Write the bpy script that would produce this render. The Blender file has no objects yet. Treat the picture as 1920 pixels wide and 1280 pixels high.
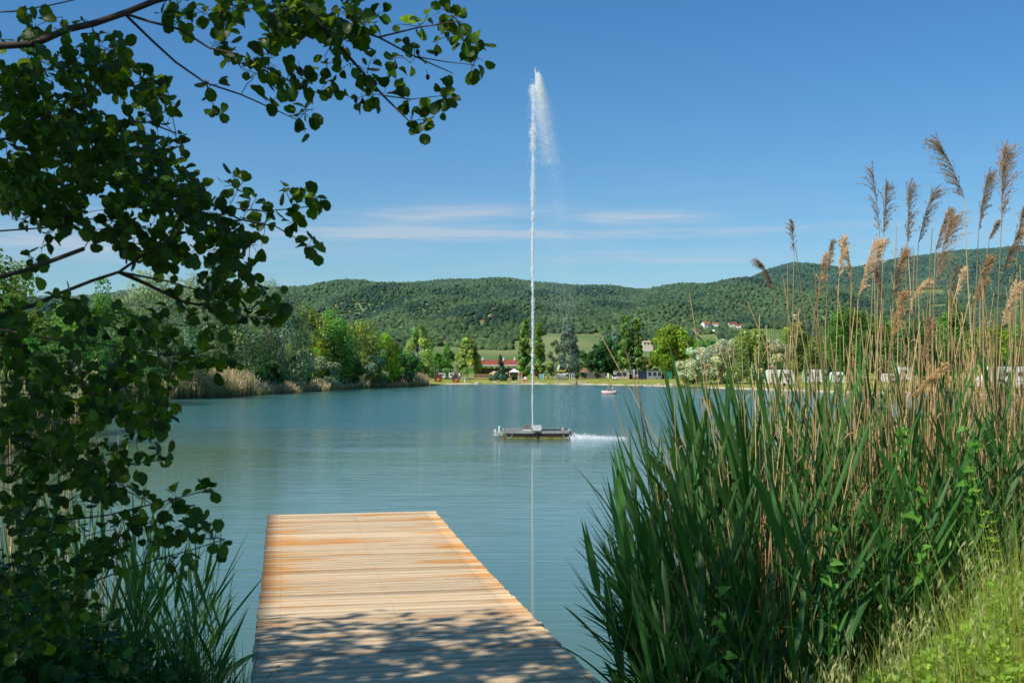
import bpy, bmesh, math, random
import numpy as np
from mathutils import Vector, Matrix

scene = bpy.context.scene
COL = scene.collection
R = math.radians
F = 2240.0            # focal length in pixels of the 1920 wide photograph
CX, HY, HC = 960.0, 695.0, 3.3   # principal column, horizon row, eye height above the water
rnd = random.Random(7)

def P(px, py, d):
    """a place in the world seen at photo pixel (px,py), d metres ahead of the viewpoint"""
    return Vector(((px-CX)/F*d, d, HC-(py-HY)/F*d))

def PX(px, d):
    return (px-CX)/F*d

# ------------------------------------------------------------------ objects
def tag(o, label=None, cat=None, group=None, kind=None):
    if label: o['label'] = label
    if cat: o['category'] = cat
    if group: o['group'] = group
    if kind: o['kind'] = kind
    return o

def empty(name, loc=(0, 0, 0), rz=0.0):
    o = bpy.data.objects.new(name, None)
    o.empty_display_size = 0.2
    o.location = loc
    o.rotation_euler = (0, 0, rz)
    COL.objects.link(o)
    return o

def thing(name, label, cat, loc=(0, 0, 0), rz=0.0, group=None):
    return tag(empty(name, loc, rz), label, cat, group)

def link(name, me, mat=None, parent=None, loc=None):
    o = bpy.data.objects.new(name, me)
    COL.objects.link(o)
    if mat is not None and len(me.materials) == 0:
        me.materials.append(mat)
    if parent is not None:
        o.parent = parent
    if loc is not None:
        o.location = loc
    return o

def dup(root, loc=None, rot=None, scale=None):
    c = root.copy(); COL.objects.link(c)
    if loc is not None: c.location = loc
    if rot is not None: c.rotation_euler = rot
    if scale is not None: c.scale = scale
    for ch in root.children:
        k = ch.copy(); COL.objects.link(k); k.parent = c
        for g in ch.children:
            q = g.copy(); COL.objects.link(q); q.parent = k
    return c

def mesh_np(name, V, faces, tint=None, smooth=False, mat_index=None):
    """V (N,3); faces: list of int arrays, each (M,k); tint (N,3) -> colour attribute"""
    V = np.asarray(V, dtype=np.float32)
    me = bpy.data.meshes.new(name)
    faces = [np.asarray(f, dtype=np.int32) for f in faces if len(f)]
    me.vertices.add(len(V)); me.vertices.foreach_set('co', V.ravel())
    idx = np.concatenate([f.ravel() for f in faces])
    tot = np.concatenate([np.full(len(f), f.shape[1], dtype=np.int32) for f in faces])
    start = np.concatenate([[0], np.cumsum(tot)[:-1]]).astype(np.int32)
    me.loops.add(len(idx)); me.loops.foreach_set('vertex_index', idx)
    me.polygons.add(len(tot)); me.polygons.foreach_set('loop_start', start)
    try: me.polygons.foreach_set('loop_total', tot)
    except Exception: pass
    if smooth: me.polygons.foreach_set('use_smooth', np.ones(len(tot), dtype=bool))
    me.update(calc_edges=True)
    if tint is not None:
        a = me.attributes.new('tint', 'FLOAT_COLOR', 'POINT')
        c = np.ones((len(V), 4), dtype=np.float32); c[:, :3] = tint
        a.data.foreach_set('color', c.ravel())
    return me

class MB:
    """collects boxes, tubes, polygons; build() links them as ONE mesh object"""
    def __init__(s): s.v = []; s.f = []
    def poly(s, pts, faces):
        n = len(s.v); s.v += [tuple(p) for p in pts]; s.f += [tuple(n+i for i in f) for f in faces]; return s
    def box(s, c, d, rz=0.0, tilt=None):
        x, y, z = d[0]/2, d[1]/2, d[2]/2
        M = Matrix.Rotation(rz, 3, 'Z')
        if tilt: M = M @ Matrix.Rotation(tilt[0], 3, 'X') @ Matrix.Rotation(tilt[1], 3, 'Y')
        pts = [Vector(c)+M @ Vector((a*x, b*y, e*z)) for e in (-1, 1) for a, b in ((-1, -1), (1, -1), (1, 1), (-1, 1))]
        return s.poly(pts, [(3, 2, 1, 0), (4, 5, 6, 7), (0, 1, 5, 4), (1, 2, 6, 5), (2, 3, 7, 6), (3, 0, 4, 7)])
    def tube(s, pts, r, k=8, cap=True):
        pts = [Vector(p) for p in pts]
        if not hasattr(r, '__len__'): r = [r]*len(pts)
        rings = []; prev = None
        for i, p in enumerate(pts):
            t = (pts[min(i+1, len(pts)-1)]-pts[max(i-1, 0)]).normalized()
            if prev is None:
                u = t.orthogonal().normalized()
            else:
                u = (prev-t*prev.dot(t)); u = u.normalized() if u.length > 1e-6 else t.orthogonal().normalized()
            prev = u; w = t.cross(u)
            rings.append([p+(u*math.cos(2*math.pi*j/k)+w*math.sin(2*math.pi*j/k))*r[i] for j in range(k)])
        n = len(s.v)
        for q in rings: s.v += [tuple(x) for x in q]
        for i in range(len(pts)-1):
            for j in range(k):
                a = n+i*k+j; b = n+i*k+(j+1) % k
                s.f.append((a, b, b+k, a+k))
        if cap:
            s.f.append(tuple(n+j for j in reversed(range(k)))); s.f.append(tuple(n+(len(pts)-1)*k+j for j in range(k)))
        return s
    def cyl(s, c, r, h, k=16, r2=None):
        c = Vector(c)
        return s.tube([c, c+Vector((0, 0, h))], [r, r if r2 is None else r2], k)
    def lathe(s, c, prof, k=16):
        c = Vector(c); n = len(s.v)
        for r, z in prof:
            s.v += [(c.x+r*math.cos(2*math.pi*j/k), c.y+r*math.sin(2*math.pi*j/k), c.z+z) for j in range(k)]
        for i in range(len(prof)-1):
            for j in range(k):
                a = n+i*k+j; b = n+i*k+(j+1) % k
                s.f.append((a, b, b+k, a+k))
        s.f.append(tuple(n+j for j in reversed(range(k)))); s.f.append(tuple(n+(len(prof)-1)*k+j for j in range(k)))
        return s
    def ball(s, c, rad, k=10, m=6):
        c = Vector(c)
        if not hasattr(rad, '__len__'): rad = (rad,)*3
        n = len(s.v)
        for i in range(1, m):
            a = math.pi*i/m
            s.v += [(c.x+rad[0]*math.sin(a)*math.cos(2*math.pi*j/k), c.y+rad[1]*math.sin(a)*math.sin(2*math.pi*j/k), c.z-rad[2]*math.cos(a)) for j in range(k)]
        s.v += [(c.x, c.y, c.z-rad[2]), (c.x, c.y, c.z+rad[2])]
        b0 = n+(m-1)*k
        for i in range(m-2):
            for j in range(k):
                a = n+i*k+j; b = n+i*k+(j+1) % k
                s.f.append((a, b, b+k, a+k))
        for j in range(k):
            s.f.append((n+(j+1) % k, n+j, b0)); s.f.append((n+(m-2)*k+j, n+(m-2)*k+(j+1) % k, b0+1))
        return s
    def mesh(s, name, smooth=False):
        me = bpy.data.meshes.new(name); me.from_pydata(s.v, [], s.f); me.update()
        if smooth: me.polygons.foreach_set('use_smooth', [True]*len(me.polygons))
        return me
    def build(s, name, mat, parent=None, smooth=False, bevel=0.0):
        o = link(name, s.mesh(name, smooth), mat, parent)
        if bevel:
            b = o.modifiers.new('bevel', 'BEVEL'); b.width = bevel; b.segments = 2; b.limit_method = 'ANGLE'
        return o

def tubes_np(lines, k=5):
    """many polylines [(pts (n,3), radii (n,))] -> V, quads"""
    VV, FF, n0 = [], [], 0
    ang = np.arange(k)*2*math.pi/k
    for pts, rad in lines:
        pts = np.asarray(pts, float); rad = np.asarray(rad, float)
        T = np.gradient(pts, axis=0); T /= np.linalg.norm(T, axis=1, keepdims=True)+1e-9
        ref = np.array([0.31, 0.2, 0.93]) if abs(T[0] @ np.array([0.31, 0.2, 0.93])) < 0.9 else np.array([1.0, 0, 0])
        U = np.cross(T, ref); U /= np.linalg.norm(U, axis=1, keepdims=True)+1e-9
        W = np.cross(T, U)
        ring = pts[:, None, :]+rad[:, None, None]*(np.cos(ang)[None, :, None]*U[:, None, :]+np.sin(ang)[None, :, None]*W[:, None, :])
        VV.append(ring.reshape(-1, 3))
        m = len(pts)
        i, j = np.meshgrid(np.arange(m-1), np.arange(k), indexing='ij')
        a = n0+i*k+j; b = n0+i*k+(j+1) % k
        FF.append(np.stack([a, b, b+k, a+k], -1).reshape(-1, 4))
        n0 += m*k
    return np.concatenate(VV), np.concatenate(FF)

def inst_np(tv, tfs, M, T):
    """template verts (k,3), list of face arrays; M (n,3,3), T (n,3)"""
    n, k = len(T), len(tv)
    V = np.einsum('nij,kj->nki', M, tv)+T[:, None, :]
    off = (np.arange(n)*k)[:, None, None]
    return V.reshape(-1, 3), [(f[None]+off).reshape(-1, f.shape[1]) for f in tfs]

def unit(v): return v/(np.linalg.norm(v, axis=-1, keepdims=True)+1e-9)

def frames(Y, N):
    """rotation matrices whose columns are X, Y(along), Z(normal)"""
    Y = unit(Y); X = unit(np.cross(Y, N)); Z = np.cross(X, Y)
    return np.stack([X, Y, Z], axis=-1)

# ------------------------------------------------------------------ materials
def new_mat(name):
    m = bpy.data.materials.new(name); m.use_nodes = True
    nt = m.node_tree; nt.nodes.clear()
    return m, nt, nt.nodes, nt.links

def simple(name, col, rough=0.6, var=0.15, scale=3.0, metal=0.0, bump=0.0, spec=0.4):
    """plain surface with a little mottling so that nothing is perfectly flat"""
    m, nt, N, L = new_mat(name)
    out = N.new('ShaderNodeOutputMaterial'); b = N.new('ShaderNodeBsdfPrincipled')
    tc = N.new('ShaderNodeTexCoord'); no = N.new('ShaderNodeTexNoise'); no.inputs['Scale'].default_value = scale; no.inputs['Detail'].default_value = 6
    L.new(tc.outputs['Object'], no.inputs['Vector'])
    r = N.new('ShaderNodeValToRGB')
    r.color_ramp.elements[0].position = 0.3; r.color_ramp.elements[1].position = 0.72
    r.color_ramp.elements[0].color = (*[c*(1-var*1.6) for c in col], 1); r.color_ramp.elements[1].color = (*[min(1, c*(1+var)) for c in col], 1)
    L.new(no.outputs['Fac'], r.inputs['Fac']); L.new(r.outputs['Color'], b.inputs['Base Color'])
    b.inputs['Roughness'].default_value = rough; b.inputs['Metallic'].default_value = metal
    b.inputs['Specular IOR Level'].default_value = spec
    if bump:
        bp = N.new('ShaderNodeBump'); bp.inputs['Strength'].default_value = bump; bp.inputs['Distance'].default_value = 0.02
        L.new(no.outputs['Fac'], bp.inputs['Height']); L.new(bp.outputs['Normal'], b.inputs['Normal'])
    L.new(b.outputs['BSDF'], out.inputs['Surface'])
    return m

def leafy(name, col, rough=0.5, trans=0.3, spec=0.3, tcol=None):
    """foliage: colour x the mesh's own tint, part of the light passing through the leaf"""
    m, nt, N, L = new_mat(name)
    out = N.new('ShaderNodeOutputMaterial'); b = N.new('ShaderNodeBsdfPrincipled'); t = N.new('ShaderNodeBsdfTranslucent')
    at = N.new('ShaderNodeAttribute'); at.attribute_name = 'tint'
    mx = N.new('ShaderNodeMix'); mx.data_type = 'RGBA'; mx.blend_type = 'MULTIPLY'; mx.inputs['Factor'].default_value = 1
    mx.inputs['A'].default_value = (*col, 1); L.new(at.outputs['Color'], mx.inputs['B'])
    mt = N.new('ShaderNodeMix'); mt.data_type = 'RGBA'; mt.blend_type = 'MULTIPLY'; mt.inputs['Factor'].default_value = 1
    tc = tcol or (min(1, col[0]*1.9), min(1, col[1]*1.8), col[2]*0.7)
    mt.inputs['A'].default_value = (*tc, 1); L.new(at.outputs['Color'], mt.inputs['B'])
    L.new(mx.outputs['Result'], b.inputs['Base Color']); L.new(mt.outputs['Result'], t.inputs['Color'])
    b.inputs['Roughness'].default_value = rough; b.inputs['Specular IOR Level'].default_value = spec
    ms = N.new('ShaderNodeMixShader'); ms.inputs['Fac'].default_value = trans
    L.new(b.outputs['BSDF'], ms.inputs[1]); L.new(t.outputs['BSDF'], ms.inputs[2]); L.new(ms.outputs['Shader'], out.inputs['Surface'])
    return m
# ------------------------------------------------------------------ camera, sun, sky
cam = bpy.data.cameras.new('camera'); cam.sensor_width = 36; cam.lens = F/1920*36
cam.shift_y = (HY-640)/1920; cam.clip_start = 0.1; cam.clip_end = 20000
cam.dof.use_dof = True; cam.dof.focus_distance = 25; cam.dof.aperture_fstop = 9
camo = bpy.data.objects.new('camera', cam); COL.objects.link(camo)
camo.location = (0, 0, HC); camo.rotation_euler = (R(90), 0, 0); scene.camera = camo

SUN_EL, SUN_AZ = R(48), R(-128)      # azimuth measured from the view direction (+Y), negative to the left
sd = Vector((math.sin(SUN_AZ)*math.cos(SUN_EL), math.cos(SUN_AZ)*math.cos(SUN_EL), math.sin(SUN_EL)))
sun = bpy.data.lights.new('sun', 'SUN'); sun.energy = 5.0; sun.angle = R(0.53); sun.color = (1.0, 0.93, 0.82)
so = bpy.data.objects.new('sun', sun); COL.objects.link(so); so.rotation_euler = sd.to_track_quat('Z', 'Y').to_euler(); so.location = (-20, -10, 40)

w = bpy.data.worlds.new('World'); scene.world = w; w.use_nodes = True
nt = w.node_tree; N, L = nt.nodes, nt.links; N.clear()
out = N.new('ShaderNodeOutputWorld'); bg = N.new('ShaderNodeBackground'); bg.inputs['Strength'].default_value = 0.1
sky = N.new('ShaderNodeTexSky'); sky.sky_type = 'NISHITA'; sky.sun_disc = False
sky.sun_elevation = SUN_EL; sky.sun_rotation = SUN_AZ; sky.altitude = 200; sky.air_density = 1.0; sky.dust_density = 0.6; sky.ozone_density = 2.6
hs = N.new('ShaderNodeHueSaturation'); hs.inputs['Saturation'].default_value = 1.02; hs.inputs['Value'].default_value = 1.0
L.new(sky.outputs['Color'], hs.inputs['Color'])
def math_node(op, a, b=None, c=None):
    n = N.new('ShaderNodeMath'); n.operation = op
    for i, v in enumerate((a, b, c)):
        if v is None: continue
        if hasattr(v, 'is_output'): L.new(v, n.inputs[i])
        else: n.inputs[i].default_value = v
    return n.outputs[0]
tc = N.new('ShaderNodeTexCoord'); sx = N.new('ShaderNodeSeparateXYZ'); L.new(tc.outputs['Generated'], sx.inputs[0])
az = math_node('ARCTAN2', sx.outputs['X'], sx.outputs['Y']); el = math_node('ARCSINE', sx.outputs['Z'])
# a hazier, less violet band towards the horizon
hz = math_node('SUBTRACT', 1.0, math_node('MINIMUM', math_node('DIVIDE', math_node('MAXIMUM', el, 0.0), 0.5), 1.0))
hzp = math_node('POWER', hz, 2.2)
tintramp = N.new('ShaderNodeMix'); tintramp.data_type = 'RGBA'; tintramp.blend_type = 'MULTIPLY'; tintramp.inputs['Factor'].default_value = 1.0
tr = N.new('ShaderNodeValToRGB'); L.new(hzp, tr.inputs['Fac'])
SKY_RAMP = tr.color_ramp
SKY_RAMP.elements[0].color = (0.42, 0.90, 1.22, 1); SKY_RAMP.elements[1].color = (0.86, 1.05, 1.13, 1)
L.new(hs.outputs['Color'], tintramp.inputs['A']); L.new(tr.outputs['Color'], tintramp.inputs['B'])
# thin cirrus streaks low over the hills
def streaks(su, sv, seed, el0, wid, th0, th1):
    cv = N.new('ShaderNodeCombineXYZ')
    L.new(math_node('MULTIPLY', az, su), cv.inputs['X']); L.new(math_node('MULTIPLY', el, sv), cv.inputs['Y']); cv.inputs['Z'].default_value = seed
    no = N.new('ShaderNodeTexNoise'); no.inputs['Scale'].default_value = 1.0; no.inputs['Detail'].default_value = 5; no.inputs['Roughness'].default_value = 0.55; no.inputs['Distortion'].default_value = 0.4
    L.new(cv.outputs[0], no.inputs['Vector'])
    mr = N.new('ShaderNodeMapRange'); mr.inputs['From Min'].default_value = th0; mr.inputs['From Max'].default_value = th1; mr.clamp = True
    L.new(no.outputs['Fac'], mr.inputs['Value'])
    e = math_node('DIVIDE', math_node('SUBTRACT', el, el0), wid)
    g = math_node('EXPONENT', math_node('MULTIPLY', math_node('MULTIPLY', e, e), -1.0))
    return math_node('MULTIPLY', mr.outputs[0], g)
def lens_streak(a0, aw, e0, ew, slope=0.0):
    """one long cirrus sheet at azimuth a0, elevation e0"""
    a = math_node('DIVIDE', math_node('SUBTRACT', az, a0), aw)
    e = math_node('DIVIDE', math_node('SUBTRACT', math_node('SUBTRACT', el, e0), math_node('MULTIPLY', math_node('SUBTRACT', az, a0), slope)), ew)
    r2 = math_node('ADD', math_node('MULTIPLY', a, a), math_node('MULTIPLY', e, e))
    return math_node('EXPONENT', math_node('MULTIPLY', r2, -1.0))
def AZ(px): return math.atan((px-CX)/F)
def EL(py, px=960): return math.atan((HY-py)/math.hypot(F, px-CX))
base = streaks(9, 75, 3.1, 0.105, 0.05, 0.47, 0.78)
sheets = [lens_streak(AZ(770), .10, EL(438), .0052), lens_streak(AZ(850), .075, EL(401), .0062, .03), lens_streak(AZ(1190), .05, EL(409), .005),
          lens_streak(AZ(1150), .12, EL(440), .0035), lens_streak(AZ(1250), .10, EL(488), .003), lens_streak(AZ(1480), .14, EL(434), .003, .01),
          lens_streak(AZ(90), .16, EL(470), .011), lens_streak(AZ(60), .12, EL(415), .006), lens_streak(AZ(1800), .08, EL(462), .008), lens_streak(AZ(1130), .05, EL(475), .003)]
amp = [2.2, 1.5, 1.5, .6, .8, .5, 1.2, .6, .4, .45]
acc = None
for s_, a_ in zip(sheets, amp):
    t_ = math_node('MULTIPLY', s_, a_); acc = t_ if acc is None else math_node('ADD', acc, t_)
wisp = streaks(16, 260, 8.2, 0.1, 0.6, 0.25, 0.75)
acc = math_node('MULTIPLY', acc, math_node('ADD', math_node('MULTIPLY', wisp, 1.25), 0.05))
cl = math_node('MINIMUM', math_node('ADD', math_node('MULTIPLY', base, 0.16), math_node('MULTIPLY', acc, 0.6)), 0.6)
cm = N.new('ShaderNodeMix'); cm.data_type = 'RGBA'; L.new(cl, cm.inputs['Factor'])
L.new(tintramp.outputs['Result'], cm.inputs['A']); cm.inputs['B'].default_value = (5.6, 6.2, 7.0, 1)
L.new(cm.outputs['Result'], bg.inputs['Color']); L.new(bg.outputs[0], out.inputs['Surface'])

scene.view_settings.view_transform = 'Standard'; scene.view_settings.look = 'None'; scene.view_settings.exposure = 0; scene.view_settings.gamma = 1
scene.render.engine = 'CYCLES'
cy = scene.cycles
cy.max_bounces = 7; cy.diffuse_bounces = 3; cy.glossy_bounces = 3; cy.transmission_bounces = 4; cy.transparent_max_bounces = 6
cy.use_denoising = True; cy.sample_clamp_indirect = 6; cy.caustics_reflective = False; cy.caustics_refractive = False

# ------------------------------------------------------------------ lake outline and ground
def shore(px, py): d = HC*F/(py-HY); return (PX(px, d), d)
LAKE = [(-6, 11.5), (-4.2, 9.6), (-2.6, 8.0), (-1.5, 7.2), (1, 7.1), (2.4, 8.8), (4.5, 10.6), (9, 13), (20, 22), (40, 45), (70, 80), (95, 118), (92, 148),
        shore(1920, 742), shore(1700, 738.5), shore(1560, 736), shore(1430, 731), shore(1340, 728), shore(1265, 725), shore(1180, 722.6), shore(1100, 721.2), shore(1000, 720.2), shore(900, 720),
        shore(862, 720.4), shore(835, 721), shore(800, 723.2), shore(740, 725), shore(650, 729), shore(540, 736), shore(475, 741), shore(420, 744), shore(320, 749), (-34, 100), (-26.5, 75), (-19.5, 47), (-13.5, 24), (-9, 15)]
LK = np.array(LAKE)
def lake_dist(x, y):
    """signed distance to the shoreline: negative over the water"""
    p = np.stack([np.asarray(x, float).ravel(), np.asarray(y, float).ravel()], -1)
    d = np.full(len(p), 1e9); inside = np.zeros(len(p), bool)
    n = len(LK)
    for i in range(n):
        a, b = LK[i], LK[(i+1) % n]
        ab = b-a; t = np.clip(((p-a) @ ab)/(ab @ ab), 0, 1)
        d = np.minimum(d, np.linalg.norm(p-(a+t[:, None]*ab), axis=1))
        c = ((a[1] > p[:, 1]) != (b[1] > p[:, 1]))
        with np.errstate(divide='ignore', invalid='ignore'):
            xi = (b[0]-a[0])*(p[:, 1]-a[1])/(b[1]-a[1])+a[0]
        inside ^= c & (p[:, 0] < xi)
    return np.where(inside, -d, d)
def smooth(t): t = np.clip(t, 0, 1); return t*t*(3-2*t)
def ground_z(x, y):
    x = np.asarray(x, float).ravel(); y = np.asarray(y, float).ravel()
    s = lake_dist(x, y)
    near = 1-smooth((np.hypot(x, y)-16)/20)
    left = (x < -10)*(y > 20)*(y < 262)
    z_near = 1.62*smooth(s/1.9)
    z_far = 0.25*smooth(s/1.2)+np.where(left, 0.9, 0.75)*smooth((s-2)/np.where(left, 6, 36))+0.5*smooth((s-30)/60)
    z = near*z_near+(1-near)*z_far
    z += 0.05*np.sin(x*0.9+1)*np.sin(y*0.7)*smooth(s/2)*near
    return np.where(s < 0, np.maximum(-1.6, s*0.55)-0.03, z)
def gz(x, y): return float(ground_z(x, y)[0])

rad = np.concatenate([np.linspace(0.3, 14, 60), np.geomspace(14.3, 420, 200), np.geomspace(440, 9000, 26)])
ang = np.concatenate([np.linspace(-32, 32, 260), np.linspace(34, 326, 74)])*math.pi/180
A, RR = np.meshgrid(ang, rad, indexing='ij')
gx, gy = (RR*np.sin(A)), (RR*np.cos(A))
G = np.stack([gx.ravel(), gy.ravel(), ground_z(gx, gy)], -1)
na, nr = len(ang), len(rad)
i, j = np.meshgrid(np.arange(na), np.arange(nr-1), indexing='ij'); i2 = (i+1) % na
quads = np.stack([i*nr+j, i*nr+j+1, i2*nr+j+1, i2*nr+j], -1).reshape(-1, 4)

def ground_material():
    m, nt, N, L = new_mat('meadow and beach')
    out = N.new('ShaderNodeOutputMaterial'); b = N.new('ShaderNodeBsdfPrincipled'); b.inputs['Roughness'].default_value = 0.9; b.inputs['Specular IOR Level'].default_value = 0.1
    at = N.new('ShaderNodeAttribute'); at.attribute_name = 'tint'
    ge = N.new('ShaderNodeNewGeometry')
    def noise(s, d=5):
        n = N.new('ShaderNodeTexNoise'); n.inputs['Scale'].default_value = s; n.inputs['Detail'].default_value = d; L.new(ge.outputs['Position'], n.inputs['Vector']); return n
    n1 = noise(0.09); n2 = noise(2.5)
    r = N.new('ShaderNodeValToRGB'); e = r.color_ramp.elements
    e[0].position = .36; e[0].color = (.22, .30, .04, 1); e[1].position = .62; e[1].color = (.42, .37, .10, 1)
    L.new(n1.outputs['Fac'], r.inputs['Fac'])
    mu = N.new('ShaderNodeMix'); mu.data_type = 'RGBA'; mu.blend_type = 'MULTIPLY'; mu.inputs['Factor'].default_value = .7
    r2 = N.new('ShaderNodeValToRGB'); r2.color_ramp.elements[0].position = .3; r2.color_ramp.elements[0].color = (.55, .6, .5, 1); r2.color_ramp.elements[1].position = .7
    L.new(n2.outputs['Fac'], r2.inputs['Fac']); L.new(r.outputs['Color'], mu.inputs['A']); L.new(r2.outputs['Color'], mu.inputs['B'])
    mx = N.new('ShaderNodeMix'); mx.data_type = 'RGBA'; sp = N.new('ShaderNodeSeparateColor'); L.new(at.outputs['Color'], sp.inputs[0])
    ad = N.new('ShaderNodeMath'); ad.operation = 'ADD'; L.new(sp.outputs['Red'], ad.inputs[0])
    nn = N.new('ShaderNodeMath'); nn.operation = 'MULTIPLY_ADD'; L.new(noise(.35).outputs['Fac'], nn.inputs[0]); nn.inputs[1].default_value = .9; nn.inputs[2].default_value = -.45; L.new(nn.outputs[0], ad.inputs[1])
    st = N.new('ShaderNodeMapRange'); st.inputs['From Min'].default_value = .35; st.inputs['From Max'].default_value = .65; L.new(ad.outputs[0], st.inputs['Value'])
    L.new(st.outputs[0], mx.inputs['Factor']); L.new(mu.outputs['Result'], mx.inputs['A'])
    sand = N.new('ShaderNodeValToRGB'); sand.color_ramp.elements[0].color = (.45, .36, .23, 1); sand.color_ramp.elements[1].color = (.72, .62, .44, 1); L.new(n2.outputs['Fac'], sand.inputs['Fac'])
    L.new(sand.outputs['Color'], mx.inputs['B'])
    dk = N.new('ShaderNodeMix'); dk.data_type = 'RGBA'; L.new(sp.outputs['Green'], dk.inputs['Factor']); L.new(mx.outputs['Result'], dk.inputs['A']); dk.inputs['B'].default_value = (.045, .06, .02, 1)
    L.new(dk.outputs['Result'], b.inputs['Base Color']); L.new(b.outputs[0], out.inputs[0])
    return m
sgn = lake_dist(gx, gy)
tint = np.zeros((len(G), 3))
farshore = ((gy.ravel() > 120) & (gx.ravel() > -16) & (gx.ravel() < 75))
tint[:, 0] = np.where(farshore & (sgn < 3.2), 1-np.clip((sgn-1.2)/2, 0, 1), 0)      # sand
tint[:, 1] = np.where((gx.ravel() < -16) & (gy.ravel() > 20) & (gy.ravel() < 275) | (np.hypot(gx.ravel(), gy.ravel()) < 30), 1, 0)   # dark undergrowth soil
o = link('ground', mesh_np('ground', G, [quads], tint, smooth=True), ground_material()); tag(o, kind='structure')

# ------------------------------------------------------------------ water
def water_material():
    m, nt, N, L = new_mat('lake water')
    out = N.new('ShaderNodeOutputMaterial'); b = N.new('ShaderNodeBsdfPrincipled')
    ge = N.new('ShaderNodeNewGeometry'); se = N.new('ShaderNodeSeparateXYZ'); L.new(ge.outputs['Position'], se.inputs[0])
    def mapped(sx, sy):
        v = N.new('ShaderNodeVectorMath'); v.operation = 'MULTIPLY'; v.inputs[1].default_value = (sx, sy, 0); L.new(ge.outputs['Position'], v.inputs[0]); return v.outputs[0]
    def noise(sx, sy, d, dist=0.0, ro=.5):
        n = N.new('ShaderNodeTexNoise'); n.inputs['Scale'].default_value = 1; n.inputs['Detail'].default_value = d; n.inputs['Distortion'].default_value = dist; n.inputs['Roughness'].default_value = ro
        L.new(mapped(sx, sy), n.inputs['Vector']); return n.outputs['Fac']
    def mn(op, a, c, d=None):
        n = N.new('ShaderNodeMath'); n.operation = op
        for k, v in enumerate((a, c, d)):
            if v is None: continue
            if hasattr(v, 'is_output'): L.new(v, n.inputs[k])
            else: n.inputs[k].default_value = v
        return n.outputs[0]
    # breeze: calm by the near bank, ruffled from the raft outwards, with a wandering edge
    wob = mn('MULTIPLY_ADD', noise(.04, .09, 3), 46.0, -23.0)
    yy = mn('ADD', se.outputs['Y'], wob)
    ruff = N.new('ShaderNodeMapRange'); ruff.inputs['From Min'].default_value = 40; ruff.inputs['From Max'].default_value = 88; ruff.interpolation_type = 'SMOOTHSTEP'; L.new(yy, ruff.inputs['Value'])
    ruf = ruff.outputs[0]
    long_ = noise(.13, 4.0, 3, .25, .45); long2 = noise(.30, 9.5, 2, .2)
    calm = mn('ADD', mn('MULTIPLY', long_, .0072), mn('MULTIPLY', long2, .0036))
    chop = mn('ADD', mn('MULTIPLY', mn('MULTIPLY', noise(1.5, 2.2, 5, .2, .6), mn('MULTIPLY_ADD', noise(.05, .12, 3), 1.4, .3)), .10), mn('MULTIPLY', noise(1.3, .28, 4, .3), .10))
    h = mn('ADD', mn('MULTIPLY', chop, ruf), mn('MULTIPLY', calm, mn('SUBTRACT', 1.15, ruf)))
    bp = N.new('ShaderNodeBump'); bp.inputs['Strength'].default_value = 1.0; bp.inputs['Distance'].default_value = 1.0; L.new(h, bp.inputs['Height'])
    L.new(bp.outputs['Normal'], b.inputs['Normal'])
    rg = mn('MULTIPLY_ADD', ruf, .10, .02); L.new(rg, b.inputs['Roughness'])
    cr = N.new('ShaderNodeMix'); cr.data_type = 'RGBA'; L.new(ruf, cr.inputs['Factor']); cr.inputs['A'].default_value = (.095, .178, .122, 1); cr.inputs['B'].default_value = (.048, .163, .153, 1)
    L.new(cr.outputs['Result'], b.inputs['Base Color']); b.inputs['IOR'].default_value = 1.333
    L.new(b.outputs[0], out.inputs[0])
    return m
bm = bmesh.new()
vs = [bm.verts.new((x, y, 0)) for x, y in LAKE]
# the sheet runs a little under the banks so that the terrain itself draws the shoreline
cen = Vector((20, 120, 0))
for k, v in enumerate(vs):
    a = Vector((*LAKE[k-1], 0)); c = Vector((*LAKE[(k+1) % len(LAKE)], 0)); t = (c-a).normalized(); n_ = Vector((t.y, -t.x, 0))
    if lake_dist(v.co.x+n_.x*.3, v.co.y+n_.y*.3)[0] < 0: n_ = -n_
    v.co += n_*0.9
bm.faces.new(vs); bmesh.ops.triangulate(bm, faces=bm.faces[:])
me = bpy.data.meshes.new('lake_water'); bm.to_mesh(me); bm.free()
o = link('water', me, water_material()); tag(o, kind='structure')
if o.data.polygons[0].normal.z < 0: o.data.flip_normals()

# ------------------------------------------------------------------ hills
def interp(px, tab): t = np.array(tab, float); return np.interp(px, t[:, 0], t[:, 1])
RIDGE1 = [(-900, 560), (-300, 560), (150, 552), (400, 543), (480, 540), (540, 538), (650, 531), (760, 526), (880, 524.5), (950, 525.5), (1010, 530), (1100, 537), (1180, 541.5), (1220, 540), (1290, 531), (1400, 526), (1500, 528), (1640, 536), (1800, 540), (1950, 548), (2300, 565), (2800, 580)]
RIDGE2 = [(1000, 600), (1250, 560), (1340, 545), (1390, 527), (1440, 505.5), (1490, 494), (1540, 495), (1600, 498), (1680, 483), (1760, 473), (1850, 465), (1920, 459), (2050, 450), (2400, 470), (2800, 500)]
D1A, D1B, D2A, D2B = 950.0, 2900.0, 2800.0, 4300.0
def vnoise(a, b, s=0):
    return np.sin(a*1.0+s)*np.cos(b*1.3+s*2)+.5*np.sin(a*2.3+b*1.7+s)+.3*np.cos(a*4.1-b*3.1+s*.7)
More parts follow.
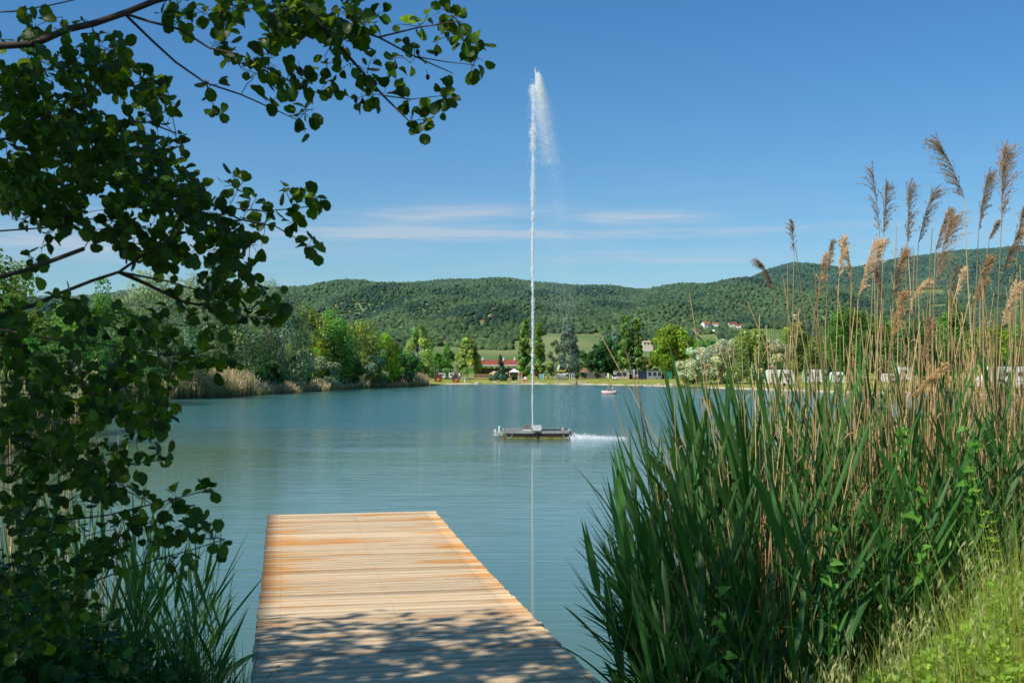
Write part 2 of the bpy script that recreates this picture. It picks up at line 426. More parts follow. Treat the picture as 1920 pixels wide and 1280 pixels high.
def hill1_z(px, d):
    t = np.clip((d-D1A)/(D1B-D1A), 0, 1); x = (px-CX)/F*d
    top = HC+(HY-interp(px, RIDGE1)-8)/F*D1B
    prof = 0.30*t+0.70*t*t*(3-2*t); prof = prof*(1+0*px)
    z = 1.8+(top-1.8)*prof
    z += vnoise(x/130, d/210, 1)*16*np.sin(math.pi*np.clip(t, 0, 1))*smooth(t*2.2)
    return np.where(d > D1B, top-(d-D1B)*.12, z)
def hill2_z(px, d):
    t = np.clip((d-D2A)/(D2B-D2A), 0, 1); x = (px-CX)/F*d
    top = HC+(HY-interp(px, RIDGE2)-7)/F*D2B
    base = 60
    z = base+(top-base)*(t*t*(3-2*t))
    z += vnoise(x/190, d/300, 4)*22*np.sin(math.pi*t)
    return np.where(d > D2B, top-(d-D2B)*.1, z)
FIELDS = [  # open vineyards and meadows on the lower slope, outlined where they lie (photo columns / rows)
    [(780, 651), (812, 648), (870, 651), (880, 655), (985, 657), (1010, 660), (1010, 690), (780, 690)],
    [(960, 642), (985, 634), (1010, 632), (1035, 625), (1130, 625), (1135, 690), (960, 690)],
    [(1160, 640), (1215, 640), (1235, 690), (1160, 690)],
    [(1310, 627), (1345, 627), (1352, 640), (1420, 640), (1400, 625), (1378, 618), (1430, 615), (1500, 621), (1530, 640), (1560, 690), (1290, 690), (1310, 640)],
    [(1700, 545), (1770, 541), (1775, 552), (1700, 553)], [(1745, 571), (1790, 569), (1795, 577), (1745, 578)]]
# small clearings around the houses, so that they are seen over the trees below them
for hx, hy, hw_ in ((1323, 613, 9), (1342, 612, 8), (1373, 612, 9), (1388, 614, 8), (1306, 625, 8), (1338, 624, 5), (1390, 620, 9), (903, 603.5, 7), (1489, 594, 5), (633, 606, 5)):
    FIELDS.append([(hx-hw_, hy-2), (hx+hw_, hy-2), (hx+hw_, hy+9), (hx-hw_, hy+9)])
def in_poly(px, py, poly):
    ins = np.zeros(px.shape, bool); n = len(poly)
    for k in range(n):
        (ax, ay), (bx, by) = poly[k], poly[(k+1) % n]
        c = (ay > py) != (by > py)
        with np.errstate(divide='ignore', invalid='ignore'):
            ins ^= c & (px < (bx-ax)*(py-ay)/(by-ay+1e-12)+ax)
    return ins
def hill_material(name, col1, col2):
    m, nt, N, L = new_mat(name)
    out = N.new('ShaderNodeOutputMaterial'); b = N.new('ShaderNodeBsdfPrincipled'); b.inputs['Roughness'].default_value = .95; b.inputs['Specular IOR Level'].default_value = .05
    ge = N.new('ShaderNodeNewGeometry')
    no = N.new('ShaderNodeTexNoise'); no.inputs['Scale'].default_value = .012; no.inputs['Detail'].default_value = 6; L.new(ge.outputs['Position'], no.inputs['Vector'])
    wv = N.new('ShaderNodeTexWave'); wv.inputs['Scale'].default_value = .11; wv.inputs['Distortion'].default_value = .6; wv.inputs['Detail'].default_value = 1
    mp = N.new('ShaderNodeMapping'); mp.inputs['Rotation'].default_value = (0, 0, R(12)); L.new(ge.outputs['Position'], mp.inputs['Vector']); L.new(mp.outputs[0], wv.inputs['Vector'])
    r = N.new('ShaderNodeValToRGB'); r.color_ramp.elements[0].position = .35; r.color_ramp.elements[1].position = .65
    r.color_ramp.elements[0].color = (*col1, 1); r.color_ramp.elements[1].color = (*col2, 1); L.new(no.outputs['Fac'], r.inputs['Fac'])
    mu = N.new('ShaderNodeMix'); mu.data_type = 'RGBA'; mu.blend_type = 'MULTIPLY'; mu.inputs['Factor'].default_value = .35
    L.new(r.outputs['Color'], mu.inputs['A']); L.new(wv.outputs['Color'], mu.inputs['B'])
    L.new(mu.outputs['Result'], b.inputs['Base Color']); L.new(b.outputs[0], out.inputs[0])
    return m
FIELDM = hill_material('vineyard slopes', (.13, .22, .07), (.27, .30, .13))
def hill(name, zf, pxs, ds, mat):
    Pm, Dm = np.meshgrid(pxs, ds, indexing='ij')
    V = np.stack([(Pm-CX)/F*Dm, Dm, zf(Pm, Dm)], -1).reshape(-1, 3)
    n, m_ = len(pxs), len(ds); a, b_ = np.meshgrid(np.arange(n-1), np.arange(m_-1), indexing='ij')
    q = np.stack([a*m_+b_, (a+1)*m_+b_, (a+1)*m_+b_+1, a*m_+b_+1], -1).reshape(-1, 4)
    o = link(name, mesh_np(name, V, [q], smooth=True), mat); tag(o, kind='structure'); return o
hill('hills', hill1_z, np.linspace(-800, 2700, 200), np.concatenate([np.linspace(D1A-20, D1B, 70), [D1B+150, D1B+500]]), FIELDM)
hill('far_hills', hill2_z, np.linspace(1050, 2800, 130), np.concatenate([np.linspace(D2A, D2B, 50), [D2B+200, D2B+700]]), FIELDM)

def ico_np(n):
    ico = bmesh.new(); bmesh.ops.create_icosphere(ico, subdivisions=n, radius=1.0)
    v = np.array([q.co[:] for q in ico.verts]); f = np.array([[q.index for q in p.verts] for p in ico.faces]); ico.free(); return v, f
ICO_V, ICO_F = ico_np(2); ICO1_V, ICO1_F = ico_np(1)
FORESTM = leafy('forest canopy', (1, 1, 1), rough=.9, trans=.30, spec=.05, tcol=(1.2, 1.2, .6))
def forest(name, zf, n, px0, px1, d0, d1, size, seed, base, haze_tint, fields, label, split):
    g = np.random.default_rng(seed)
    N3 = int(n*2.2)
    d = np.sqrt(d0*d0+(d1*d1-d0*d0)*g.random(N3)); px = g.uniform(px0, px1, N3)
    x = (px-CX)/F*d; z = zf(px, d); py = HY-(z-HC)/d*F
    keep = py < 676
    for poly in fields: keep &= ~in_poly(px, py, poly)
    x, d, z, px, py = [q[keep][:n] for q in (x, d, z, px, py)]
    s = size*np.exp(np.clip(g.normal(0, .27, len(x)), -.6, .42))
    sp = vnoise(x/70, d/120, 2.0)+.5*vnoise(x/23, d/40, 5)              # stands of one kind of tree
    light = np.clip(.94+.14*g.normal(0, 1, len(x))+.27*sp, .3, 1.9)
    col = np.array(base)[None]*light[:, None]
    yel = g.random(len(x)); col = np.where((yel > .84)[:, None], col*np.array([1.45, 1.28, .95]), col)
    con = (sp < -.62)[:, None]; col = np.where(con, col*np.array([.55, .74, .9]), col)
    s = np.where(sp < -.62, s*.85, s)
    brn = (yel < .010)[:, None]; col = np.where(brn, np.array([.15, .10, .065])*np.ones((len(x), 1)), col)
    hz_ = np.clip((d-700)/5200, 0, .6)[:, None]*haze_tint
    col = col*(1-hz_)+np.array([.13, .26, .26])*hz_  # aerial haze painted into the crown colours, growing with distance
    VV, FF, TT, n0 = [], [], [], 0
    for near in (True, False):
        q = (d < split) if near else (d >= split)
        if not q.any(): continue
        tv, tf = (ICO_V, ICO_F) if near else (ICO1_V, ICO1_F); k = len(tv); m = int(q.sum()); sq = s[q]
        M = np.zeros((m, 3, 3)); a = g.uniform(0, 6.28, m)
        M[:, 0, 0] = np.cos(a)*sq; M[:, 0, 1] = -np.sin(a)*sq; M[:, 1, 0] = np.sin(a)*sq; M[:, 1, 1] = np.cos(a)*sq
        M[:, 2, 2] = sq*g.uniform(.62, 1.05, m)
        c0 = np.stack([x[q], d[q], z[q]+sq*.38], -1)[:, None, :]
        D = np.einsum('nij,kj->nki', M, tv)
        bump = 1+.20*np.sin(D[:, :, 0]*7/size+a[:, None])*np.sin(D[:, :, 2]*6/size+2*a[:, None])+.17*g.normal(0, 1, (m, k))
        VV.append((c0+D*bump[:, :, None]).reshape(-1, 3)); FF.append((tf[None]+(n0+np.arange(m)*k)[:, None, None]).reshape(-1, 3)); n0 += m*k
        TT.append(np.repeat(col[q], k, axis=0)*np.exp(.22*g.normal(0, 1, (m*k, 1))))
    o = link(name, mesh_np(name, np.concatenate(VV), FF, np.clip(np.concatenate(TT), .005, 1), smooth=True), FORESTM)
    tag(o, label, kind='stuff'); return o
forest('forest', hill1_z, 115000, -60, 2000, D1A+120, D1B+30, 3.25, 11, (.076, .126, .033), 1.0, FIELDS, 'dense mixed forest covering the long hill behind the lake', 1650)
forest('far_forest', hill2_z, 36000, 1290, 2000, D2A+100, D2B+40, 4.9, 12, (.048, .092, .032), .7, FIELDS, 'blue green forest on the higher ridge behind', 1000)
# ------------------------------------------------------------------ pier
PA = R(10.75)                                   # the pier runs a little to the left of the view direction
pier = thing('pier', 'weathered wooden plank pier with orange stained boards running into the lake', 'pier', (-1.80, 8.27, 0), PA)
PW = 2.35
def deck_z(s): return 1.165 if s < 4.1 else 1.165+(s-4.1)*0.0235
def pier_deck():
    g = np.random.default_rng(5)
    V, Fq, T = [], [], []; s = -3.2; n0 = 0
    while s < 8.66:
        wd = 0.136; gap = 0.008+0.010*g.random()**2
        x0 = -0.012+g.normal(0, .004); x1 = PW+g.normal(0, .005); tz = g.normal(0, .0022); yaw = g.normal(0, .0008)
        nx = 14; xs = np.linspace(x0, x1, nx)
        za = deck_z(s)+tz; zb = deck_z(s+wd)+tz
        warp = g.normal(0, .0016)*np.sin(np.linspace(0, math.pi, nx))
        prof = [(0, -.035), (0, -.008), (.009, 0), (wd-.009, 0), (wd, -.008), (wd, -.035)]
        tone = np.array([1, 1, 1])*float(np.clip(1+g.normal(0, .13), .68, 1.2)); orange = float(np.clip(g.normal(.12, .3), 0, 1)) if g.random() < .5 else 0.0
        for (ds, dz) in prof:
            for k in range(nx):
                V.append((xs[k], s+ds+yaw*(xs[k]-PW/2)*10*.1, za+(zb-za)*ds/wd+dz+warp[k]))
                T.append((tone[0]*(.62 if (ds < .004 or ds > wd-.004) else 1), orange, 0.0))
        m = len(prof)
        for a in range(m-1):
            for k in range(nx-1):
                p = n0+a*nx+k; Fq.append((p, p+1, p+nx+1, p+nx))
        for a in (0, 1):
            pass
        n1 = n0
        for sxp in (.18, PW/2, PW-.18):
            for sy_ in (.032, wd-.032):
                cx_, cy_, cz_ = sxp+g.normal(0, .004), s+sy_+g.normal(0, .003), max(za, zb)+.0022
                c0 = len(V); V += [(cx_+.0055*math.cos(a_*math.pi/3), cy_+.0055*math.sin(a_*math.pi/3), cz_) for a_ in range(6)]; T += [(1, 0, 1)]*6; ENDS.append(list(range(c0, c0+6)))
        n0 = len(V)
        # end grain caps
        c = len(V)
        for e in (0, nx-1):
            ring = [n1+a*nx+e for a in range(m)]
            ENDS.append(ring if e else ring[::-1])
        s += wd+gap
    return V, Fq, T
ENDS = []
V, Fq, T = pier_deck()
def deck_material():
    m, nt, N, L = new_mat('weathered larch boards')
    out = N.new('ShaderNodeOutputMaterial'); b = N.new('ShaderNodeBsdfPrincipled'); b.inputs['Roughness'].default_value = .72; b.inputs['Specular IOR Level'].default_value = .3
    tc = N.new('ShaderNodeTexCoord'); at = N.new('ShaderNodeAttribute'); at.attribute_name = 'tint'; sp = N.new('ShaderNodeSeparateColor'); L.new(at.outputs['Color'], sp.inputs[0])
    sx = N.new('ShaderNodeSeparateXYZ'); L.new(tc.outputs['Object'], sx.inputs[0])
    def noise(sx_, sy_, d=6, dist=0., ro=.6):
        mp = N.new('ShaderNodeMapping'); mp.inputs['Scale'].default_value = (sx_, sy_, 3); L.new(tc.outputs['Object'], mp.inputs['Vector'])
        n = N.new('ShaderNodeTexNoise'); n.inputs['Scale'].default_value = 1; n.inputs['Detail'].default_value = d; n.inputs['Distortion'].default_value = dist; n.inputs['Roughness'].default_value = ro
        L.new(mp.outputs[0], n.inputs['Vector']); return n.outputs['Fac']
    def mn(op, a, c, d=None, clamp=False):
        n = N.new('ShaderNodeMath'); n.operation = op; n.use_clamp = clamp
        for k, v in enumerate((a, c, d)):
            if v is None: continue
            if hasattr(v, 'is_output'): L.new(v, n.inputs[k])
            else: n.inputs[k].default_value = v
        return n.outputs[0]
    def mixc(f, a, c, bt='MIX'):
        n = N.new('ShaderNodeMix'); n.data_type = 'RGBA'; n.blend_type = bt
        for k, v in (('Factor', f), ('A', a), ('B', c)):
            if hasattr(v, 'is_output'): L.new(v, n.inputs[k])
            else: n.inputs[k].default_value = v if k == 'Factor' else (*v, 1)
        return n.outputs['Result']
    grain = noise(1.6, 46, 5, .5); fine = noise(7, 160, 3, .2); broad = noise(.55, 3.6, 4, .6); pat = noise(1.1, 9, 3, .8)
    r = N.new('ShaderNodeValToRGB'); e = r.color_ramp.elements
    e[0].position = .28; e[0].color = (.33, .215, .11, 1); e[1].position = .66; e[1].color = (.80, .60, .36, 1)
    L.new(mn('ADD', mn('MULTIPLY', grain, .62), mn('MULTIPLY', fine, .38)), r.inputs['Fac'])
    c = mixc(mn('MULTIPLY', noise(.9, 2.2, 3), .55), r.outputs['Color'], (.70, .56, .37))
    # resin-orange patches: board ends, some boards, stretched along the grain
    edge = mn('POWER', mn('ABSOLUTE', mn('DIVIDE', mn('SUBTRACT', sx.outputs['X'], PW/2), PW/2), 0), 2.6)
    o_ = mn('ADD', mn('ADD', mn('MULTIPLY', edge, .15), mn('MULTIPLY', sp.outputs['Green'], .24)), mn('ADD', mn('MULTIPLY', broad, .95), mn('MULTIPLY', pat, .55)))
    mr = N.new('ShaderNodeMapRange'); mr.inputs['From Min'].default_value = .81; mr.inputs['From Max'].default_value = .97; L.new(o_, mr.inputs['Value'])
    far = N.new('ShaderNodeMapRange'); far.inputs['From Min'].default_value = 0.5; far.inputs['From Max'].default_value = 3.2; L.new(sx.outputs['Y'], far.inputs['Value'])
    of = mn('MULTIPLY', mn('MULTIPLY', mr.outputs[0], far.outputs[0]), mn('MULTIPLY_ADD', grain, 1.9, -.12), clamp=True)
    c = mixc(of, c, (.62, .24, .028))
    dark = N.new('ShaderNodeMapRange'); dark.inputs['From Min'].default_value = .64; dark.inputs['From Max'].default_value = .72; L.new(noise(2.2, 75, 4, 1.2), dark.inputs['Value'])
    c = mixc(mn('MULTIPLY', dark.outputs[0], .85), c, (.12, .075, .04))
    tone = N.new('ShaderNodeCombineColor')
    for k in ('Red', 'Green', 'Blue'): L.new(sp.outputs['Red'], tone.inputs[k])
    c = mixc(1.0, c, tone.outputs[0], 'MULTIPLY')
    c = mixc(sp.outputs['Blue'], c, (.05, .04, .035))
    L.new(c, b.inputs['Base Color'])
    bp = N.new('ShaderNodeBump'); bp.inputs['Strength'].default_value = .6; bp.inputs['Distance'].default_value = .004; L.new(mn('ADD', grain, mn('MULTIPLY', fine, .6)), bp.inputs['Height']); L.new(bp.outputs['Normal'], b.inputs['Normal'])
    L.new(b.outputs[0], out.inputs[0]); return m
dm = mesh_np('deck', V, [np.array(Fq), np.array(ENDS)], np.array(T))
link('deck', dm, deck_material(), pier)
BEAM = simple('grey timber beam', (.20, .165, .125), .8, .3, 6, bump=.3)
for x in (.18, PW/2, PW-.18):
    MB().poly([(x-.05, -3.2, 1.125), (x+.05, -3.2, 1.125), (x+.05, 4.1, 1.125), (x-.05, 4.1, 1.125), (x+.05, 8.58, 1.23), (x-.05, 8.58, 1.23),
               (x-.05, -3.2, .95), (x+.05, -3.2, .95), (x+.05, 4.1, .95), (x-.05, 4.1, .95), (x+.05, 8.58, 1.05), (x-.05, 8.58, 1.05)],
              [(0, 1, 2, 3), (3, 2, 4, 5), (7, 6, 9, 8), (8, 9, 11, 10), (1, 7, 8, 2), (2, 8, 10, 4), (6, 0, 3, 9), (9, 3, 5, 11), (5, 4, 10, 11), (0, 6, 7, 1)]).build('joist', BEAM, pier)
for y in (.6, 3.4, 6.0, 8.3):
    for x in (.3, PW-.3):
        MB().tube([(x, y, -1.6), (x, y, .94 if y < 5 else .97)], [.085, .075], 12).build('post', BEAM, pier, smooth=True)
    MB().box((PW/2, y, .88), (PW-.3, .09, .12)).build('cross_beam', BEAM, pier)
# ------------------------------------------------------------------ background trees
def blob_centres(g, shape, n):
    """centres (unit tree: x,y in -.5...5, z 0..1) and radii of the foliage masses"""
    C, Rr = [], []
    while len(C) < n:
        u = g.uniform(-1, 1, 3); 
        if np.linalg.norm(u) > 1: continue
        u = u/np.linalg.norm(u)*(np.linalg.norm(u)**.45)
        if shape == 'round': c = (u[0]*.41, u[1]*.41, .53+u[2]*.42); r = g.uniform(.10, .18)
        elif shape == 'low': c = (u[0]*.42, u[1]*.42, .48+u[2]*.44); r = g.uniform(.08, .15)
        elif shape == 'tall': c = (u[0]*.40*(1-.35*max(0, u[2])), u[1]*.40, .51+u[2]*.44); r = g.uniform(.09, .16)
        elif shape == 'column':
            z = g.uniform(.05, 1); wd = .40*min(1, z*5)*max(.08, (1-z))**.38; a = g.uniform(0, 6.28); c = (math.cos(a)*wd*.72, math.sin(a)*wd*.72, z*.97); r = .05+.22*wd
        elif shape == 'cone':
            z = g.uniform(.06, 1); wd = .46*(1-z)+.02; a = g.uniform(0, 6.28); c = (math.cos(a)*wd*.7, math.sin(a)*wd*.7, z*.97); r = .03+.25*wd
        elif shape == 'birch':
            z = g.uniform(.12, 1); wd = .46*(1-z)**.6*min(1, .45+z*1.6); a = g.uniform(0, 6.28); c = (math.cos(a)*wd*.75, math.sin(a)*wd*.75, z*.97); r = .045+.16*wd
        C.append(c); Rr.append(r)
    return np.array(C), np.array(Rr)
QUAD = np.array([[-.5, 0, 0], [0, -.36, .08], [.5, 0, 0], [0, .36, .08]]); QF = [np.array([[0, 1, 2, 3]])]
def crown_np(seed, h, wd, shape, n, leaf, nb, var=.25, up=.35, patch=None):
    g = np.random.default_rng(seed)
    C, Rr = blob_centres(g, shape, nb)
    C = C*np.array([wd, wd, h]); sc = np.array([wd, wd, min(h, wd*1.35) if shape not in ('column', 'birch') else wd*1.6])
    b = g.choice(nb, n, p=(Rr**1.7)/(Rr**1.7).sum())
    dr = unit(g.normal(0, 1, (n, 3))+np.array([0, 0, .25])); rr = g.uniform(.45, 1.08, n)**.6
    pos = C[b]+dr*rr[:, None]*Rr[b][:, None]*sc
    if patch is None: pos[:, 2] = np.maximum(pos[:, 2], .12+g.random(n)*.4)
    q_ = np.percentile(pos[:, 2], 99.6); pos[:, 2] *= h/q_; wq = np.percentile(np.abs(pos[:, 0]), 99)*2; pos[:, :2] *= wd/wq; C = C*np.array([wd/wq, wd/wq, h/q_])
    N_ = unit(dr*.9+np.array([0, 0, up])+g.normal(0, .45, (n, 3)))
    Y = unit(np.cross(N_, g.normal(0, 1, (n, 3))))
    M = frames(Y, N_)*(leaf*np.exp(g.normal(0, .3, n)))[:, None, None]
    V, F_ = inst_np(QUAD, QF, M, pos)
    bt = np.clip(1+g.normal(0, var, nb), .45, 1.7); hue = g.normal(0, .10, nb)
    t = bt[b][:, None]*np.stack([1+hue[b], np.ones(n), 1-hue[b]], -1)*np.exp(g.normal(0, .22, (n, 1)))
    return V, F_, np.repeat(np.clip(t, .15, 3), 4, axis=0), C
def trunk_lines(seed, h, wd, C, r0, nl, lean=0.0):
    g = np.random.default_rng(seed+99)
    top = np.array([g.normal(0, .03)*wd+lean, g.normal(0, .03)*wd, h*.86])
    base = np.array([0, 0, -.4]); tt = np.linspace(0, 1, 9)[:, None]
    wob = np.stack([np.sin(tt[:, 0]*5+seed)*.02*h, np.cos(tt[:, 0]*4+seed)*.02*h, 0*tt[:, 0]], -1)*tt*.6
    tr = base+(top-base)*tt+wob
    lines = [(tr, r0*(1.15-tt[:, 0])**1.1+.02)]
    for c in C[g.choice(len(C), min(nl, len(C)), replace=False)]:
        k = int(np.clip(c[2]/h*8*.62, 1, 7)); p0 = tr[k]; s = np.linspace(0, 1, 6)[:, None]
        mid = p0+(c-p0)*s+np.array([0, 0, -.05*h])*np.sin(math.pi*s)*-.6
        lines.append((mid, r0*.42*(1.05-s[:, 0])*(1.1-k/9)+.015))
    return lines
BARKS = {'brown': simple('brown bark', (.10, .075, .05), .9, .3, 4, bump=.4), 'pale': simple('pale poplar bark', (.46, .44, .38), .85, .25, 5, bump=.3),
         'birch': simple('white birch bark', (.58, .56, .5), .8, .3, 3)}
LEAVES = {k: leafy(k+' foliage', tuple(min(.6, q*(1.45 if k in ('silver', 'willow', 'lime', 'yellow') else 2.5)) for q in c), .55, .40, .25) for k, c in {
    'dark': (.022, .058, .018), 'green': (.045, .105, .02), 'mid': (.055, .115, .028), 'lime': (.15, .23, .022), 'yellow': (.16, .19, .025), 'olive': (.085, .115, .032),
    'silver': (.165, .215, .145), 'willow': (.31, .34, .275), 'bluish': (.06, .098, .07), 'spruce': (.04, .072, .055), 'poplar': (.075, .125, .03), 'birch': (.115, .155, .045)}.items()}
TREEN = [0]
def tree(px, base, top, wpx, d, shape, leafm, label, cat='tree', name=None, bark='brown', n=2600, nb=34, leaf=None, var=.24, r0=None, nl=10, group=None, zfix=None, up=.35):
    TREEN[0] += 1; sd_ = TREEN[0]*13
    x = PX(px, d); z0 = gz(x, d) if zfix is None else zfix
    h = HC+(HY-top)/F*d-z0; wd = wpx/F*d
    lf = (leaf or .00125*d)*1.45; n = int(n*2.5); nb = int(nb*1.25)
    t = thing(name or ('columnar_poplar' if shape == 'column' else 'spruce_tree' if shape == 'cone' else 'broadleaf_tree'), label, cat, (x, d, z0), group=group)
    V, F_, T, C = crown_np(sd_, h, wd, shape, n, lf, nb, var, up)
    link('crown', mesh_np('crown', V, F_, T), LEAVES[leafm], t)
    tv, tf = tubes_np(trunk_lines(sd_, h, wd, C, r0 or max(.09, h*.013), nl), 6)
    link('trunk', mesh_np('trunk', tv, [tf], smooth=True), BARKS[bark], t)
    return t
G1, G2, G3 = 'trees along the left bank', 'trees on the far shore', 'trees behind the campsite'
# left bank, from the nearest to the farthest
tree(28, 800, 492, 150, 62, 'tall', 'olive', 'thin olive tree with pale trunk, nearest of the left bank trees', bark='pale', group=G1, n=2600, nb=30, leaf=.12)
tree(-60, 800, 470, 240, 50, 'round', 'green', 'leafy green tree half cut off by the left picture edge', group=G1, n=3000, leaf=.12)
tree(120, 780, 575, 170, 84, 'round', 'mid', 'low green tree under the gap of sky on the left bank', group=G1, n=3200, leaf=.14)
tree(200, 770, 524, 130, 112, 'tall', 'green', 'dark green tree left of the silver poplars', group=G1, n=3200, leaf=.17)
tree(292, 760, 512, 170, 140, 'round', 'silver', 'silvery poplar seen behind the alder branches', bark='pale', group=G1, n=4200, nb=44, leaf=.18)
tree(388, 750, 512, 165, 165, 'tall', 'silver', 'silvery poplar standing behind the biggest reed patch', bark='pale', group=G1, n=4200, nb=44, leaf=.2)
tree(478, 745, 524, 150, 185, 'tall', 'silver', 'silvery poplar with bare white branches at the end of its row', bark='pale', group=G1, n=4600, nb=48, leaf=.2, nl=26)
tree(530, 742, 575, 120, 186, 'low', 'silver', 'low dark silver tree leaning over the water', bark='pale', group=G1, n=3600, leaf=.2, var=.35, nl=18)
tree(430, 750, 600, 150, 168, 'low', 'mid', 'bushy green tree in front of the silvery poplars', group=G1, n=3200, leaf=.18)
tree(330, 760, 610, 130, 146, 'low', 'green', 'dense green tree low behind the reed patch', group=G1, n=3000, leaf=.17)
tree(250, 770, 620, 130, 122, 'low', 'dark', 'dark bush beside the green trees of the left bank', group=G1, n=2600, leaf=.16)
tree(582, 735, 572, 96, 212, 'round', 'olive', 'olive green tree right of the silver poplars', group=G1, n=3200, leaf=.24)
tree(622, 735, 583, 92, 214, 'round', 'green', 'round deep green tree beside the olive one', group=G1, n=3400, leaf=.24, var=.32)
tree(592, 735, 640, 54, 206, 'low', 'lime', 'bright lime green bush glowing below the olive tree', group=G1, n=1300, leaf=.22, nb=16)
tree(668, 730, 602, 100, 232, 'round', 'olive', 'tall olive tree in the middle of the left bank row', group=G1, n=3200, leaf=.26)
tree(712, 728, 622, 74, 240, 'tall', 'lime', 'yellow green tree with bright top by the dark bush', group=G1, n=2300, leaf=.26, nb=22, var=.4)
tree(745, 728, 645, 84, 252, 'low', 'dark', 'dark rounded tree near the end of the left bank row', group=G1, n=2600, leaf=.27)
tree(722, 728, 670, 56, 244, 'low', 'yellow', 'small yellow green bush in front of the dark rounded tree', group=G1, n=1000, leaf=.25, nb=14)
tree(786, 726, 610, 62, 272, 'birch', 'birch', 'airy light birch at the tip of the left bank', bark='birch', group=G1, n=2000, leaf=.27, nb=34, nl=14)
tree(770, 726, 672, 62, 268, 'low', 'green', 'green bush at the foot of the airy birch', group=G1, n=1700, leaf=.27)
tree(606, 735, 668, 66, 204, 'low', 'silver', 'silver willow shrub over the thin tan reeds', group=G1, n=1700, leaf=.23, nb=20, name='willow_shrub', cat='shrub')
tree(690, 730, 668, 74, 232, 'low', 'silver', 'silver grey willow shrub near the dark rounded tree', group=G1, n=1700, leaf=.25, nb=20, name='willow_shrub', cat='shrub')
tree(645, 732, 664, 74, 222, 'low', 'dark', 'dark shrub between the two silver willow shrubs', group=G1, n=1700, leaf=.25, name='dark_shrub', cat='shrub')
tree(555, 740, 668, 66, 192, 'low', 'dark', 'dark shrub below the low silver tree', group=G1, n=1700, leaf=.22, name='dark_shrub', cat='shrub')
tree(448, 745, 690, 54, 160, 'low', 'lime', 'pale green shrub right behind the biggest reed patch', group=G1, n=1200, leaf=.17, nb=16, name='pale_shrub', cat='shrub')
tree(505, 742, 680, 62, 176, 'low', 'dark', 'dark shrub between the reed patch and the water', group=G1, n=1500, leaf=.2, name='dark_shrub', cat='shrub')
tree(380, 752, 672, 80, 160, 'low', 'yellow', 'yellowish shrub hidden behind the reed patch', group=G1, n=1300, leaf=.18, nb=18, name='yellow_shrub', cat='shrub')
tree(160, 790, 650, 140, 88, 'low', 'dark', 'dark shrub on the left bank behind the alder leaves', group=G1, n=2200, leaf=.14, name='dark_shrub', cat='shrub')
tree(60, 810, 660, 150, 60, 'low', 'green', 'green shrub on the near left bank below the pale trunk', group=G1, n=2200, leaf=.12, name='green_shrub', cat='shrub')
# far shore
tree(838, 712, 650, 56, 338, 'low', 'green', 'bright green tree behind the ball stop net', group=G2, n=1900, nb=24)
tree(812, 712, 664, 40, 345, 'low', 'mid', 'bluish green tree left of the ball stop net', group=G2, n=1300, nb=20)
tree(877, 704, 632, 48, 330, 'birch', 'birch', 'birch with pale hanging twigs left of the red roofed restaurant', bark='birch', group=G2, n=2600, nb=40)
tree(938, 706, 666, 24, 316, 'cone', 'spruce', 'small blue spruce in front of the restaurant', group=G2, n=1500, nb=44, leaf=.3, var=.4)
tree(984, 704, 600, 23, 330, 'column', 'poplar', 'tall columnar poplar left of the water jet', group=G2, n=2400, nb=60)
tree(1010, 706, 607, 22, 327, 'column', 'poplar', 'columnar poplar close on the right of the water jet', group=G2, n=2300, nb=56)
tree(1040, 700, 638, 34, 350, 'birch', 'olive', 'thin olive birch between two poplars', bark='birch', group=G2, n=1400, nb=30)
tree(1067, 706, 598, 36, 326, 'column', 'bluish', 'grey blue poplar veiled by the falling spray', group=G2, n=2600, nb=60)
tree(1094, 702, 658, 32, 352, 'low', 'green', 'small green tree right of the grey blue poplar', group=G2, n=1300, nb=20)
tree(1116, 704, 648, 38, 346, 'birch', 'dark', 'dark pine with ragged crown on the far shore', group=G2, n=1900, nb=34, name='pine_tree')
tree(1142, 704, 640, 48, 350, 'round', 'dark', 'broad dark tree left of the pair of poplars', group=G2, n=2300)
tree(1150, 704, 620, 50, 372, 'tall', 'bluish', 'silver grey tree showing above the broad dark tree', group=G2, n=1800)
tree(1172, 706, 593, 26, 330, 'column', 'poplar', 'left and taller poplar of the close pair by the awnings', group=G2, n=2600, nb=60)
tree(1193, 706, 598, 25, 331, 'column', 'poplar', 'right hand poplar of the close pair by the awnings', group=G2, n=2500, nb=60)
tree(1216, 704, 670, 34, 356, 'low', 'olive', 'small brownish tree behind the green awning', group=G2, n=1200, nb=20)
tree(1262, 706, 611, 80, 332, 'round', 'lime', 'big bright lime green tree with broad round crown', group=G2, n=4200, nb=52, var=.2)
tree(1318, 706, 637, 66, 350, 'round', 'green', 'green tree behind the silver willow by the lime green tree', group=G2, n=2000)
tree(1306, 717, 653, 78, 262, 'low', 'willow', 'silver willow with branches sweeping down to the grass', group=G2, n=3600, nb=44, name='willow_tree', var=.18, nl=16)
tree(1360, 718, 637, 78, 256, 'low', 'willow', 'taller silver willow standing right of the sweeping one', group=G2, n=3800, nb=44, name='willow_tree', var=.18, nl=16)
tree(1408, 716, 619, 66, 250, 'round', 'olive', 'light green tree right of the silver willows', group=G2, n=3000)
tree(1418, 724, 684, 24, 236, 'low', 'willow', 'small silver shrub under the light green tree', group=G2, n=900, nb=14, name='willow_shrub', cat='shrub')
tree(1452, 712, 637, 48, 262, 'low', 'willow', 'third silver willow beside the white caravans', group=G2, n=2200, name='willow_tree', var=.18)
tree(1492, 712, 606, 58, 290, 'round', 'olive', 'olive tree with dark flat top behind the caravans', group=G3, n=2500, var=.4)
tree(1530, 712, 632, 66, 288, 'round', 'olive', 'yellow olive tree right of the flat topped one', group=G3, n=2300)
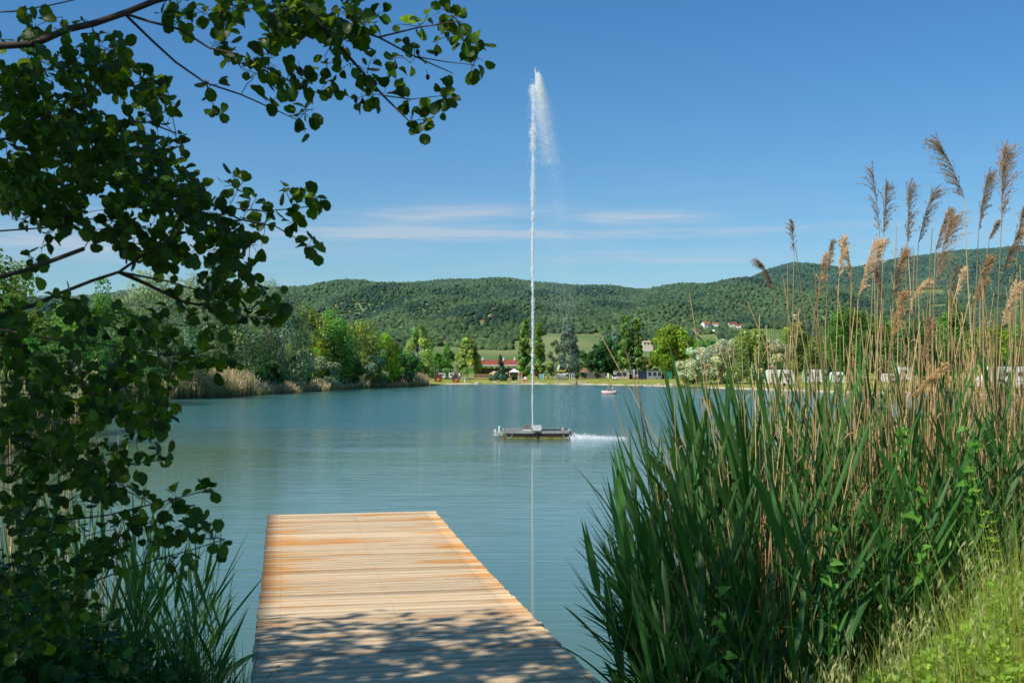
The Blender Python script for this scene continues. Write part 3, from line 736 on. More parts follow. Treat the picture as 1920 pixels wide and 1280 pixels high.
tree(1592, 714, 578, 84, 272, 'round', 'green', 'tall green tree seen through the left dry reeds', group=G3, n=3000)
tree(1650, 714, 592, 70, 276, 'round', 'mid', 'green tree seen through the middle of the dry reeds', group=G3, n=2500)
tree(1722, 714, 600, 80, 270, 'round', 'dark', 'dark tree between the two groups of campers', group=G3, n=2600)
tree(1786, 714, 564, 66, 262, 'tall', 'green', 'highest green tree among the dry plumes', group=G3, n=2900)
tree(1858, 716, 612, 90, 245, 'low', 'lime', 'bright green tree above the white camper van', group=G3, n=2900)
tree(1925, 716, 588, 70, 262, 'round', 'mid', 'green tree at the far right edge', group=G3, n=2100)
tree(1560, 714, 640, 60, 300, 'low', 'dark', 'low dark tree filling the gap behind the caravans', group=G3, n=1700)

# ------------------------------------------------------------------ reed banks across the water
def reed_mass(name, label, pts, depth, n, h, tan, seed, mat, wid=.035, plume=.35):
    """a strip of standing reeds along a shoreline polyline: too many to count, so one object"""
    g = np.random.default_rng(seed); pts = np.array(pts, float); seg = np.linalg.norm(np.diff(pts, axis=0), axis=1); cum = np.concatenate([[0], np.cumsum(seg)])
    u = g.uniform(0, cum[-1], n); bx = np.interp(u, cum, pts[:, 0]); by = np.interp(u, cum, pts[:, 1])
    bx = bx-g.uniform(0, depth, n)*.6; by = by+g.uniform(-.1, depth, n)*.5
    z = np.maximum(ground_z(bx, by), -.25)
    wave = .8+.25*np.sin(u*.9+seed)+.12*np.sin(u*2.7)
    H = h*np.exp(g.normal(0, .14, n))*wave
    lean = g.normal(0, .13, (n, 2))+np.array([.06, 0]); w_ = wid*np.exp(g.normal(0, .3, n))
    base = np.stack([bx, by, z], -1); tip = base+np.stack([lean[:, 0]*H, lean[:, 1]*H, H], -1); mid = base*.45+tip*.55+np.stack([-lean[:, 0]*H*.12, 0*H, 0*H], -1)
    a = g.uniform(0, 3.14, n); side = np.stack([np.cos(a), np.sin(a)*.5, 0*a], -1)*w_[:, None]
    V = np.stack([base-side, base+side, mid+side*.9, mid-side*.9, tip], 1).reshape(-1, 3)
    o_ = (np.arange(n)*5)[:, None]
    Q = o_+np.array([[0, 1, 2, 3]]); Tt = o_+np.array([[3, 2, 4]])
    isd = g.random(n) < tan
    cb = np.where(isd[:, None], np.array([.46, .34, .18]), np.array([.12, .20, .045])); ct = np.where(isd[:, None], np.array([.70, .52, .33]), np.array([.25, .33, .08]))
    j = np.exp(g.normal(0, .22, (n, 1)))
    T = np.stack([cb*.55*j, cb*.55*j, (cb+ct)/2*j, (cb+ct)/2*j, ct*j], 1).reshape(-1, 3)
    # dry feathery tops
    k = g.choice(n, int(n*plume)); m = len(k)
    pb = tip[k]-np.stack([0*k, 0*k, .12*H[k]], -1); pd = np.stack([g.normal(.10, .09, m), g.normal(0, .05, m), g.uniform(.2, .42, m)], -1)
    ps = np.stack([np.cos(a[k]), np.sin(a[k])*.4, 0*k], -1)*(wid*1.9)
    V2 = np.stack([pb, pb+pd*.45+ps, pb+pd, pb+pd*.45-ps], 1).reshape(-1, 3); Q2 = len(V)+(np.arange(m)*4)[:, None]+np.array([[0, 1, 2, 3]])
    T2 = np.repeat(np.array([.72, .53, .36])*np.exp(g.normal(0, .2, (m, 1))), 4, axis=0)
    o = link(name, mesh_np(name, np.concatenate([V, V2]), [np.concatenate([Q, Q2]), Tt], np.concatenate([T, T2])), mat)
    tag(o, label, kind='stuff'); return o
REEDM = leafy('far reeds', (1, 1, 1), .7, .25, .15, (1.1, 1.0, .7))
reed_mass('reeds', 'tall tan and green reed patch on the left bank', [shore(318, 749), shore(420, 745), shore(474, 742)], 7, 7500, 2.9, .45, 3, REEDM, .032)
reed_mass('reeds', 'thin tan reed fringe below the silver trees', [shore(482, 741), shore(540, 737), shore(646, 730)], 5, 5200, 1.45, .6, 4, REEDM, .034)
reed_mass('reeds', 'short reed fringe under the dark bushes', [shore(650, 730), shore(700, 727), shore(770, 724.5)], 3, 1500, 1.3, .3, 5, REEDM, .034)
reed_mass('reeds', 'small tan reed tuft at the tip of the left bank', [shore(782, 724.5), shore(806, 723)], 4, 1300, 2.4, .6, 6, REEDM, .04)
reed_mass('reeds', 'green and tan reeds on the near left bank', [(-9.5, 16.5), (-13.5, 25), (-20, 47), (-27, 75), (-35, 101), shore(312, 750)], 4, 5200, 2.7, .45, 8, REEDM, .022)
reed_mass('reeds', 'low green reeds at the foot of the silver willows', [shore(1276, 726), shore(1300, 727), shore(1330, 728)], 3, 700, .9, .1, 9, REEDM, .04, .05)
# undergrowth between the trunks of the left bank
def undergrowth(name, label, n, seed, xs, ys, hmax, leaf, colr, lo=.4, hi=9):
    g = np.random.default_rng(seed); x = g.uniform(*xs, n*4); y = g.uniform(*ys, n*4); s = lake_dist(x, y); k = (s > lo) & (s < hi); x, y = x[k][:n], y[k][:n]
    z = ground_z(x, y)+hmax*g.random(len(x))**1.3*(.6+.4*np.sin(x*.7)*np.cos(y*.31))
    Nn = unit(g.normal(0, .6, (len(x), 3))+np.array([.1, -.3, .6])); M = frames(unit(np.cross(Nn, g.normal(0, 1, (len(x), 3)))), Nn)*(leaf*np.exp(g.normal(0, .3, len(x))))[:, None, None]
    V, F_ = inst_np(QUAD, QF, M, np.stack([x, y, z], -1)); T = np.repeat(np.exp(g.normal(0, .35, (len(x), 1)))*np.array([[1, 1, 1]]), 4, axis=0)
    o = link(name, mesh_np(name, V, F_, T), colr); tag(o, label, kind='stuff')
undergrowth('undergrowth', 'dark tangled undergrowth below the left bank trees', 9000, 21, (-75, -14), (95, 268), 2.6, .42, LEAVES['dark'], .8, 16)
undergrowth('undergrowth', 'green undergrowth on the near left bank', 5000, 22, (-50, -12), (30, 100), 2.2, .22, LEAVES['green'], .8, 12)
undergrowth('hedgerow', 'distant bushes across the meadow behind the far shore', 9000, 23, (-150, 330), (400, 560), 4.6, 1.5, LEAVES['mid'], 100, 420)
# ------------------------------------------------------------------ things on and around the far shore
WHITE = simple('white paint', (.78, .77, .74), .45, .06, 2); CREAM = simple('cream plaster', (.66, .6, .48), .8, .1, 1.5); REDTILE = simple('red clay tiles', (.30, .075, .045), .8, .25, 2.5, bump=.3)
ORTILE = simple('orange clay tiles', (.46, .14, .07), .8, .25, 2.5, bump=.3); DARKW = simple('dark brown timber', (.06, .038, .024), .8, .3, 5, bump=.3); GREYW = simple('grey wood', (.22, .2, .175), .8, .25, 5)
GLASS = simple('dark window glass', (.03, .04, .05), .12, .1, 1, spec=.7); STEEL = simple('galvanised steel', (.42, .43, .44), .4, .12, 4, metal=.6); BLACK = simple('black rubber', (.012, .012, .012), .7, .2, 3)
ORANGE = simple('orange varnished wood', (.52, .17, .035), .45, .2, 4); BROWNW = simple('brown barrel wood', (.19, .065, .025), .55, .3, 5); YELLOW = simple('yellow plastic', (.75, .48, .04), .4, .1, 3)
RED = simple('red paint', (.55, .045, .03), .45, .12, 3); GREEN = simple('green awning cloth', (.015, .22, .16), .7, .15, 3); TEAL = simple('turquoise panel', (.12, .42, .40), .5, .12, 2); BEIGE = simple('beige tent cloth', (.46, .40, .29), .85, .12, 2)
GREYC = simple('grey tent cloth', (.30, .30, .28), .85, .12, 2); NAVY = simple('dark blue window film', (.025, .035, .07), .3, .2, 2); STRAW = simple('straw thatch', (.55, .41, .22), .9, .25, 6); STONE = simple('pale shore stone', (.48, .43, .36), .9, .25, 5, bump=.5)
GREYST = simple('weathered grey stone', (.30, .28, .25), .9, .3, 5, bump=.5); SKIN = simple('skin', (.50, .27, .18), .55, .08, 6); HAIR = simple('dark hair', (.035, .022, .014), .6, .2, 8); PINK = simple('pale pink vinyl', (.74, .60, .54), .35, .06, 3); SALMON = simple('salmon red vinyl', (.55, .17, .11), .4, .1, 3)
NETM = simple('grey netting', (.30, .31, .33), .8, .1, 8); BLUE = simple('blue cloth', (.05, .16, .42), .7, .1, 4)

def at(px, d, dz=0.0):
    x = PX(px, d); return (x, d, gz(x, d)+dz)
def face_cam(x, y): return math.atan2(-x, y)*1.0       # turn a thing so that its front looks to the water's middle

def house(px, py, d, wd, dp, hh, rh, zf, label, rz=0.0, roof=ORTILE, wall=WHITE, cat='house', name='house', wins=2):
    x = PX(px, d); z = HC+(HY-py)/F*d
    t = thing(name, label, cat, (x, d, z), rz, 'houses among the trees on the hillside' if cat == 'house' else None)
    m = MB(); a, b = wd/2, dp/2
    m.poly([(-a, -b, -4), (a, -b, -4), (a, b, -4), (-a, b, -4), (-a, -b, hh), (a, -b, hh), (a, b, hh), (-a, b, hh), (-a, 0, hh+rh), (a, 0, hh+rh)],
           [(0, 1, 5, 4), (2, 3, 7, 6), (1, 2, 6, 9, 5), (3, 0, 4, 8, 7), (3, 2, 1, 0)])
    m.build('wall', wall, t)
    r = MB(); e = .35; th = .18
    for s_ in (-1, 1):
        y1 = s_*(b+e); zz = hh-e*rh/b
        r.poly([(-a-e, y1, zz+.04), (a+e, y1, zz+.04), (a+e, 0, hh+rh+.04), (-a-e, 0, hh+rh+.04), (-a-e, y1, zz+th), (a+e, y1, zz+th), (a+e, 0, hh+rh+th), (-a-e, 0, hh+rh+th)],
               [(4, 5, 6, 7), (3, 2, 1, 0), (0, 1, 5, 4), (1, 2, 6, 5), (3, 0, 4, 7)])
    ro = r.build('roof', roof, t)
    MB().box((a*.4, b*.35, hh+rh*.95), (.6, .6, 1.3)).build('chimney', wall, ro)
    for k in range(wins):
        xx = -a+(k+.5)*wd/wins
        f = MB().box((xx, -b-.03, hh*.55), (1.1, .08, 1.4)).build('window', GLASS, t)
        MB().box((xx, -b-.05, hh*.55+.76), (1.3, .1, .12)).build('frame', WHITE, f)
    return t
H1 = lambda px, py: None
def hill_d(px, py):
    ds = np.linspace(D1A, D1B, 600); z = hill1_z(np.full(600, float(px)), ds); pr = HY-(z-HC)/ds*F
    k = np.argmax(pr <= py); return float(ds[k])
for (px, py, wd, dp, hh, rh, rz, ro, lab) in [
    (1323, 613, 14, 11, 6.5, 3.6, .5, ORTILE, 'big white gabled house, leftmost of the upper hillside row'),
    (1342, 612, 12, 9, 4.5, 2.4, -.2, ORTILE, 'white house with the brightest orange roof in the upper row'),
    (1373, 612, 15, 9, 4.6, 3.0, .15, REDTILE, 'long white house with red roof left of its low neighbour'),
    (1388, 614, 13, 8, 3.6, 2.2, -.3, REDTILE, 'low white house at the right end of the upper row'),
    (1306, 625, 13, 9, 4.2, 3.4, .35, REDTILE, 'steep red roofed white house lowest on the slope'),
    (1338, 624, 6, 5, 3.4, 2.0, -.6, WHITE, 'tiny white cottage below the orange roofed house'),
    (1390, 620, 15, 5, 2.6, .8, .1, GREYW, 'flat grey roofed shed below the low white house'),
    (903, 603.5, 6.5, 4.5, 2.2, 1.3, .1, ORTILE, 'single small house alone in the forest above the restaurant'),
    (1489, 594, 6, 5, 3, 1.4, .2, WHITE, 'lone white hut high in the forest above the caravans')]:
    d = hill_d(px, py); k = d/2250
    house(px, py, d, wd*k, dp*k, hh*k, rh*k, None, lab, rz, ro)
# white tower above the left bank trees
d = hill_d(633, 606); t = thing('tower', 'slim white tower rising from the forest behind the left bank', 'tower', (PX(633, d), d, HC+(HY-606)/F*d))
MB().box((0, 0, 4), (5.2, 5.2, 14)).build('wall', WHITE, t); MB().lathe((0, 0, 11), [(3.9, 0), (3.9, .5), (2.2, 2.2), (.1, 3.2)], 8).build('roof', GREYW, t)
for z_ in (5, 8.5): MB().box((0, -2.64, z_), (1.1, .1, 1.7)).build('window', GLASS, t)
# pale barn by the poplars
d = 900; house(1214, 648, 850, 7, 5, 2.4, .9, None, 'cream barn among the vineyards right of the poplars', .1, STRAW, CREAM, 'barn', 'barn', 3)

# ---- restaurant with long red roof and open porch
d = 352; x = PX(933, d); z = gz(x, d); k = d/F
t = thing('restaurant', 'long low restaurant with red tiled roof and dark open porch', 'restaurant', (x, d, z))
Wd = 88*k; z_ = lambda py: HC+(HY-py)*k-z
MB().box((0, 5, z_(690)/2), (Wd, 6, z_(690)-.02)).build('wall', DARKW, t)
r = MB(); e0, e1, rt = z_(686.5), z_(685.6), z_(674)
r.poly([(-Wd/2-.5, -1.2, e0), (Wd/2+.5, -1.2, e0), (Wd/2+.5, 4.5, rt), (-Wd/2-.5, 4.5, rt), (Wd/2+.5, 9, e0), (-Wd/2-.5, 9, e0), (-Wd/2-.5, -1.2, e0-.12), (Wd/2+.5, -1.2, e0-.12), (Wd/2+.5, 9, e0-.12), (-Wd/2-.5, 9, e0-.12)],
       [(0, 1, 2, 3), (3, 2, 4, 5), (6, 7, 1, 0), (4, 8, 9, 5), (7, 6, 9, 8), (1, 7, 8, 4, 2), (6, 0, 3, 5, 9)])
ro = r.build('roof', REDTILE, t)
for q in (-.33, .12, .36): MB().box((Wd*q, 3.4, rt+.2), (.5, .5, .9)).build('chimney', WHITE, ro)
MB().box((0, -1.33, z_(684.9)), (Wd+1, .16, .45)).build('gutter_board', simple('pale fascia', (.56, .47, .46), .6, .1, 2), t)
for kx in range(9): MB().box((-Wd/2+.3+kx*(Wd-.6)/8, -.9, z_(687)/2), (.22, .22, z_(687)-.02)).build('post', DARKW, t)
for kx in range(8):
    xx = -Wd/2+.3+(kx+.5)*(Wd-.6)/8; f = MB().box((xx, 1.97, 1.55), (1.0, .06, 1.35)).build('window', GLASS, t)
    MB().box((xx, 1.93, 1.55), (.07, .08, 1.35)).box((xx, 1.93, 2.28), (1.15, .08, .09)).build('frame', STRAW, f)
MB().box((0, -.9, .45), (Wd, .12, .75)).build('railing', simple('wicker rail', (.17, .12, .075), .9, .3, 6), t)

# ---- two big barrels
def barrel(px, d, label, extra=False):
    t = thing('barrel_hut', label, 'barrel', at(px, d), -.05, 'barrels on the beach meadow')
    n = 26; r = 14.6*d/F/2; m = MB()
    m.tube([(0, -.2, r), (0, .9, r), (0, 2.0, r)], [r*.97, r, r*.97], n, cap=True).build('barrel_body', BROWNW, t, smooth=False)
    MB().tube([(0, -.30, r), (0, -.21, r)], [r*.83, r*.83], n).build('round_door', simple('dark barrel inside', (.085, .045, .03), .8, .35, 3), t)
    for y in (.1, 1.6): MB().tube([(0, y, r), (0, y+.1, r)], [r*1.015, r*1.015], n).build('hoop', DARKW, t)
    MB().lathe((r*.42, -.75, .05), [(.1, 0), (.5, .08), (.62, .45), (.58, .62), (.2, .66)], 14).build('seat', ORANGE, t)
    MB().box((r*.42, -.42, r*.62), (.95, .09, .7), tilt=(.25, 0)).build('backrest', ORANGE, t)
    MB().box((0, .9, .06), (r*1.5, 1.8, .12)).build('foot', DARKW, t)
    return t
barrel(820.5, 306, 'left one of two big brown barrels with orange seat')
barrel(854, 306, 'right one of two big brown barrels, blue towel beside it')
tw = MB(); tw.poly([(0, 0, 0), (.42, 0, 0), (.36, .02, .9), (.05, .02, .95), (0, .1, 0), (.42, .1, 0), (.36, .07, .9), (.05, .07, .95)], [(0, 1, 2, 3), (5, 4, 7, 6), (3, 2, 6, 7), (1, 5, 6, 2), (4, 0, 3, 7)])
px_, py_, pz_ = at(857.5, 305.4); o = tw.build('towel', BLUE, None); o.location = (px_, py_, pz_+.75); tag(o, 'blue towel hanging by the right barrel', 'towel')

# ---- ball stop net, volleyball net, posts
t = thing('ball_stop_net', 'tall grey ball stop net on steel posts behind the barrels', 'net', at(838, 322))
for k_, xx in enumerate((-3.4, -1.1, 1.2, 3.1)): MB().tube([(xx, 0, -.1), (xx, 0, 3.1)], .045, 8).build('post', STEEL, t)
m = MB()
for q in range(25): m.box((1.2+1.9*q/24, .02, 1.7), (.018, .018, 2.6))
for q in range(20): m.box((2.15, .03, .45+2.55*q/19), (1.9, .018, .018))
m.build('netting', NETM, t)
m = MB()
for q in range(24): m.box((-3.4+4.6*q/23, .02, 1.7), (.010, .010, 2.7))
for q in range(10): m.box((-1.1, .03, .45+2.6*q/9), (4.6, .012, .012))
m.build('mesh_panel', NETM, t)
t = thing('volleyball_net', 'beach volleyball net with yellow bands between two posts', 'net', at(899, 318))
Wn = 53*318/F
for s_ in (-1, 1): MB().tube([(s_*Wn/2, 0, 0), (s_*Wn/2, 0, 1.75)], .05, 8).build('post', STRAW, t)
for z0 in (1.62, .72): MB().box((0, 0, z0), (Wn, .02, .10)).build('band', YELLOW if z0 > 1 else STRAW, t)
m = MB()
for q in range(60): m.box((-Wn/2+Wn*q/59, 0, 1.17), (.012, .012, .8))
for q in range(7): m.box((0, .01, .8+.75*q/6), (Wn, .012, .012))
m.build('netting', NETM, t)
for px, d, hh, mat, lab in [(868, 316, 1.95, STRAW, 'pale wooden post left of the volleyball net'), (881, 312, 1.0, GREEN, 'short green post in front of the volleyball net'), (871.5, 303, .95, WHITE, 'white life ring post on the meadow by the barrels'), (862, 320, 1.9, CREAM, 'broad cream post beside the ball stop net')]:
    t = thing('wooden_post', lab, 'post', at(px, d)); MB().cyl((0, 0, -.1), .14 if mat != CREAM else .3, hh+.1, 10, .12 if mat != CREAM else .3).build('post', mat, t)
    MB().lathe((0, 0, hh), [(.17 if mat != CREAM else .33, 0), (.17 if mat != CREAM else .33, .05), (.03, .1)], 10).build('cap', mat, t)
# camper under the trees at the left end
t = thing('white_trailer', 'white trailer parked behind the two barrels', 'trailer', at(829, 330))
MB().box((0, 0, .95), (1.9, 3.0, 1.3)).build('body', WHITE, t, bevel=.12); MB().box((0, -1.52, 1.2), (1.2, .05, .5)).build('window', GLASS, t)
for s_ in (-1, 1): MB().tube([(s_*.8, -.2, .3), (s_*.95, -.2, .3)], .3, 14).build('wheel', BLACK, t)
t = thing('white_trailer', 'second white trailer standing beside the grey net', 'trailer', at(847, 332))
MB().box((0, 0, 1.0), (1.5, 3.0, 1.4)).build('body', WHITE, t, bevel=.12); MB().box((0, -1.52, 1.25), (.8, .05, .5)).build('window', GLASS, t)
for s_ in (-1, 1): MB().tube([(s_*.6, -.2, .3), (s_*.75, -.2, .3)], .3, 14).build('wheel', BLACK, t)
# ---- tan stall with thatched umbrellas, white pavilion
def parasol(px, d, r, h, mat, lab, cat='parasol', grp='straw parasols by the restaurant'):
    t = thing(cat, lab, cat, at(px, d), group=grp)
    MB().cyl((0, 0, 0), .06, h*.8, 8).build('pole', GREYW, t); MB().lathe((0, 0, h*.62), [(r, 0), (r, .12), (r*.55, h*.2), (.1, h*.38)], 12).build('canopy', mat, t)
parasol(927, 330, 1.5, 2.3, STRAW, 'straw parasol left of the blue spruce'); parasol(945, 331, 1.4, 2.3, STRAW, 'straw parasol right of the blue spruce'); parasol(981, 334, 1.5, 2.3, STRAW, 'straw parasol behind the red lifeguard chair')
t = thing('pavilion', 'white peaked pavilion tent near the blue spruce', 'pavilion', at(964, 328)); a = 1.25
for sx_ in (-1, 1):
    for sy_ in (-1, 1): MB().cyl((sx_*a, sy_*a, 0), .05, 2.0, 8).build('leg', WHITE, t)
MB().poly([(-a-.15, -a-.15, 1.9), (a+.15, -a-.15, 1.9), (a+.15, a+.15, 1.9), (-a-.15, a+.15, 1.9), (-a-.15, -a-.15, 2.15), (a+.15, -a-.15, 2.15), (a+.15, a+.15, 2.15), (-a-.15, a+.15, 2.15), (0, 0, 3.0)],
          [(3, 2, 1, 0), (0, 1, 5, 4), (1, 2, 6, 5), (2, 3, 7, 6), (3, 0, 4, 7), (4, 5, 8), (5, 6, 8), (6, 7, 8), (7, 4, 8)]).build('canopy', WHITE, t)
def bush(px, d, r, h, leafm, label, n=500):
    t = thing('bush', label, 'bush', at(px, d)); V, F_, T, C = crown_np(int(px), h, r*2, 'low', n, .32, 14, .25)
    link('foliage', mesh_np('foliage', V, F_, T), LEAVES[leafm], t); tv, tf = tubes_np(trunk_lines(int(px), h, r*2, C, .06, 4), 5); link('stem', mesh_np('stem', tv, [tf]), BARKS['brown'], t)
bush(964, 320, .95, 1.5, 'dark', 'round clipped bush in front of the white pavilion', 800); bush(922, 318, .8, .9, 'green', 'low green bush at the end of the volleyball net')
bush(950, 322, .7, 1.6, 'dark', 'dark bush between blue spruce and pavilion'); bush(1081, 330, .9, 1.9, 'green', 'left green bush beside the white door frame'); bush(1094, 331, .9, 1.8, 'mid', 'right green bush under the red roofed hut')
bush(1122, 333, 1.0, 2.2, 'olive', 'olive bush in front of the grey camp wall'); bush(1172, 322, .75, 2.0, 'dark', 'dark bush in front of the beige awning tent')
# ---- lifeguard chair, trolley, slide, playground
t = thing('lifeguard_chair', 'white lifeguard chair with a red back panel', 'chair', at(975, 316))
for sx_ in (-.42, .42):
    for sy_ in (-.4, .4): MB().tube([(sx_*1.25, sy_*1.25, 0), (sx_, sy_, 1.9)], .045, 8).build('leg', WHITE, t)
MB().box((0, 0, 1.12), (.9, .8, .07)).build('seat', WHITE, t); MB().box((0, -.42, 1.62), (.92, .05, .55)).build('backrest', RED, t)
for z0 in (.35, .7): MB().box((0, -.48, z0), (.95, .05, .06)).build('rung', WHITE, t)
t = thing('hand_trolley', 'white and red trolley standing by the poplar', 'trolley', at(985, 312))
MB().box((0, 0, .62), (1.0, .7, .5)).build('tray', WHITE, t, bevel=.06); MB().lathe((0, 0, .87), [(.36, 0), (.4, .1), (.3, .28), (.05, .33)], 12).build('hood', WHITE, t)
for sx_ in (-.35, .38): MB().tube([(sx_, -.42, .26), (sx_, -.3, .26)], .26, 14).build('wheel', RED, t)
MB().tube([(-.5, 0, .7), (-.95, 0, .95)], .03, 6).build('handle', STEEL, t)
t = thing('playground_slide', 'red playground slide right of the water jet', 'slide', at(1003, 326), .25)
m = MB(); n_ = 9
for i_ in range(n_-1):
    a0 = i_/(n_-1); a1 = (i_+1)/(n_-1); za, zb = [1.9*(1-q)**1.3+.2 for q in (a0, a1)]; xa, xb = 2.6*a0, 2.6*a1
    for y0, y1, up in ((-.28, .28, 0), (-.32, -.28, .16), (.28, .32, .16)):
        m.poly([(xa, y0, za-.04), (xb, y0, zb-.04), (xb, y1, zb-.04), (xa, y1, za-.04), (xa, y0, za+up), (xb, y0, zb+up), (xb, y1, zb+up), (xa, y1, za+up)], [(4, 5, 6, 7), (3, 2, 1, 0), (0, 1, 5, 4), (2, 3, 7, 6), (1, 2, 6, 5), (3, 0, 4, 7)])
m.build('chute', RED, t)
for sy_ in (-.35, .35): MB().tube([(-.05, sy_, 0), (-.05, sy_, 2.9)], .05, 8).build('post', GREYW, t)
for q in range(5): MB().box((-.05, 0, .35+q*.36), (.05, .7, .05)).build('rung', GREYW, t)
MB().box((-.45, 0, 2.05), (.9, .8, .06)).build('platform', GREYW, t)
MB().poly([(-1.0, -.6, 2.9), (.1, -.6, 2.9), (.1, .6, 2.9), (-1.0, .6, 2.9), (-.45, -.6, 3.4), (-.45, .6, 3.4)], [(0, 1, 4), (1, 2, 5, 4), (2, 3, 5), (3, 0, 4, 5), (3, 2, 1, 0)]).build('roof', YELLOW, t)
t = thing('play_panel', 'turquoise climbing panel with white post on the playground', 'play panel', at(1015, 322))
MB().box((-.05, 0, .85), (.95, .08, 1.5)).build('panel', TEAL, t, bevel=.03); MB().cyl((.52, -.05, 0), .07, 1.75, 8).build('post', WHITE, t); MB().cyl((-.56, -.05, 0), .05, 1.6, 8).build('post', WHITE, t)
t = thing('climbing_frame', 'wooden climbing frame with slanting beams on the playground', 'climbing frame', at(1031, 328))
for xx in (-1.2, -.3, .9): MB().tube([(xx-.45, 0, 0), (xx+.2, .1, 2.1)], .06, 6).build('beam', simple('climbing timber', (.33, .23, .14), .8, .2, 4), t)
MB().tube([(-1.2, .1, 2.0), (1.4, .1, 2.0)], .06, 6).build('crossbar', DARKW, t)
for xx in (-.7, .2, .7): MB().tube([(xx, .1, 2.0), (xx+.05, .05, .5)], .02, 5).build('rope', STRAW, t)
# ---- boat rack: shed, hull, kayak, paddle board
rx, ry, rz_ = at(1052, 322)
t = thing('boat_shed', 'small grey boat shed carrying canoes above it', 'shed', (rx, ry, rz_))
MB().box((-.3, 0, .7), (1.5, 1.6, 1.4)).build('wall', simple('grey slate boards', (.16, .18, .21), .8, .2, 3), t); MB().box((.35, -.95, .42), (1.4, .5, .7)).build('chest', GREYW, t)
for xx in (-.95, .95): MB().cyl((xx, 0, 0), .05, 2.55, 8).build('post', GREYW, t)
for z0 in (1.55, 2.2): MB().box((0, -.1, z0), (2.2, .06, .06)).build('bar', GREYW, t)
MB().box((.15, -.92, .95), (1.3, .08, .1)).build('ledge', WHITE, t)
def hull(name, label, cat, loc, L_, W_, H_, mat, rot, cut=True):
    V, Fc = [], []; n = 15; k = 9
    for i_ in range(n):
        u = i_/(n-1)*2-1; ww = W_/2*max(.04, (1-abs(u)**2.3)); hh = H_*(1-.12*(1-u*u))
        for j_ in range(k):
            a = math.pi*j_/(k-1); V.append((u*L_/2, -math.cos(a)*ww, -math.sin(a)**.8*hh*max(.15, (1-abs(u)**3)) + abs(u)**3*H_*.25))
    for i_ in range(n-1):
        for j_ in range(k-1): a = i_*k+j_; Fc.append((a, a+1, a+k+1, a+k))
        Fc.append((i_*k+k-1, i_*k, (i_+1)*k, (i_+1)*k+k-1))
    o = link(name, MB().poly(V, Fc).mesh(name, True), mat); o.location = loc; o.rotation_euler = rot; return tag(o, label, cat)
hull('boat_hull', 'white boat hull stored upside down over the grey shed', 'boat', (rx+.55, ry-.3, rz_+1.60), 3.0, .9, .8, WHITE, (0, R(-8), 0))
kayak = hull('kayak', 'yellow kayak with green tip lying on the boat rack', 'kayak', (rx+.15, ry-.3, rz_+2.5), 2.8, .62, .42, YELLOW, (0, R(-2), 0))
kt = hull('tip', None, None, (0, 0, 0), .9, .34, .36, simple('green plastic', (.10, .30, .04), .4, .1, 3), (0, 0, 0)); kt.parent = kayak; kt.location = (-1.18, 0, .02)
kc = MB().lathe((.1, 0, -.02), [(.26, 0), (.3, .05), (.24, .07)], 14).build('cockpit', ORANGE, kayak)
t = thing('paddle_board', 'white paddle board propped upright behind the kayak', 'paddle board', (rx-.7, ry+.15, rz_+2.35))
m = MB(); pts = []
for q in range(20):
    a = 2*math.pi*q/20; pts.append((.28*math.cos(a), .85*math.sin(a)))
c_, s_ = math.cos(-.32), math.sin(-.32)
fr = [(p[0]*c_-p[1]*s_, -.05, p[0]*s_+p[1]*c_+.95) for p in pts]; bk = [(p[0], .05, p[2]) for p in fr]
m.poly(fr+bk, [tuple(range(20)), tuple(reversed(range(20, 40)))]+[(i_, 20+i_, 20+(i_+1) % 20, (i_+1) % 20) for i_ in range(20)]).build('board', WHITE, t)
MB().box((.18, -.08, .6), (.06, .05, .35), tilt=(0, .32)).build('fin', BLACK, t)
# ---- white door frame, red roofed hut, camp wall
t = thing('shower_frame', 'white open frame of a beach shower by the grey blue poplar', 'shower', at(1072, 320))
for xx in (-.65, 0, .6): MB().box((xx, 0, .8), (.12, .12, 1.65)).build('post', WHITE, t)
MB().box((0, 0, 1.66), (1.4, .14, .1)).build('bar', WHITE, t); MB().box((-.33, .02, .5), (.5, .05, .5)).build('panel', GREYW, t)
t = thing('hut', 'small hut with reddish roof between bushes', 'hut', at(1096, 345)); MB().box((0, 0, .9), (2.2, 2, 1.8)).build('wall', DARKW, t)
MB().poly([(-1.5, -1.4, 1.7), (1.5, -1.4, 1.7), (1.5, 1.4, 1.7), (-1.5, 1.4, 1.7), (0, 0, 3.1)], [(3, 2, 1, 0), (0, 1, 4), (1, 2, 4), (2, 3, 4), (3, 0, 4)]).build('roof', simple('faded red tiles', (.30, .13, .09), .8, .2, 3), t)
MB().box((.3, -1.02, .8), (.7, .06, 1.5)).build('door', GREYW, t)
t = thing('camp_wall', 'low dark grey wall at the edge of the campsite', 'wall', at(1115, 342)); MB().box((0, 0, .8), (6.2, .2, 1.6)).build('wall', simple('grey boards', (.13, .125, .12), .85, .25, 3), t); MB().box((0, 0, 1.64), (6.3, .26, .08)).build('coping', GREYW, t)
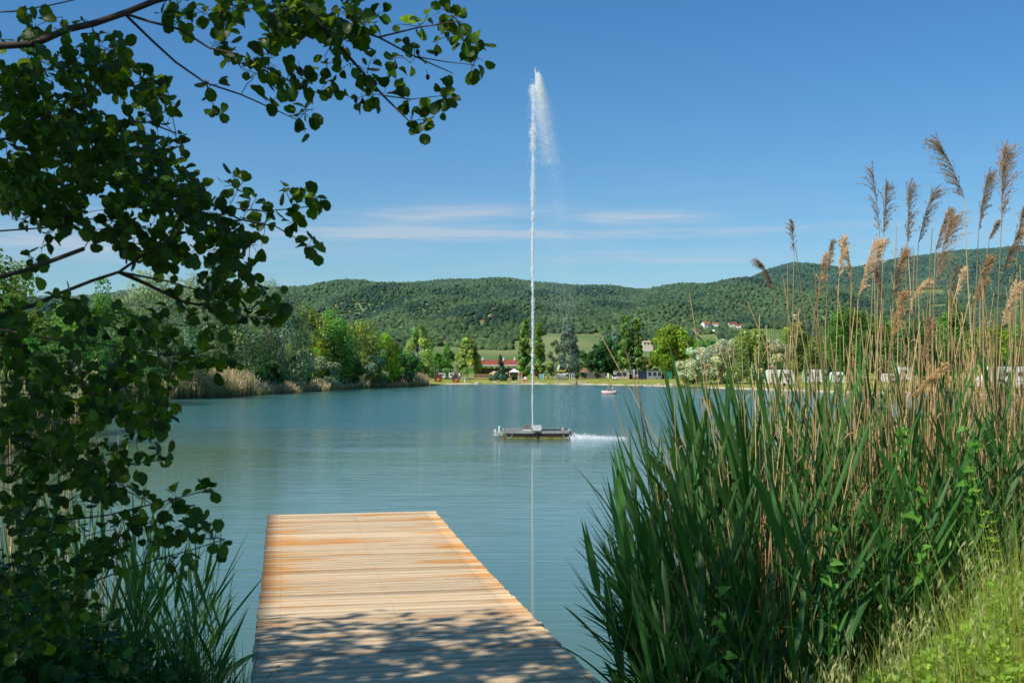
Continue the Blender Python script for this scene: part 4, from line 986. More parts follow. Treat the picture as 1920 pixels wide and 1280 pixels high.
# ---- awning tents
def awning(px0, px1, d, top, body, arch, label, roofm=None, wins=2, front=True):
    x0, x1 = PX(px0, d), PX(px1, d); cx = (x0+x1)/2; w_ = x1-x0; z = gz(cx, d); h = HC+(HY-top)/F*d-z
    t = thing('awning_tent', label, 'tent', (cx, d, z), group='camping tents and awnings by the beach'); dp = 2.4
    # curved roof sheet that sweeps down on the right
    V, Fc = [], []; n = 13
    for i_ in range(n):
        u = i_/(n-1); hh = h if u < 1-arch else h*(max(0, 1-((u-(1-arch))/max(arch, 1e-3))**2.2))**.6
        for y in (-dp/2-.1, dp/2+.1): V += [(-w_/2+u*w_, y, max(.04, hh)), (-w_/2+u*w_, y, max(.02, hh)-.06)]
    for i_ in range(n-1):
        a = i_*4; b = a+4; Fc += [(a, b, b+2, a+2), (a+1, a+3, b+3, b+1), (a, a+1, b+1, b), (a+2, b+2, b+3, a+3)]
    MB().poly(V, Fc).build('roof', roofm or body, t)
    wl = w_*(1-arch*.9)
    MB().box((-w_/2+wl/2+.03, 0, (h-.1)/2), (wl-.1, dp-.1, h-.12)).build('wall', body, t)
    for k_ in range(wins):
        MB().box((-w_/2+wl*(k_+.5)/wins, -dp/2+.02, h*.58), (wl/wins*.62, .06, h*.42)).build('window', NAVY, t)
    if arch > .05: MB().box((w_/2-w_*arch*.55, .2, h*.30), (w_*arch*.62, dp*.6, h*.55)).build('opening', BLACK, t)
    return t
awning(1150, 1189, 322, 694.2, BEIGE, .28, 'beige awning tent with its right side sweeping to the ground', wins=1)
t = thing('folding_trailer', 'white folding trailer in front of the beige awning tent', 'trailer', at(1153, 317)); MB().box((0, 0, .42), (1.5, 1.1, .6)).build('body', WHITE, t, bevel=.08); MB().box((-.1, 0, 1.05), (1.0, .9, .65)).build('hood', NAVY, t, bevel=.1)
for sx_ in (-.45, .45): MB().tube([(sx_, -.6, .2), (sx_, -.5, .2)], .2, 12).build('wheel', BLACK, t)
awning(1190, 1214, 324, 695.2, NAVY, 0.0, 'open tent with bright green roof between beige and grey tents', GREEN, 0)
awning(1213, 1252, 322, 694.0, GREYC, .34, 'long grey awning tent with dark arched right end', wins=3)
awning(1251, 1259, 326, 695.0, GREEN, 0.0, 'small bright green tent at the right end of the tents', GREEN, 0)
t = thing('camper', 'white caravan roof showing behind the beige awning tent', 'caravan', at(1180, 330)); MB().box((0, 0, 1.4), (3.0, 2, 2.5)).build('body', WHITE, t, bevel=.25); MB().box((0, -1.02, 1.9), (1.4, .05, .5)).build('window', GLASS, t)
t = thing('satellite_dish', 'white satellite dish above the grey tent', 'satellite dish', at(1214, 327)); MB().cyl((0, 0, 0), .04, 2.6, 8).build('pole', STEEL, t)
MB().lathe((0, 0, 2.55), [(.42, .24), (.3, .1), (.05, 0)], 14).build('dish', WHITE, t)
t = thing('signboard', 'white signboard under the dark trees left of the beige tent', 'sign', at(1140, 318)); MB().box((0, 0, 1.1), (.55, .06, 1.3)).build('board', WHITE, t); MB().box((-.2, .05, .6), (.07, .07, 1.2)).box((.2, .05, .6), (.07, .07, 1.2)).build('stand', GREYW, t)
def bench(px, d, label, mat=DARKW):
    t = thing('picnic_bench', label, 'bench', at(px, d), group='benches on the camp meadow'); MB().box((0, 0, .62), (1.5, .6, .07)).build('tabletop', mat, t)
    for s_ in (-1, 1):
        MB().box((0, s_*.55, .38), (1.5, .22, .05)).build('seat', mat, t); MB().tube([(s_*.55, -.6, 0), (s_*.55, .25, .6)], .04, 6).tube([(s_*.55, .6, 0), (s_*.55, -.25, .6)], .04, 6).build('leg', mat, t)
bench(1207, 304, 'dark picnic bench in front of the green roofed tent'); bench(1235, 312, 'dark picnic bench in front of the grey tent'); bench(1090, 322, 'low wooden bench under the green bushes', STRAW)

# ---- caravans and the camper van
def caravan(px0, px1, top, bot, label, door=.3, d=None, wn=2, nose=1):
    d = d or 232; x0, x1 = PX(px0, d), PX(px1, d); cx = (x0+x1)/2; w_ = x1-x0; z = gz(cx, d); h = HC+(HY-top)/F*d-z; b = .35
    t = thing('caravan', label, 'caravan', (cx, d, z), group='white caravans and campers on the right'); dp = 2.2
    prof = [(-w_/2, b), (w_/2, b), (w_/2+.02, h*.55), (w_/2-.35, h-.1), (w_/2-.6, h), (-w_/2+.3, h), (-w_/2+.05, h-.25), (-w_/2-.03, h*.5)]
    n = len(prof); V = [(p[0], -dp/2, p[1]) for p in prof]+[(p[0], dp/2, p[1]) for p in prof]
    MB().poly(V, [tuple(range(n)), tuple(reversed(range(n, 2*n)))]+[(i_, n+i_, n+(i_+1) % n, (i_+1) % n) for i_ in range(n)]).build('body', WHITE, t, bevel=.06)
    for k_ in range(wn):
        xx = -w_/2+w_*(k_+.5)/wn; f = MB().box((xx, -dp/2-.02, h*.66), (w_/wn*.48, .05, h*.22)).build('window', GLASS, t); MB().box((xx, -dp/2-.03, h*.66-h*.12), (w_/wn*.54, .05, .05)).build('frame', GREYC, f)
    dr = MB().box((-w_/2+w_*door, -dp/2-.025, h*.50), (.62, .05, h*.66)).build('door', simple('off white door', (.64, .64, .62), .5, .05, 2), t); MB().box((-w_/2+w_*door+.22, -dp/2-.06, h*.45), (.08, .04, .1)).build('handle', BLACK, dr)
    MB().box((0, -dp/2-.015, h*.36), (w_*.96, .03, .07)).build('stripe', GREYC, t)
    for q in (-.12, .12): MB().tube([(w_*q*.9, -dp/2+.05, .32), (w_*q*.9, -dp/2-.04, .32)], .32, 16).build('wheel', BLACK, t)
    return t
caravan(1437, 1487, 693, 712, 'white caravan beside the third silver willow', d=226); caravan(1507, 1550, 692.5, 712, 'white caravan showing behind the middle green blades', d=232, wn=3)
caravan(1558, 1582, 697, 714, 'small white camper at the end of the left caravan pair', d=228, wn=1); caravan(1655, 1684, 700, 714, 'small white trailer low among the dry stalks', d=226, wn=1); caravan(1680, 1708, 688, 714, 'tall white camper among the dry stalks', d=238, wn=1)
d = 176; x0, x1 = PX(1829, d), PX(1935, d); z = gz((x0+x1)/2, d); w_ = x1-x0; h = HC+(HY-687)/F*d-z
t = thing('camper_van', 'large white camper van with sloping front at the right edge', 'camper van', ((x0+x1)/2, d, z)); dp = 2.2
prof = [(-w_/2, .45), (w_/2, .45), (w_/2, h), (-w_/2+2.1, h), (-w_/2+1.5, h-.25), (-w_/2+.95, h*.60), (-w_/2+.1, h*.42)]
n = len(prof); MB().poly([(p[0], -dp/2, p[1]) for p in prof]+[(p[0], dp/2, p[1]) for p in prof], [tuple(range(n)), tuple(reversed(range(n, 2*n)))]+[(i_, n+i_, n+(i_+1) % n, (i_+1) % n) for i_ in range(n)]).build('body', WHITE, t, bevel=.08)
MB().poly([(-w_/2+1.05, -dp/2-.02, h*.60), (-w_/2+1.75, -dp/2-.02, h*.60), (-w_/2+1.75, -dp/2-.02, h*.82), (-w_/2+1.4, -dp/2-.02, h*.82)], [(0, 1, 2, 3)]).build('window', GLASS, t)
for q in (.05, .27): MB().box((w_*q, -dp/2-.02, h*.68), (1.2, .05, .55)).build('window', GLASS, t)
dr = MB().box((-w_/2+2.6, -dp/2-.02, h*.52), (.75, .04, h*.6)).build('door', simple('white door', (.70, .70, .68), .5, .05, 2), t); MB().box((-w_/2+2.9, -dp/2-.05, h*.48), (.1, .04, .12)).build('handle', BLACK, dr)
MB().box((w_*.05, -dp/2-.015, h*.38), (w_*.88, .03, .09)).build('stripe', GREYC, t)
for q in (-w_/2+1.2, w_/2-1.9): wl = MB().tube([(q, -dp/2+.06, .4), (q, -dp/2-.05, .4)], .4, 18).build('wheel', BLACK, t); MB().tube([(q, -dp/2-.05, .4), (q, -dp/2-.07, .4)], .2, 12).build('rim', STEEL, wl)
MB().box((-w_/2+.12, -dp/2+.1, h*.40), (.2, .3, .2)).build('headlight', simple('lamp glass', (.7, .7, .66), .2, .05, 2), t)

# ---- wooden footbridge lying at the water near the willows, stone groups
t = thing('jetty', 'small grey jetty lying on the bank below the taller silver willow', 'jetty', at(1375, 214), .25); MB().box((0, 0, .35), (3.6, 1.1, .12)).build('deck', GREYW, t)
for sx_ in (-1.5, 0, 1.5): MB().cyl((sx_, 0, -.4), .08, .7, 8).build('post', GREYW, t)
g = np.random.default_rng(77)
def stone_mesh(i_):
    v = ICO_V*np.array([.62, .45, .34])*(1+.18*g.normal(0, 1, (len(ICO_V), 1)))
    return mesh_np('stone', v, [ICO_F])
SM = [stone_mesh(i_) for i_ in range(5)]
for m_ in SM: m_.materials.append(STONE)
for i_ in range(74):
    px = g.choice([g.uniform(905, 960), g.uniform(960, 1100), g.uniform(1195, 1275), g.uniform(1050, 1100)], p=[.12, .45, .28, .15]); base_py = np.interp(px, [862, 900, 1000, 1100, 1180, 1265], [720.4, 720, 720.2, 721.2, 722.6, 725])
    d = shore(px, base_py)[1]+g.uniform(1.0, 8.0); x = PX(px, d); o = link('shore_stone', SM[i_ % 5]); s_ = float(np.exp(g.normal(-.75, .4))); o.location = (x, d, gz(x, d)+.04*s_); o.rotation_euler = (0, 0, float(g.uniform(0, 6.3))); o.scale = (s_, s_, s_*.9)
    tag(o, 'pale rough stone lying along the sandy far shore', 'stone', 'stones along the far shore')
o = link('boulder', SM[0].copy()); x, y, z = at(894.5, 294); o.location = (x, y, z+.25); o.scale = (1.5, 1.4, 1.9); tag(o, 'single white boulder at the left end of the sandy shore', 'boulder')
# ------------------------------------------------------------------ people
def person(name, label, joints, edges, loc, rz=0.0, skin=SKIN, hair=HAIR, head=None, shorts=None, hat=None):
    """joints: name -> (x,y,z,radius); one continuous skinned body"""
    t = thing(name, label, 'person', loc, rz)
    names = list(joints); me = bpy.data.meshes.new('body')
    me.from_pydata([joints[k][:3] for k in names], [(names.index(a), names.index(b)) for a, b in edges], []); me.update()
    o = link('body', me, skin, t); sk = o.modifiers.new('skin', 'SKIN'); sk.use_smooth_shade = True
    for k, v in zip(names, me.skin_vertices[0].data):
        v.radius = (joints[k][3],)*2
    me.skin_vertices[0].data[0].use_root = True
    sb = o.modifiers.new('sub', 'SUBSURF'); sb.levels = 1; sb.render_levels = 1
    hx, hy, hz = joints['crown'][:3]
    if hat: MB().lathe((hx, hy, hz-.02), [(.17, -.03), (.17, -.01), (.115, .0), (.11, .08), (.03, .11)], 12).build('hat', hat, t)
    else: MB().ball((hx, hy+.02, hz-.045), (.098, .11, .10), 12, 8).build('hair', hair, t, smooth=True)
    if shorts:
        m = MB()
        for s_ in ('l', 'r'):
            a, b = Vector(joints['hip_'+s_][:3]), Vector(joints['knee_'+s_][:3]); m.tube([a+Vector((0, 0, .04)), a.lerp(b, .25), a.lerp(b, .62)], [.125, .115, .10], 10)
        m.build('shorts', shorts, t)
    return t
def standing():
    return ({'pelvis': (0, 0, .93, .13), 'waist': (0, 0, 1.08, .115), 'chest': (0, 0, 1.32, .15), 'neck': (0, 0, 1.50, .055), 'chin': (0, -.03, 1.56, .07), 'face': (0, -.02, 1.65, .092), 'crown': (0, 0, 1.74, .07),
             'hip_l': (-.1, 0, .88, .10), 'knee_l': (-.11, -.02, .48, .065), 'ankle_l': (-.11, .02, .08, .042), 'toe_l': (-.13, -.14, .03, .035), 'hip_r': (.1, 0, .88, .10), 'knee_r': (.12, .03, .48, .065), 'ankle_r': (.13, .08, .08, .042), 'toe_r': (.15, -.08, .03, .035),
             'sh_l': (-.19, 0, 1.42, .062), 'el_l': (-.25, .04, 1.14, .045), 'wr_l': (-.24, -.06, .9, .032), 'ha_l': (-.24, -.09, .80, .038), 'sh_r': (.19, 0, 1.42, .062), 'el_r': (.25, .04, 1.14, .045), 'wr_r': (.24, -.06, .9, .032), 'ha_r': (.24, -.09, .80, .038)},
            [('pelvis', 'waist'), ('waist', 'chest'), ('chest', 'neck'), ('neck', 'chin'), ('chin', 'face'), ('face', 'crown'), ('pelvis', 'hip_l'), ('hip_l', 'knee_l'), ('knee_l', 'ankle_l'), ('ankle_l', 'toe_l'), ('pelvis', 'hip_r'), ('hip_r', 'knee_r'), ('knee_r', 'ankle_r'), ('ankle_r', 'toe_r'),
             ('chest', 'sh_l'), ('sh_l', 'el_l'), ('el_l', 'wr_l'), ('wr_l', 'ha_l'), ('chest', 'sh_r'), ('sh_r', 'el_r'), ('el_r', 'wr_r'), ('wr_r', 'ha_r')])
J, E = standing()
t = person('person', 'person in white top and red shorts standing in front of the tents', J, E, at(1195, 306), shorts=RED)
MB().lathe((0, 0, .98), [(.155, 0), (.14, .12), (.19, .36), (.2, .44), (.07, .52)], 14).build('shirt', WHITE, t)
J, E = standing(); t = person('person', 'person in dark top beside the playground climbing frame', J, E, at(1028, 324), .6, shorts=NAVY); MB().lathe((0, 0, .98), [(.155, 0), (.14, .12), (.19, .36), (.2, .44), (.07, .52)], 14).build('shirt', simple('grey shirt', (.4, .4, .42), .8, .1, 5), t)
J, E = standing(); t = person('person', 'bather wading at the sandy edge by the spray', J, E, (*shore(1080.5, 721.6), -.25), .3, shorts=NAVY)
J, E = standing(); t = person('person', 'person in white top by the restaurant porch', J, E, at(925, 338), .2, shorts=NAVY); MB().lathe((0, 0, .98), [(.155, 0), (.14, .12), (.19, .36), (.2, .44), (.07, .52)], 14).build('shirt', WHITE, t)
J, E = standing(); t = person('person', 'person in pale top walking behind the green reed blades', J, E, at(1446, 214), -.4, shorts=NAVY); MB().lathe((0, 0, .98), [(.155, 0), (.14, .12), (.19, .36), (.2, .44), (.07, .52)], 14).build('shirt', PINK, t)
# swimmers: only head and shoulders are out of the water
def swimmer(px, py, label, rz=0.0):
    d = HC*F/(py-HY)
    Js = {'pelvis': (0, .35, -.75, .13), 'chest': (0, .08, -.22, .15), 'neck': (0, 0, -.02, .055), 'chin': (0, -.03, .06, .07), 'face': (0, -.02, .15, .092), 'crown': (0, 0, .24, .07), 'sh_l': (-.19, .02, -.10, .065), 'el_l': (-.42, -.18, -.06, .045), 'ha_l': (-.3, -.5, -.02, .035), 'sh_r': (.19, .02, -.10, .065), 'el_r': (.42, -.18, -.06, .045), 'ha_r': (.34, -.5, -.02, .035)}
    Es = [('pelvis', 'chest'), ('chest', 'neck'), ('neck', 'chin'), ('chin', 'face'), ('face', 'crown'), ('chest', 'sh_l'), ('sh_l', 'el_l'), ('el_l', 'ha_l'), ('chest', 'sh_r'), ('sh_r', 'el_r'), ('el_r', 'ha_r')]
    person('person', label, Js, Es, (PX(px, d), d, 0), rz)
swimmer(1192.5, 734.5, 'dark haired swimmer in the open water right of the dinghy', .4); swimmer(1284, 734, 'swimmer farthest right near the silver willows', -.3); swimmer(1290, 734.5, 'swimmer beside the farthest right one', .7)

# ------------------------------------------------------------------ inflatable dinghy
d = HC*F/(738.5-HY); bx, by = PX(1142, d), d; k = d/F
t = thing('inflatable_dinghy', 'pale pink inflatable dinghy carrying two people', 'dinghy', (bx, by, 0), R(4))
L_ = 29*k; ring = []; n = 36; VV, FF = [], []; kk = 12
for i_ in range(n):
    a = 2*math.pi*i_/n; ca, sa = math.cos(a), math.sin(a); px_ = math.copysign(abs(ca)**.8, ca)*(L_/2-.2); py_ = math.copysign(abs(sa)**.8, sa)*.5
    nx_, ny_ = ca*.55, sa; nl = math.hypot(nx_, ny_); nx_, ny_ = nx_/nl, ny_/nl; lift = .16*max(0, abs(ca)-.5)
    for j_ in range(kk):
        b = 2*math.pi*j_/kk; VV.append((px_+nx_*math.cos(b)*.22, py_+ny_*math.cos(b)*.22, .20+lift+math.sin(b)*.23))
for i_ in range(n):
    for j_ in range(kk): a = i_*kk+j_; b = i_*kk+(j_+1) % kk; c = ((i_+1) % n)*kk; FF.append((a, c+j_, c+(j_+1) % kk, b))
MB().poly(VV, FF).build('tube', PINK, t, smooth=True)
m = MB(); m.poly([(math.copysign(abs(math.cos(2*math.pi*q/24))**.8, math.cos(2*math.pi*q/24))*(L_/2-.03), math.copysign(abs(math.sin(2*math.pi*q/24))**.8, math.sin(2*math.pi*q/24))*.69, z_) for z_ in (.0, .09) for q in range(24)], [tuple(range(24)), tuple(range(47, 23, -1))]+[(q, (q+1) % 24, 24+(q+1) % 24, 24+q) for q in range(24)]).build('floor', SALMON, t)
MB().box((L_/2+.28, .1, .28), (.6, .09, .05), tilt=(0, .25)).tube([(.35, -.25, .45), (L_/2+.1, .08, .32)], .025, 8).build('oar', DARKW, t)
def seated(px, label, hat, face, sx_):
    Js = {'pelvis': (0, 0, .12, .14), 'waist': (-.04*sx_, 0, .26, .12), 'chest': (-.08*sx_, 0, .48, .15), 'neck': (-.07*sx_, 0, .64, .055), 'chin': (-.04*sx_, -.02, .70, .07), 'face': (-.05*sx_, 0, .78, .092), 'crown': (-.06*sx_, 0, .86, .07),
          'hip_l': (.08*sx_, -.1, .10, .10), 'knee_l': (.42*sx_, -.13, .34, .066), 'ankle_l': (.66*sx_, -.12, .14, .042), 'hip_r': (.08*sx_, .1, .10, .10), 'knee_r': (.42*sx_, .13, .34, .066), 'ankle_r': (.66*sx_, .12, .14, .042),
          'sh_l': (-.07*sx_, -.19, .57, .062), 'el_l': (-.02*sx_, -.33, .40, .045), 'wr_l': (.2*sx_, -.34, .42, .034), 'ha_l': (.28*sx_, -.32, .44, .038), 'sh_r': (-.07*sx_, .19, .57, .062), 'el_r': (-.02*sx_, .33, .40, .045), 'wr_r': (.2*sx_, .34, .42, .034), 'ha_r': (.28*sx_, .32, .44, .038)}
    Es = [('pelvis', 'waist'), ('waist', 'chest'), ('chest', 'neck'), ('neck', 'chin'), ('chin', 'face'), ('face', 'crown'), ('pelvis', 'hip_l'), ('hip_l', 'knee_l'), ('knee_l', 'ankle_l'), ('pelvis', 'hip_r'), ('hip_r', 'knee_r'), ('knee_r', 'ankle_r'), ('chest', 'sh_l'), ('sh_l', 'el_l'), ('el_l', 'wr_l'), ('wr_l', 'ha_l'), ('chest', 'sh_r'), ('sh_r', 'el_r'), ('el_r', 'wr_r'), ('wr_r', 'ha_r')]
    person('person', label, Js, Es, (PX(px, d), by, .02), R(4), hat=hat, shorts=None)
seated(1137.5, 'dark haired person sitting in the left half of the dinghy', None, 0, 1); seated(1148, 'person with white sun hat sitting in the right half of the dinghy', WHITE, 0, -1)

# ------------------------------------------------------------------ fountain raft
RD = HC*F/(821.5-HY); K = RD/F; X = lambda px: PX(px, RD)
raft = thing('fountain_raft', 'flat grey raft with dark floats anchored in the lake under the water jet', 'raft', (X(1006), RD, 0))
x0 = X(1006); hw = X(1068.5)-x0; lw = X(944)-x0; dz = .37
GREYMET = simple('raft grey edge', (.36, .36, .33), .7, .2, 3); FLOATM = simple('black float', (.02, .018, .015), .6, .4, 4)
ALG = simple('algae on the floats', (.20, .17, .03), .8, .4, 3)
MB().box(((hw+lw)/2, .95, dz-.09), (hw-lw, 2.0, .10)).build('deck', simple('raft deck planks', (.20, .20, .195), .8, .25, 2.5), raft)
MB().box(((hw+lw)/2, -.09, dz-.055), (hw-lw+.04, .08, .13)).build('edge_beam', GREYMET, raft); MB().box(((hw+lw)/2, 2.0, dz-.08), (hw-lw+.04, .08, .20)).build('edge_beam', GREYMET, raft)
for xx in (lw-.02, hw+.02): MB().box((xx, .95, dz-.08), (.07, 2.1, .22)).build('side_beam', GREYMET, raft)
for y0 in (.12, 1.55): MB().box(((hw+lw)/2+.02, y0, .03), (hw-lw-.12, .5, .44)).build('float', FLOATM, raft, bevel=.05)
MB().box(((hw+lw)/2+.02, -.145, .03), (hw-lw-.2, .03, .10)).build('algae_band', ALG, raft)
for xx in (lw+.27, hw-.18):
    pts = [(xx+.16*math.cos(a), -.16, dz-.17-.17*math.sin(a)) for a in np.linspace(0, math.pi, 9)]; MB().tube(pts, .014, 6).build('rope_loop', simple('pale rope', (.52, .50, .45), .8, .1, 9), raft)
MB().box((X(1007.5)-x0, -.17, .12), (.08, .08, .45)).build('bracket', FLOATM, raft)
MB().box((hw+.02, -.12, .12), (.09, .1, .42)).build('corner_post', FLOATM, raft)
# outrigger with mooring post on the left
ol = X(936)-x0
MB().box((ol-.02, .1, .22), (.42, .5, .18)).build('outrigger', simple('dirty white paint', (.50, .48, .41), .7, .35, 5), raft); MB().box((ol+.14, .1, .07), (.3, .45, .14)).build('outrigger_float', simple('rusty float', (.22, .16, .08), .8, .4, 4), raft)
MB().box((ol-.2, -.02, .30), (.10, .2, .3)).build('outrigger_post', WHITE, raft)
MB().cyl((ol+.01, .0, .30), .052, .30, 12).build('mooring_post', WHITE, raft)
MB().cyl((X(998)-x0, .6, dz-.05), .045, .16, 12, .03).build('nozzle', STEEL, raft)
def scalloped(w_, h_, n1, n2, dp):
    """a board outline with scalloped top and sides"""
    p = []
    for i_ in range(n1*4+1): u = i_/(n1*4); p.append((-w_/2+u*w_, h_/2+.018*math.cos(u*n1*2*math.pi)))
    for i_ in range(n2*4+1): u = i_/(n2*4); p.append((w_/2+.014*math.cos(u*n2*2*math.pi), h_/2-u*h_))
    for i_ in range(n1*4+1): u = i_/(n1*4); p.append((w_/2-u*w_, -h_/2-.012*math.cos(u*n1*2*math.pi)))
    for i_ in range(n2*4+1): u = i_/(n2*4); p.append((-w_/2-.014*math.cos(u*n2*2*math.pi), -h_/2+u*h_))
    return p
sgx, sgz = X(1007), HC-(801.5-HY)*K
t = thing('notice_board', 'white scalloped notice board standing on the front edge of the raft', 'sign', (sgx, RD-.16, sgz))
w_, h_ = 15.2*K, 9.8*K; pl = scalloped(w_, h_, 5, 3, .04); n = len(pl)
MB().poly([(p[0], -.02, p[1]) for p in pl]+[(p[0], .02, p[1]) for p in pl], [tuple(range(n-1, -1, -1)), tuple(range(n, 2*n))]+[(i_, (i_+1) % n, n+(i_+1) % n, n+i_) for i_ in range(n)]).build('board', WHITE, t)
GT = simple('grey print', (.36, .35, .33), .7, .1, 4)
for zz, ww in ((.055, .30), (.005, .15), (-.05, .17)):
    MB().box((0, -.0215, zz), (ww, .004, .012)).build('print_line', GT, t)
MB().box((0, .0, -h_/2-.05), (w_*.9, .03, .12)).build('foot_board', simple('brown foot board', (.16, .14, .11), .8, .2, 4), t)
t = thing('lattice_crate', 'brown lattice crate with white base left of the jet on the raft', 'crate', (X(988.5), RD+.75, dz-.04))
w_, h_ = 14.5*K*1.01, 8*K
MB().box((0, 0, .035), (w_, .3, .07)).build('base', WHITE, t); MB().box((0, .05, .07+h_/2), (w_, .24, h_)).build('body', simple('dark brown crate', (.09, .055, .04), .8, .3, 5), t)
m = MB()
for q in range(7): m.box((-w_/2+w_*q/6, -.085, .07+h_/2), (.012, .02, h_))
for q in range(5): m.box((0, -.088, .07+h_*q/4), (w_, .02, .012))
m.build('lattice', simple('pale lattice', (.55, .48, .42), .7, .1, 5), t)
t = thing('marker_beacon', 'small orange and white banded marker at the right end of the raft', 'marker', (X(1057), RD+.5, dz-.04))
MB().cyl((0, 0, 0), .055, .18, 10).build('post', WHITE, t)
for z0 in (.03, .12): MB().cyl((0, 0, z0), .062, .035, 10).build('band', ORANGE, t)
o = tubes_np([(np.stack([np.linspace(X(1017), X(1052), 60)-x0, .7+.12*np.sin(np.arange(60)*.9+q), dz-.01+.05*np.abs(np.sin(np.arange(60)*(.55+.1*q)+q))], -1), np.full(60, .022)) for q in range(4)], 6)
hs_ = link('hose_coil', mesh_np('hose_coil', o[0], [o[1]], smooth=True), simple('dark blue hose', (.02, .03, .075), .5, .2, 4)); hs_.location = (x0, RD, 0); tag(hs_, 'dark blue hose heaped on the right half of the raft deck', 'hose')

# ------------------------------------------------------------------ water jet
def water_white(name, tr, rough=.3):
    m, nt, N, L = new_mat(name); out = N.new('ShaderNodeOutputMaterial'); b = N.new('ShaderNodeBsdfPrincipled'); t_ = N.new('ShaderNodeBsdfTranslucent'); ms = N.new('ShaderNodeMixShader'); ms.inputs['Fac'].default_value = tr
    b.inputs['Base Color'].default_value = (.93, .95, .97, 1); b.inputs['Roughness'].default_value = rough; t_.inputs['Color'].default_value = (.93, .95, .97, 1)
    L.new(b.outputs[0], ms.inputs[1]); L.new(t_.outputs[0], ms.inputs[2]); L.new(ms.outputs[0], out.inputs[0]); return m
FOAM = water_white('white water', .30); DROP = water_white('spray drops', .35)
JD = RD+.6; jx = PX(998.2, JD); jk = JD/F
jet = thing('fountain_jet', 'tall thin white water jet rising from the raft, spray drifting right', 'fountain', (jx, JD, dz))
g = np.random.default_rng(31)
topz = HC+(HY-128)*jk-dz
glint_facing = np.array([-.45, -.62, .62])                # flakes tilt midway between sun and viewpoint, building the glint into their shape
FLAKE = np.array([[-.5, 0, 0], [-.18, -.42, .06], [.32, -.36, -.04], [.5, .05, .05], [.2, .42, -.05], [-.28, .38, .04]])
def drops(pos, r, stretch=1.5):
    """flat white flakes for drops, tilted to sun and viewpoint so they look bright"""
    n = len(pos); N_ = unit(glint_facing+g.normal(0, .42, (n, 3))); Y = unit(np.array([0, 0, 1.0])+g.normal(0, .35, (n, 3)))
    M = frames(Y, N_)*(np.asarray(r)*2)[:, None, None]; M[:, :, 1] *= stretch
    V, F_ = inst_np(FLAKE, [np.array([[0, 1, 2, 3, 4, 5]])], M, pos); return V, F_
def pz(py): return HC+(HY-py)*jk-dz
# solid lower column, wavering and thinning as it climbs
zz = np.linspace(0, topz*.78, 420); u = zz/topz
wob = .012*np.sin(zz*3.1)+.02*u*np.sin(zz*7.7+1)+g.normal(0, .010, 420)*u+.05*u
v, f = tubes_np([(np.stack([wob, .02*np.sin(zz*2), zz], -1), (.030+.006*u)*(1+.30*g.normal(0, 1, 420)*np.minimum(1, u*1.6)).clip(.4, 1.7)*(1.02-.75*u))], 7)
link('water_column', mesh_np('water_column', v, [f], smooth=True), FOAM, jet)
n = 21000; zt = topz*(1-g.random(n)**1.1*.93); ut = zt/topz
gust = .55+.45*np.sin(zt*2.3+np.sin(zt*5)*1.2)+.25*np.sin(zt*9.1)
xs = .05*ut+g.normal(0, 1, n)*(.016+.068*ut**1.8)*(.7+.5*gust); ys = g.normal(0, 1, n)*(.02+.08*ut**2)
k_ = (g.random(n) < .25+.75*gust) & (zt < topz*.955)
V, F_ = drops(np.stack([xs, ys, zt], -1)[k_], ((.009+.017*g.random(n)**2)*(1.0-.30*ut))[k_]); link('water_lumps', mesh_np('water_lumps', V, F_), FOAM, jet)
# stray drops beside the column
n = 1500; zt = topz*(.25+.72*g.random(n)); V, F_ = drops(np.stack([.05+g.normal(-.02, .20, n)*(zt/topz)**1.5, g.normal(0, .2, n), zt], -1), .006+.010*g.random(n)**2); link('stray_drops', mesh_np('stray_drops', V, F_), DROP, jet)
# crest: drops turning over, drifting right and raining down
n = 44000; py_ = 140+(g.random(n)**1.15)*170
cx_ = np.interp(py_, [138, 150, 180, 230, 280, 310], [1007, 1011, 1013, 1018, 1025, 1028]); sp_ = np.interp(py_, [138, 150, 170, 200, 240, 310], [2.0, 4.0, 7, 9.5, 12, 14])
px_ = cx_+g.normal(0, .74, n)*sp_; dens = np.interp(py_, [140, 165, 200, 240, 310], [.8, 1, .75, .45, .18]); kk_ = g.random(n) < dens
pos = np.stack([PX(px_, JD)-jx, g.normal(0, .3, n), pz(py_)], -1)[kk_]; V1, F1 = drops(pos, .0045+.0072*g.random(len(pos))**2.5)
n = 24000; py_ = 190+600*g.random(n)**1.25
cx_ = np.interp(py_, [200, 290, 400, 520, 640, 800], [1020, 1037, 1049, 1058, 1066, 1078]); sp_ = np.interp(py_, [200, 290, 400, 600, 800], [8, 7, 9, 14, 19])
px_ = cx_+g.normal(0, 1, n)*sp_; veil = g.random(n) < .25; px_ = np.where(veil, np.interp(py_, [200, 800], [1012, 1045])+g.normal(0, 10, n), px_)
pos = np.stack([PX(px_, JD)-jx, g.normal(0, .7, n), pz(py_)], -1); V2, F2 = drops(pos, .0030+.0042*g.random(n)**4, 1.6)
link('falling_spray', mesh_np('falling_spray', V2, F2), DROP, jet)
n = 110; py_ = np.linspace(127, 165, n); px_ = np.interp(py_, [127, 133, 145, 165], [1003, 1003.5, 1005, 1008])+g.normal(0, .8, n); pos = np.stack([PX(px_, JD)-jx, g.normal(0, .03, n), pz(py_)], -1); V3, F3 = drops(pos, .012+.018*g.random(n)); link('spray_plume', mesh_np('spray_plume', np.concatenate([V1, V3]), [np.concatenate([F1[0], F3[0]+len(V1)])]), DROP, jet)
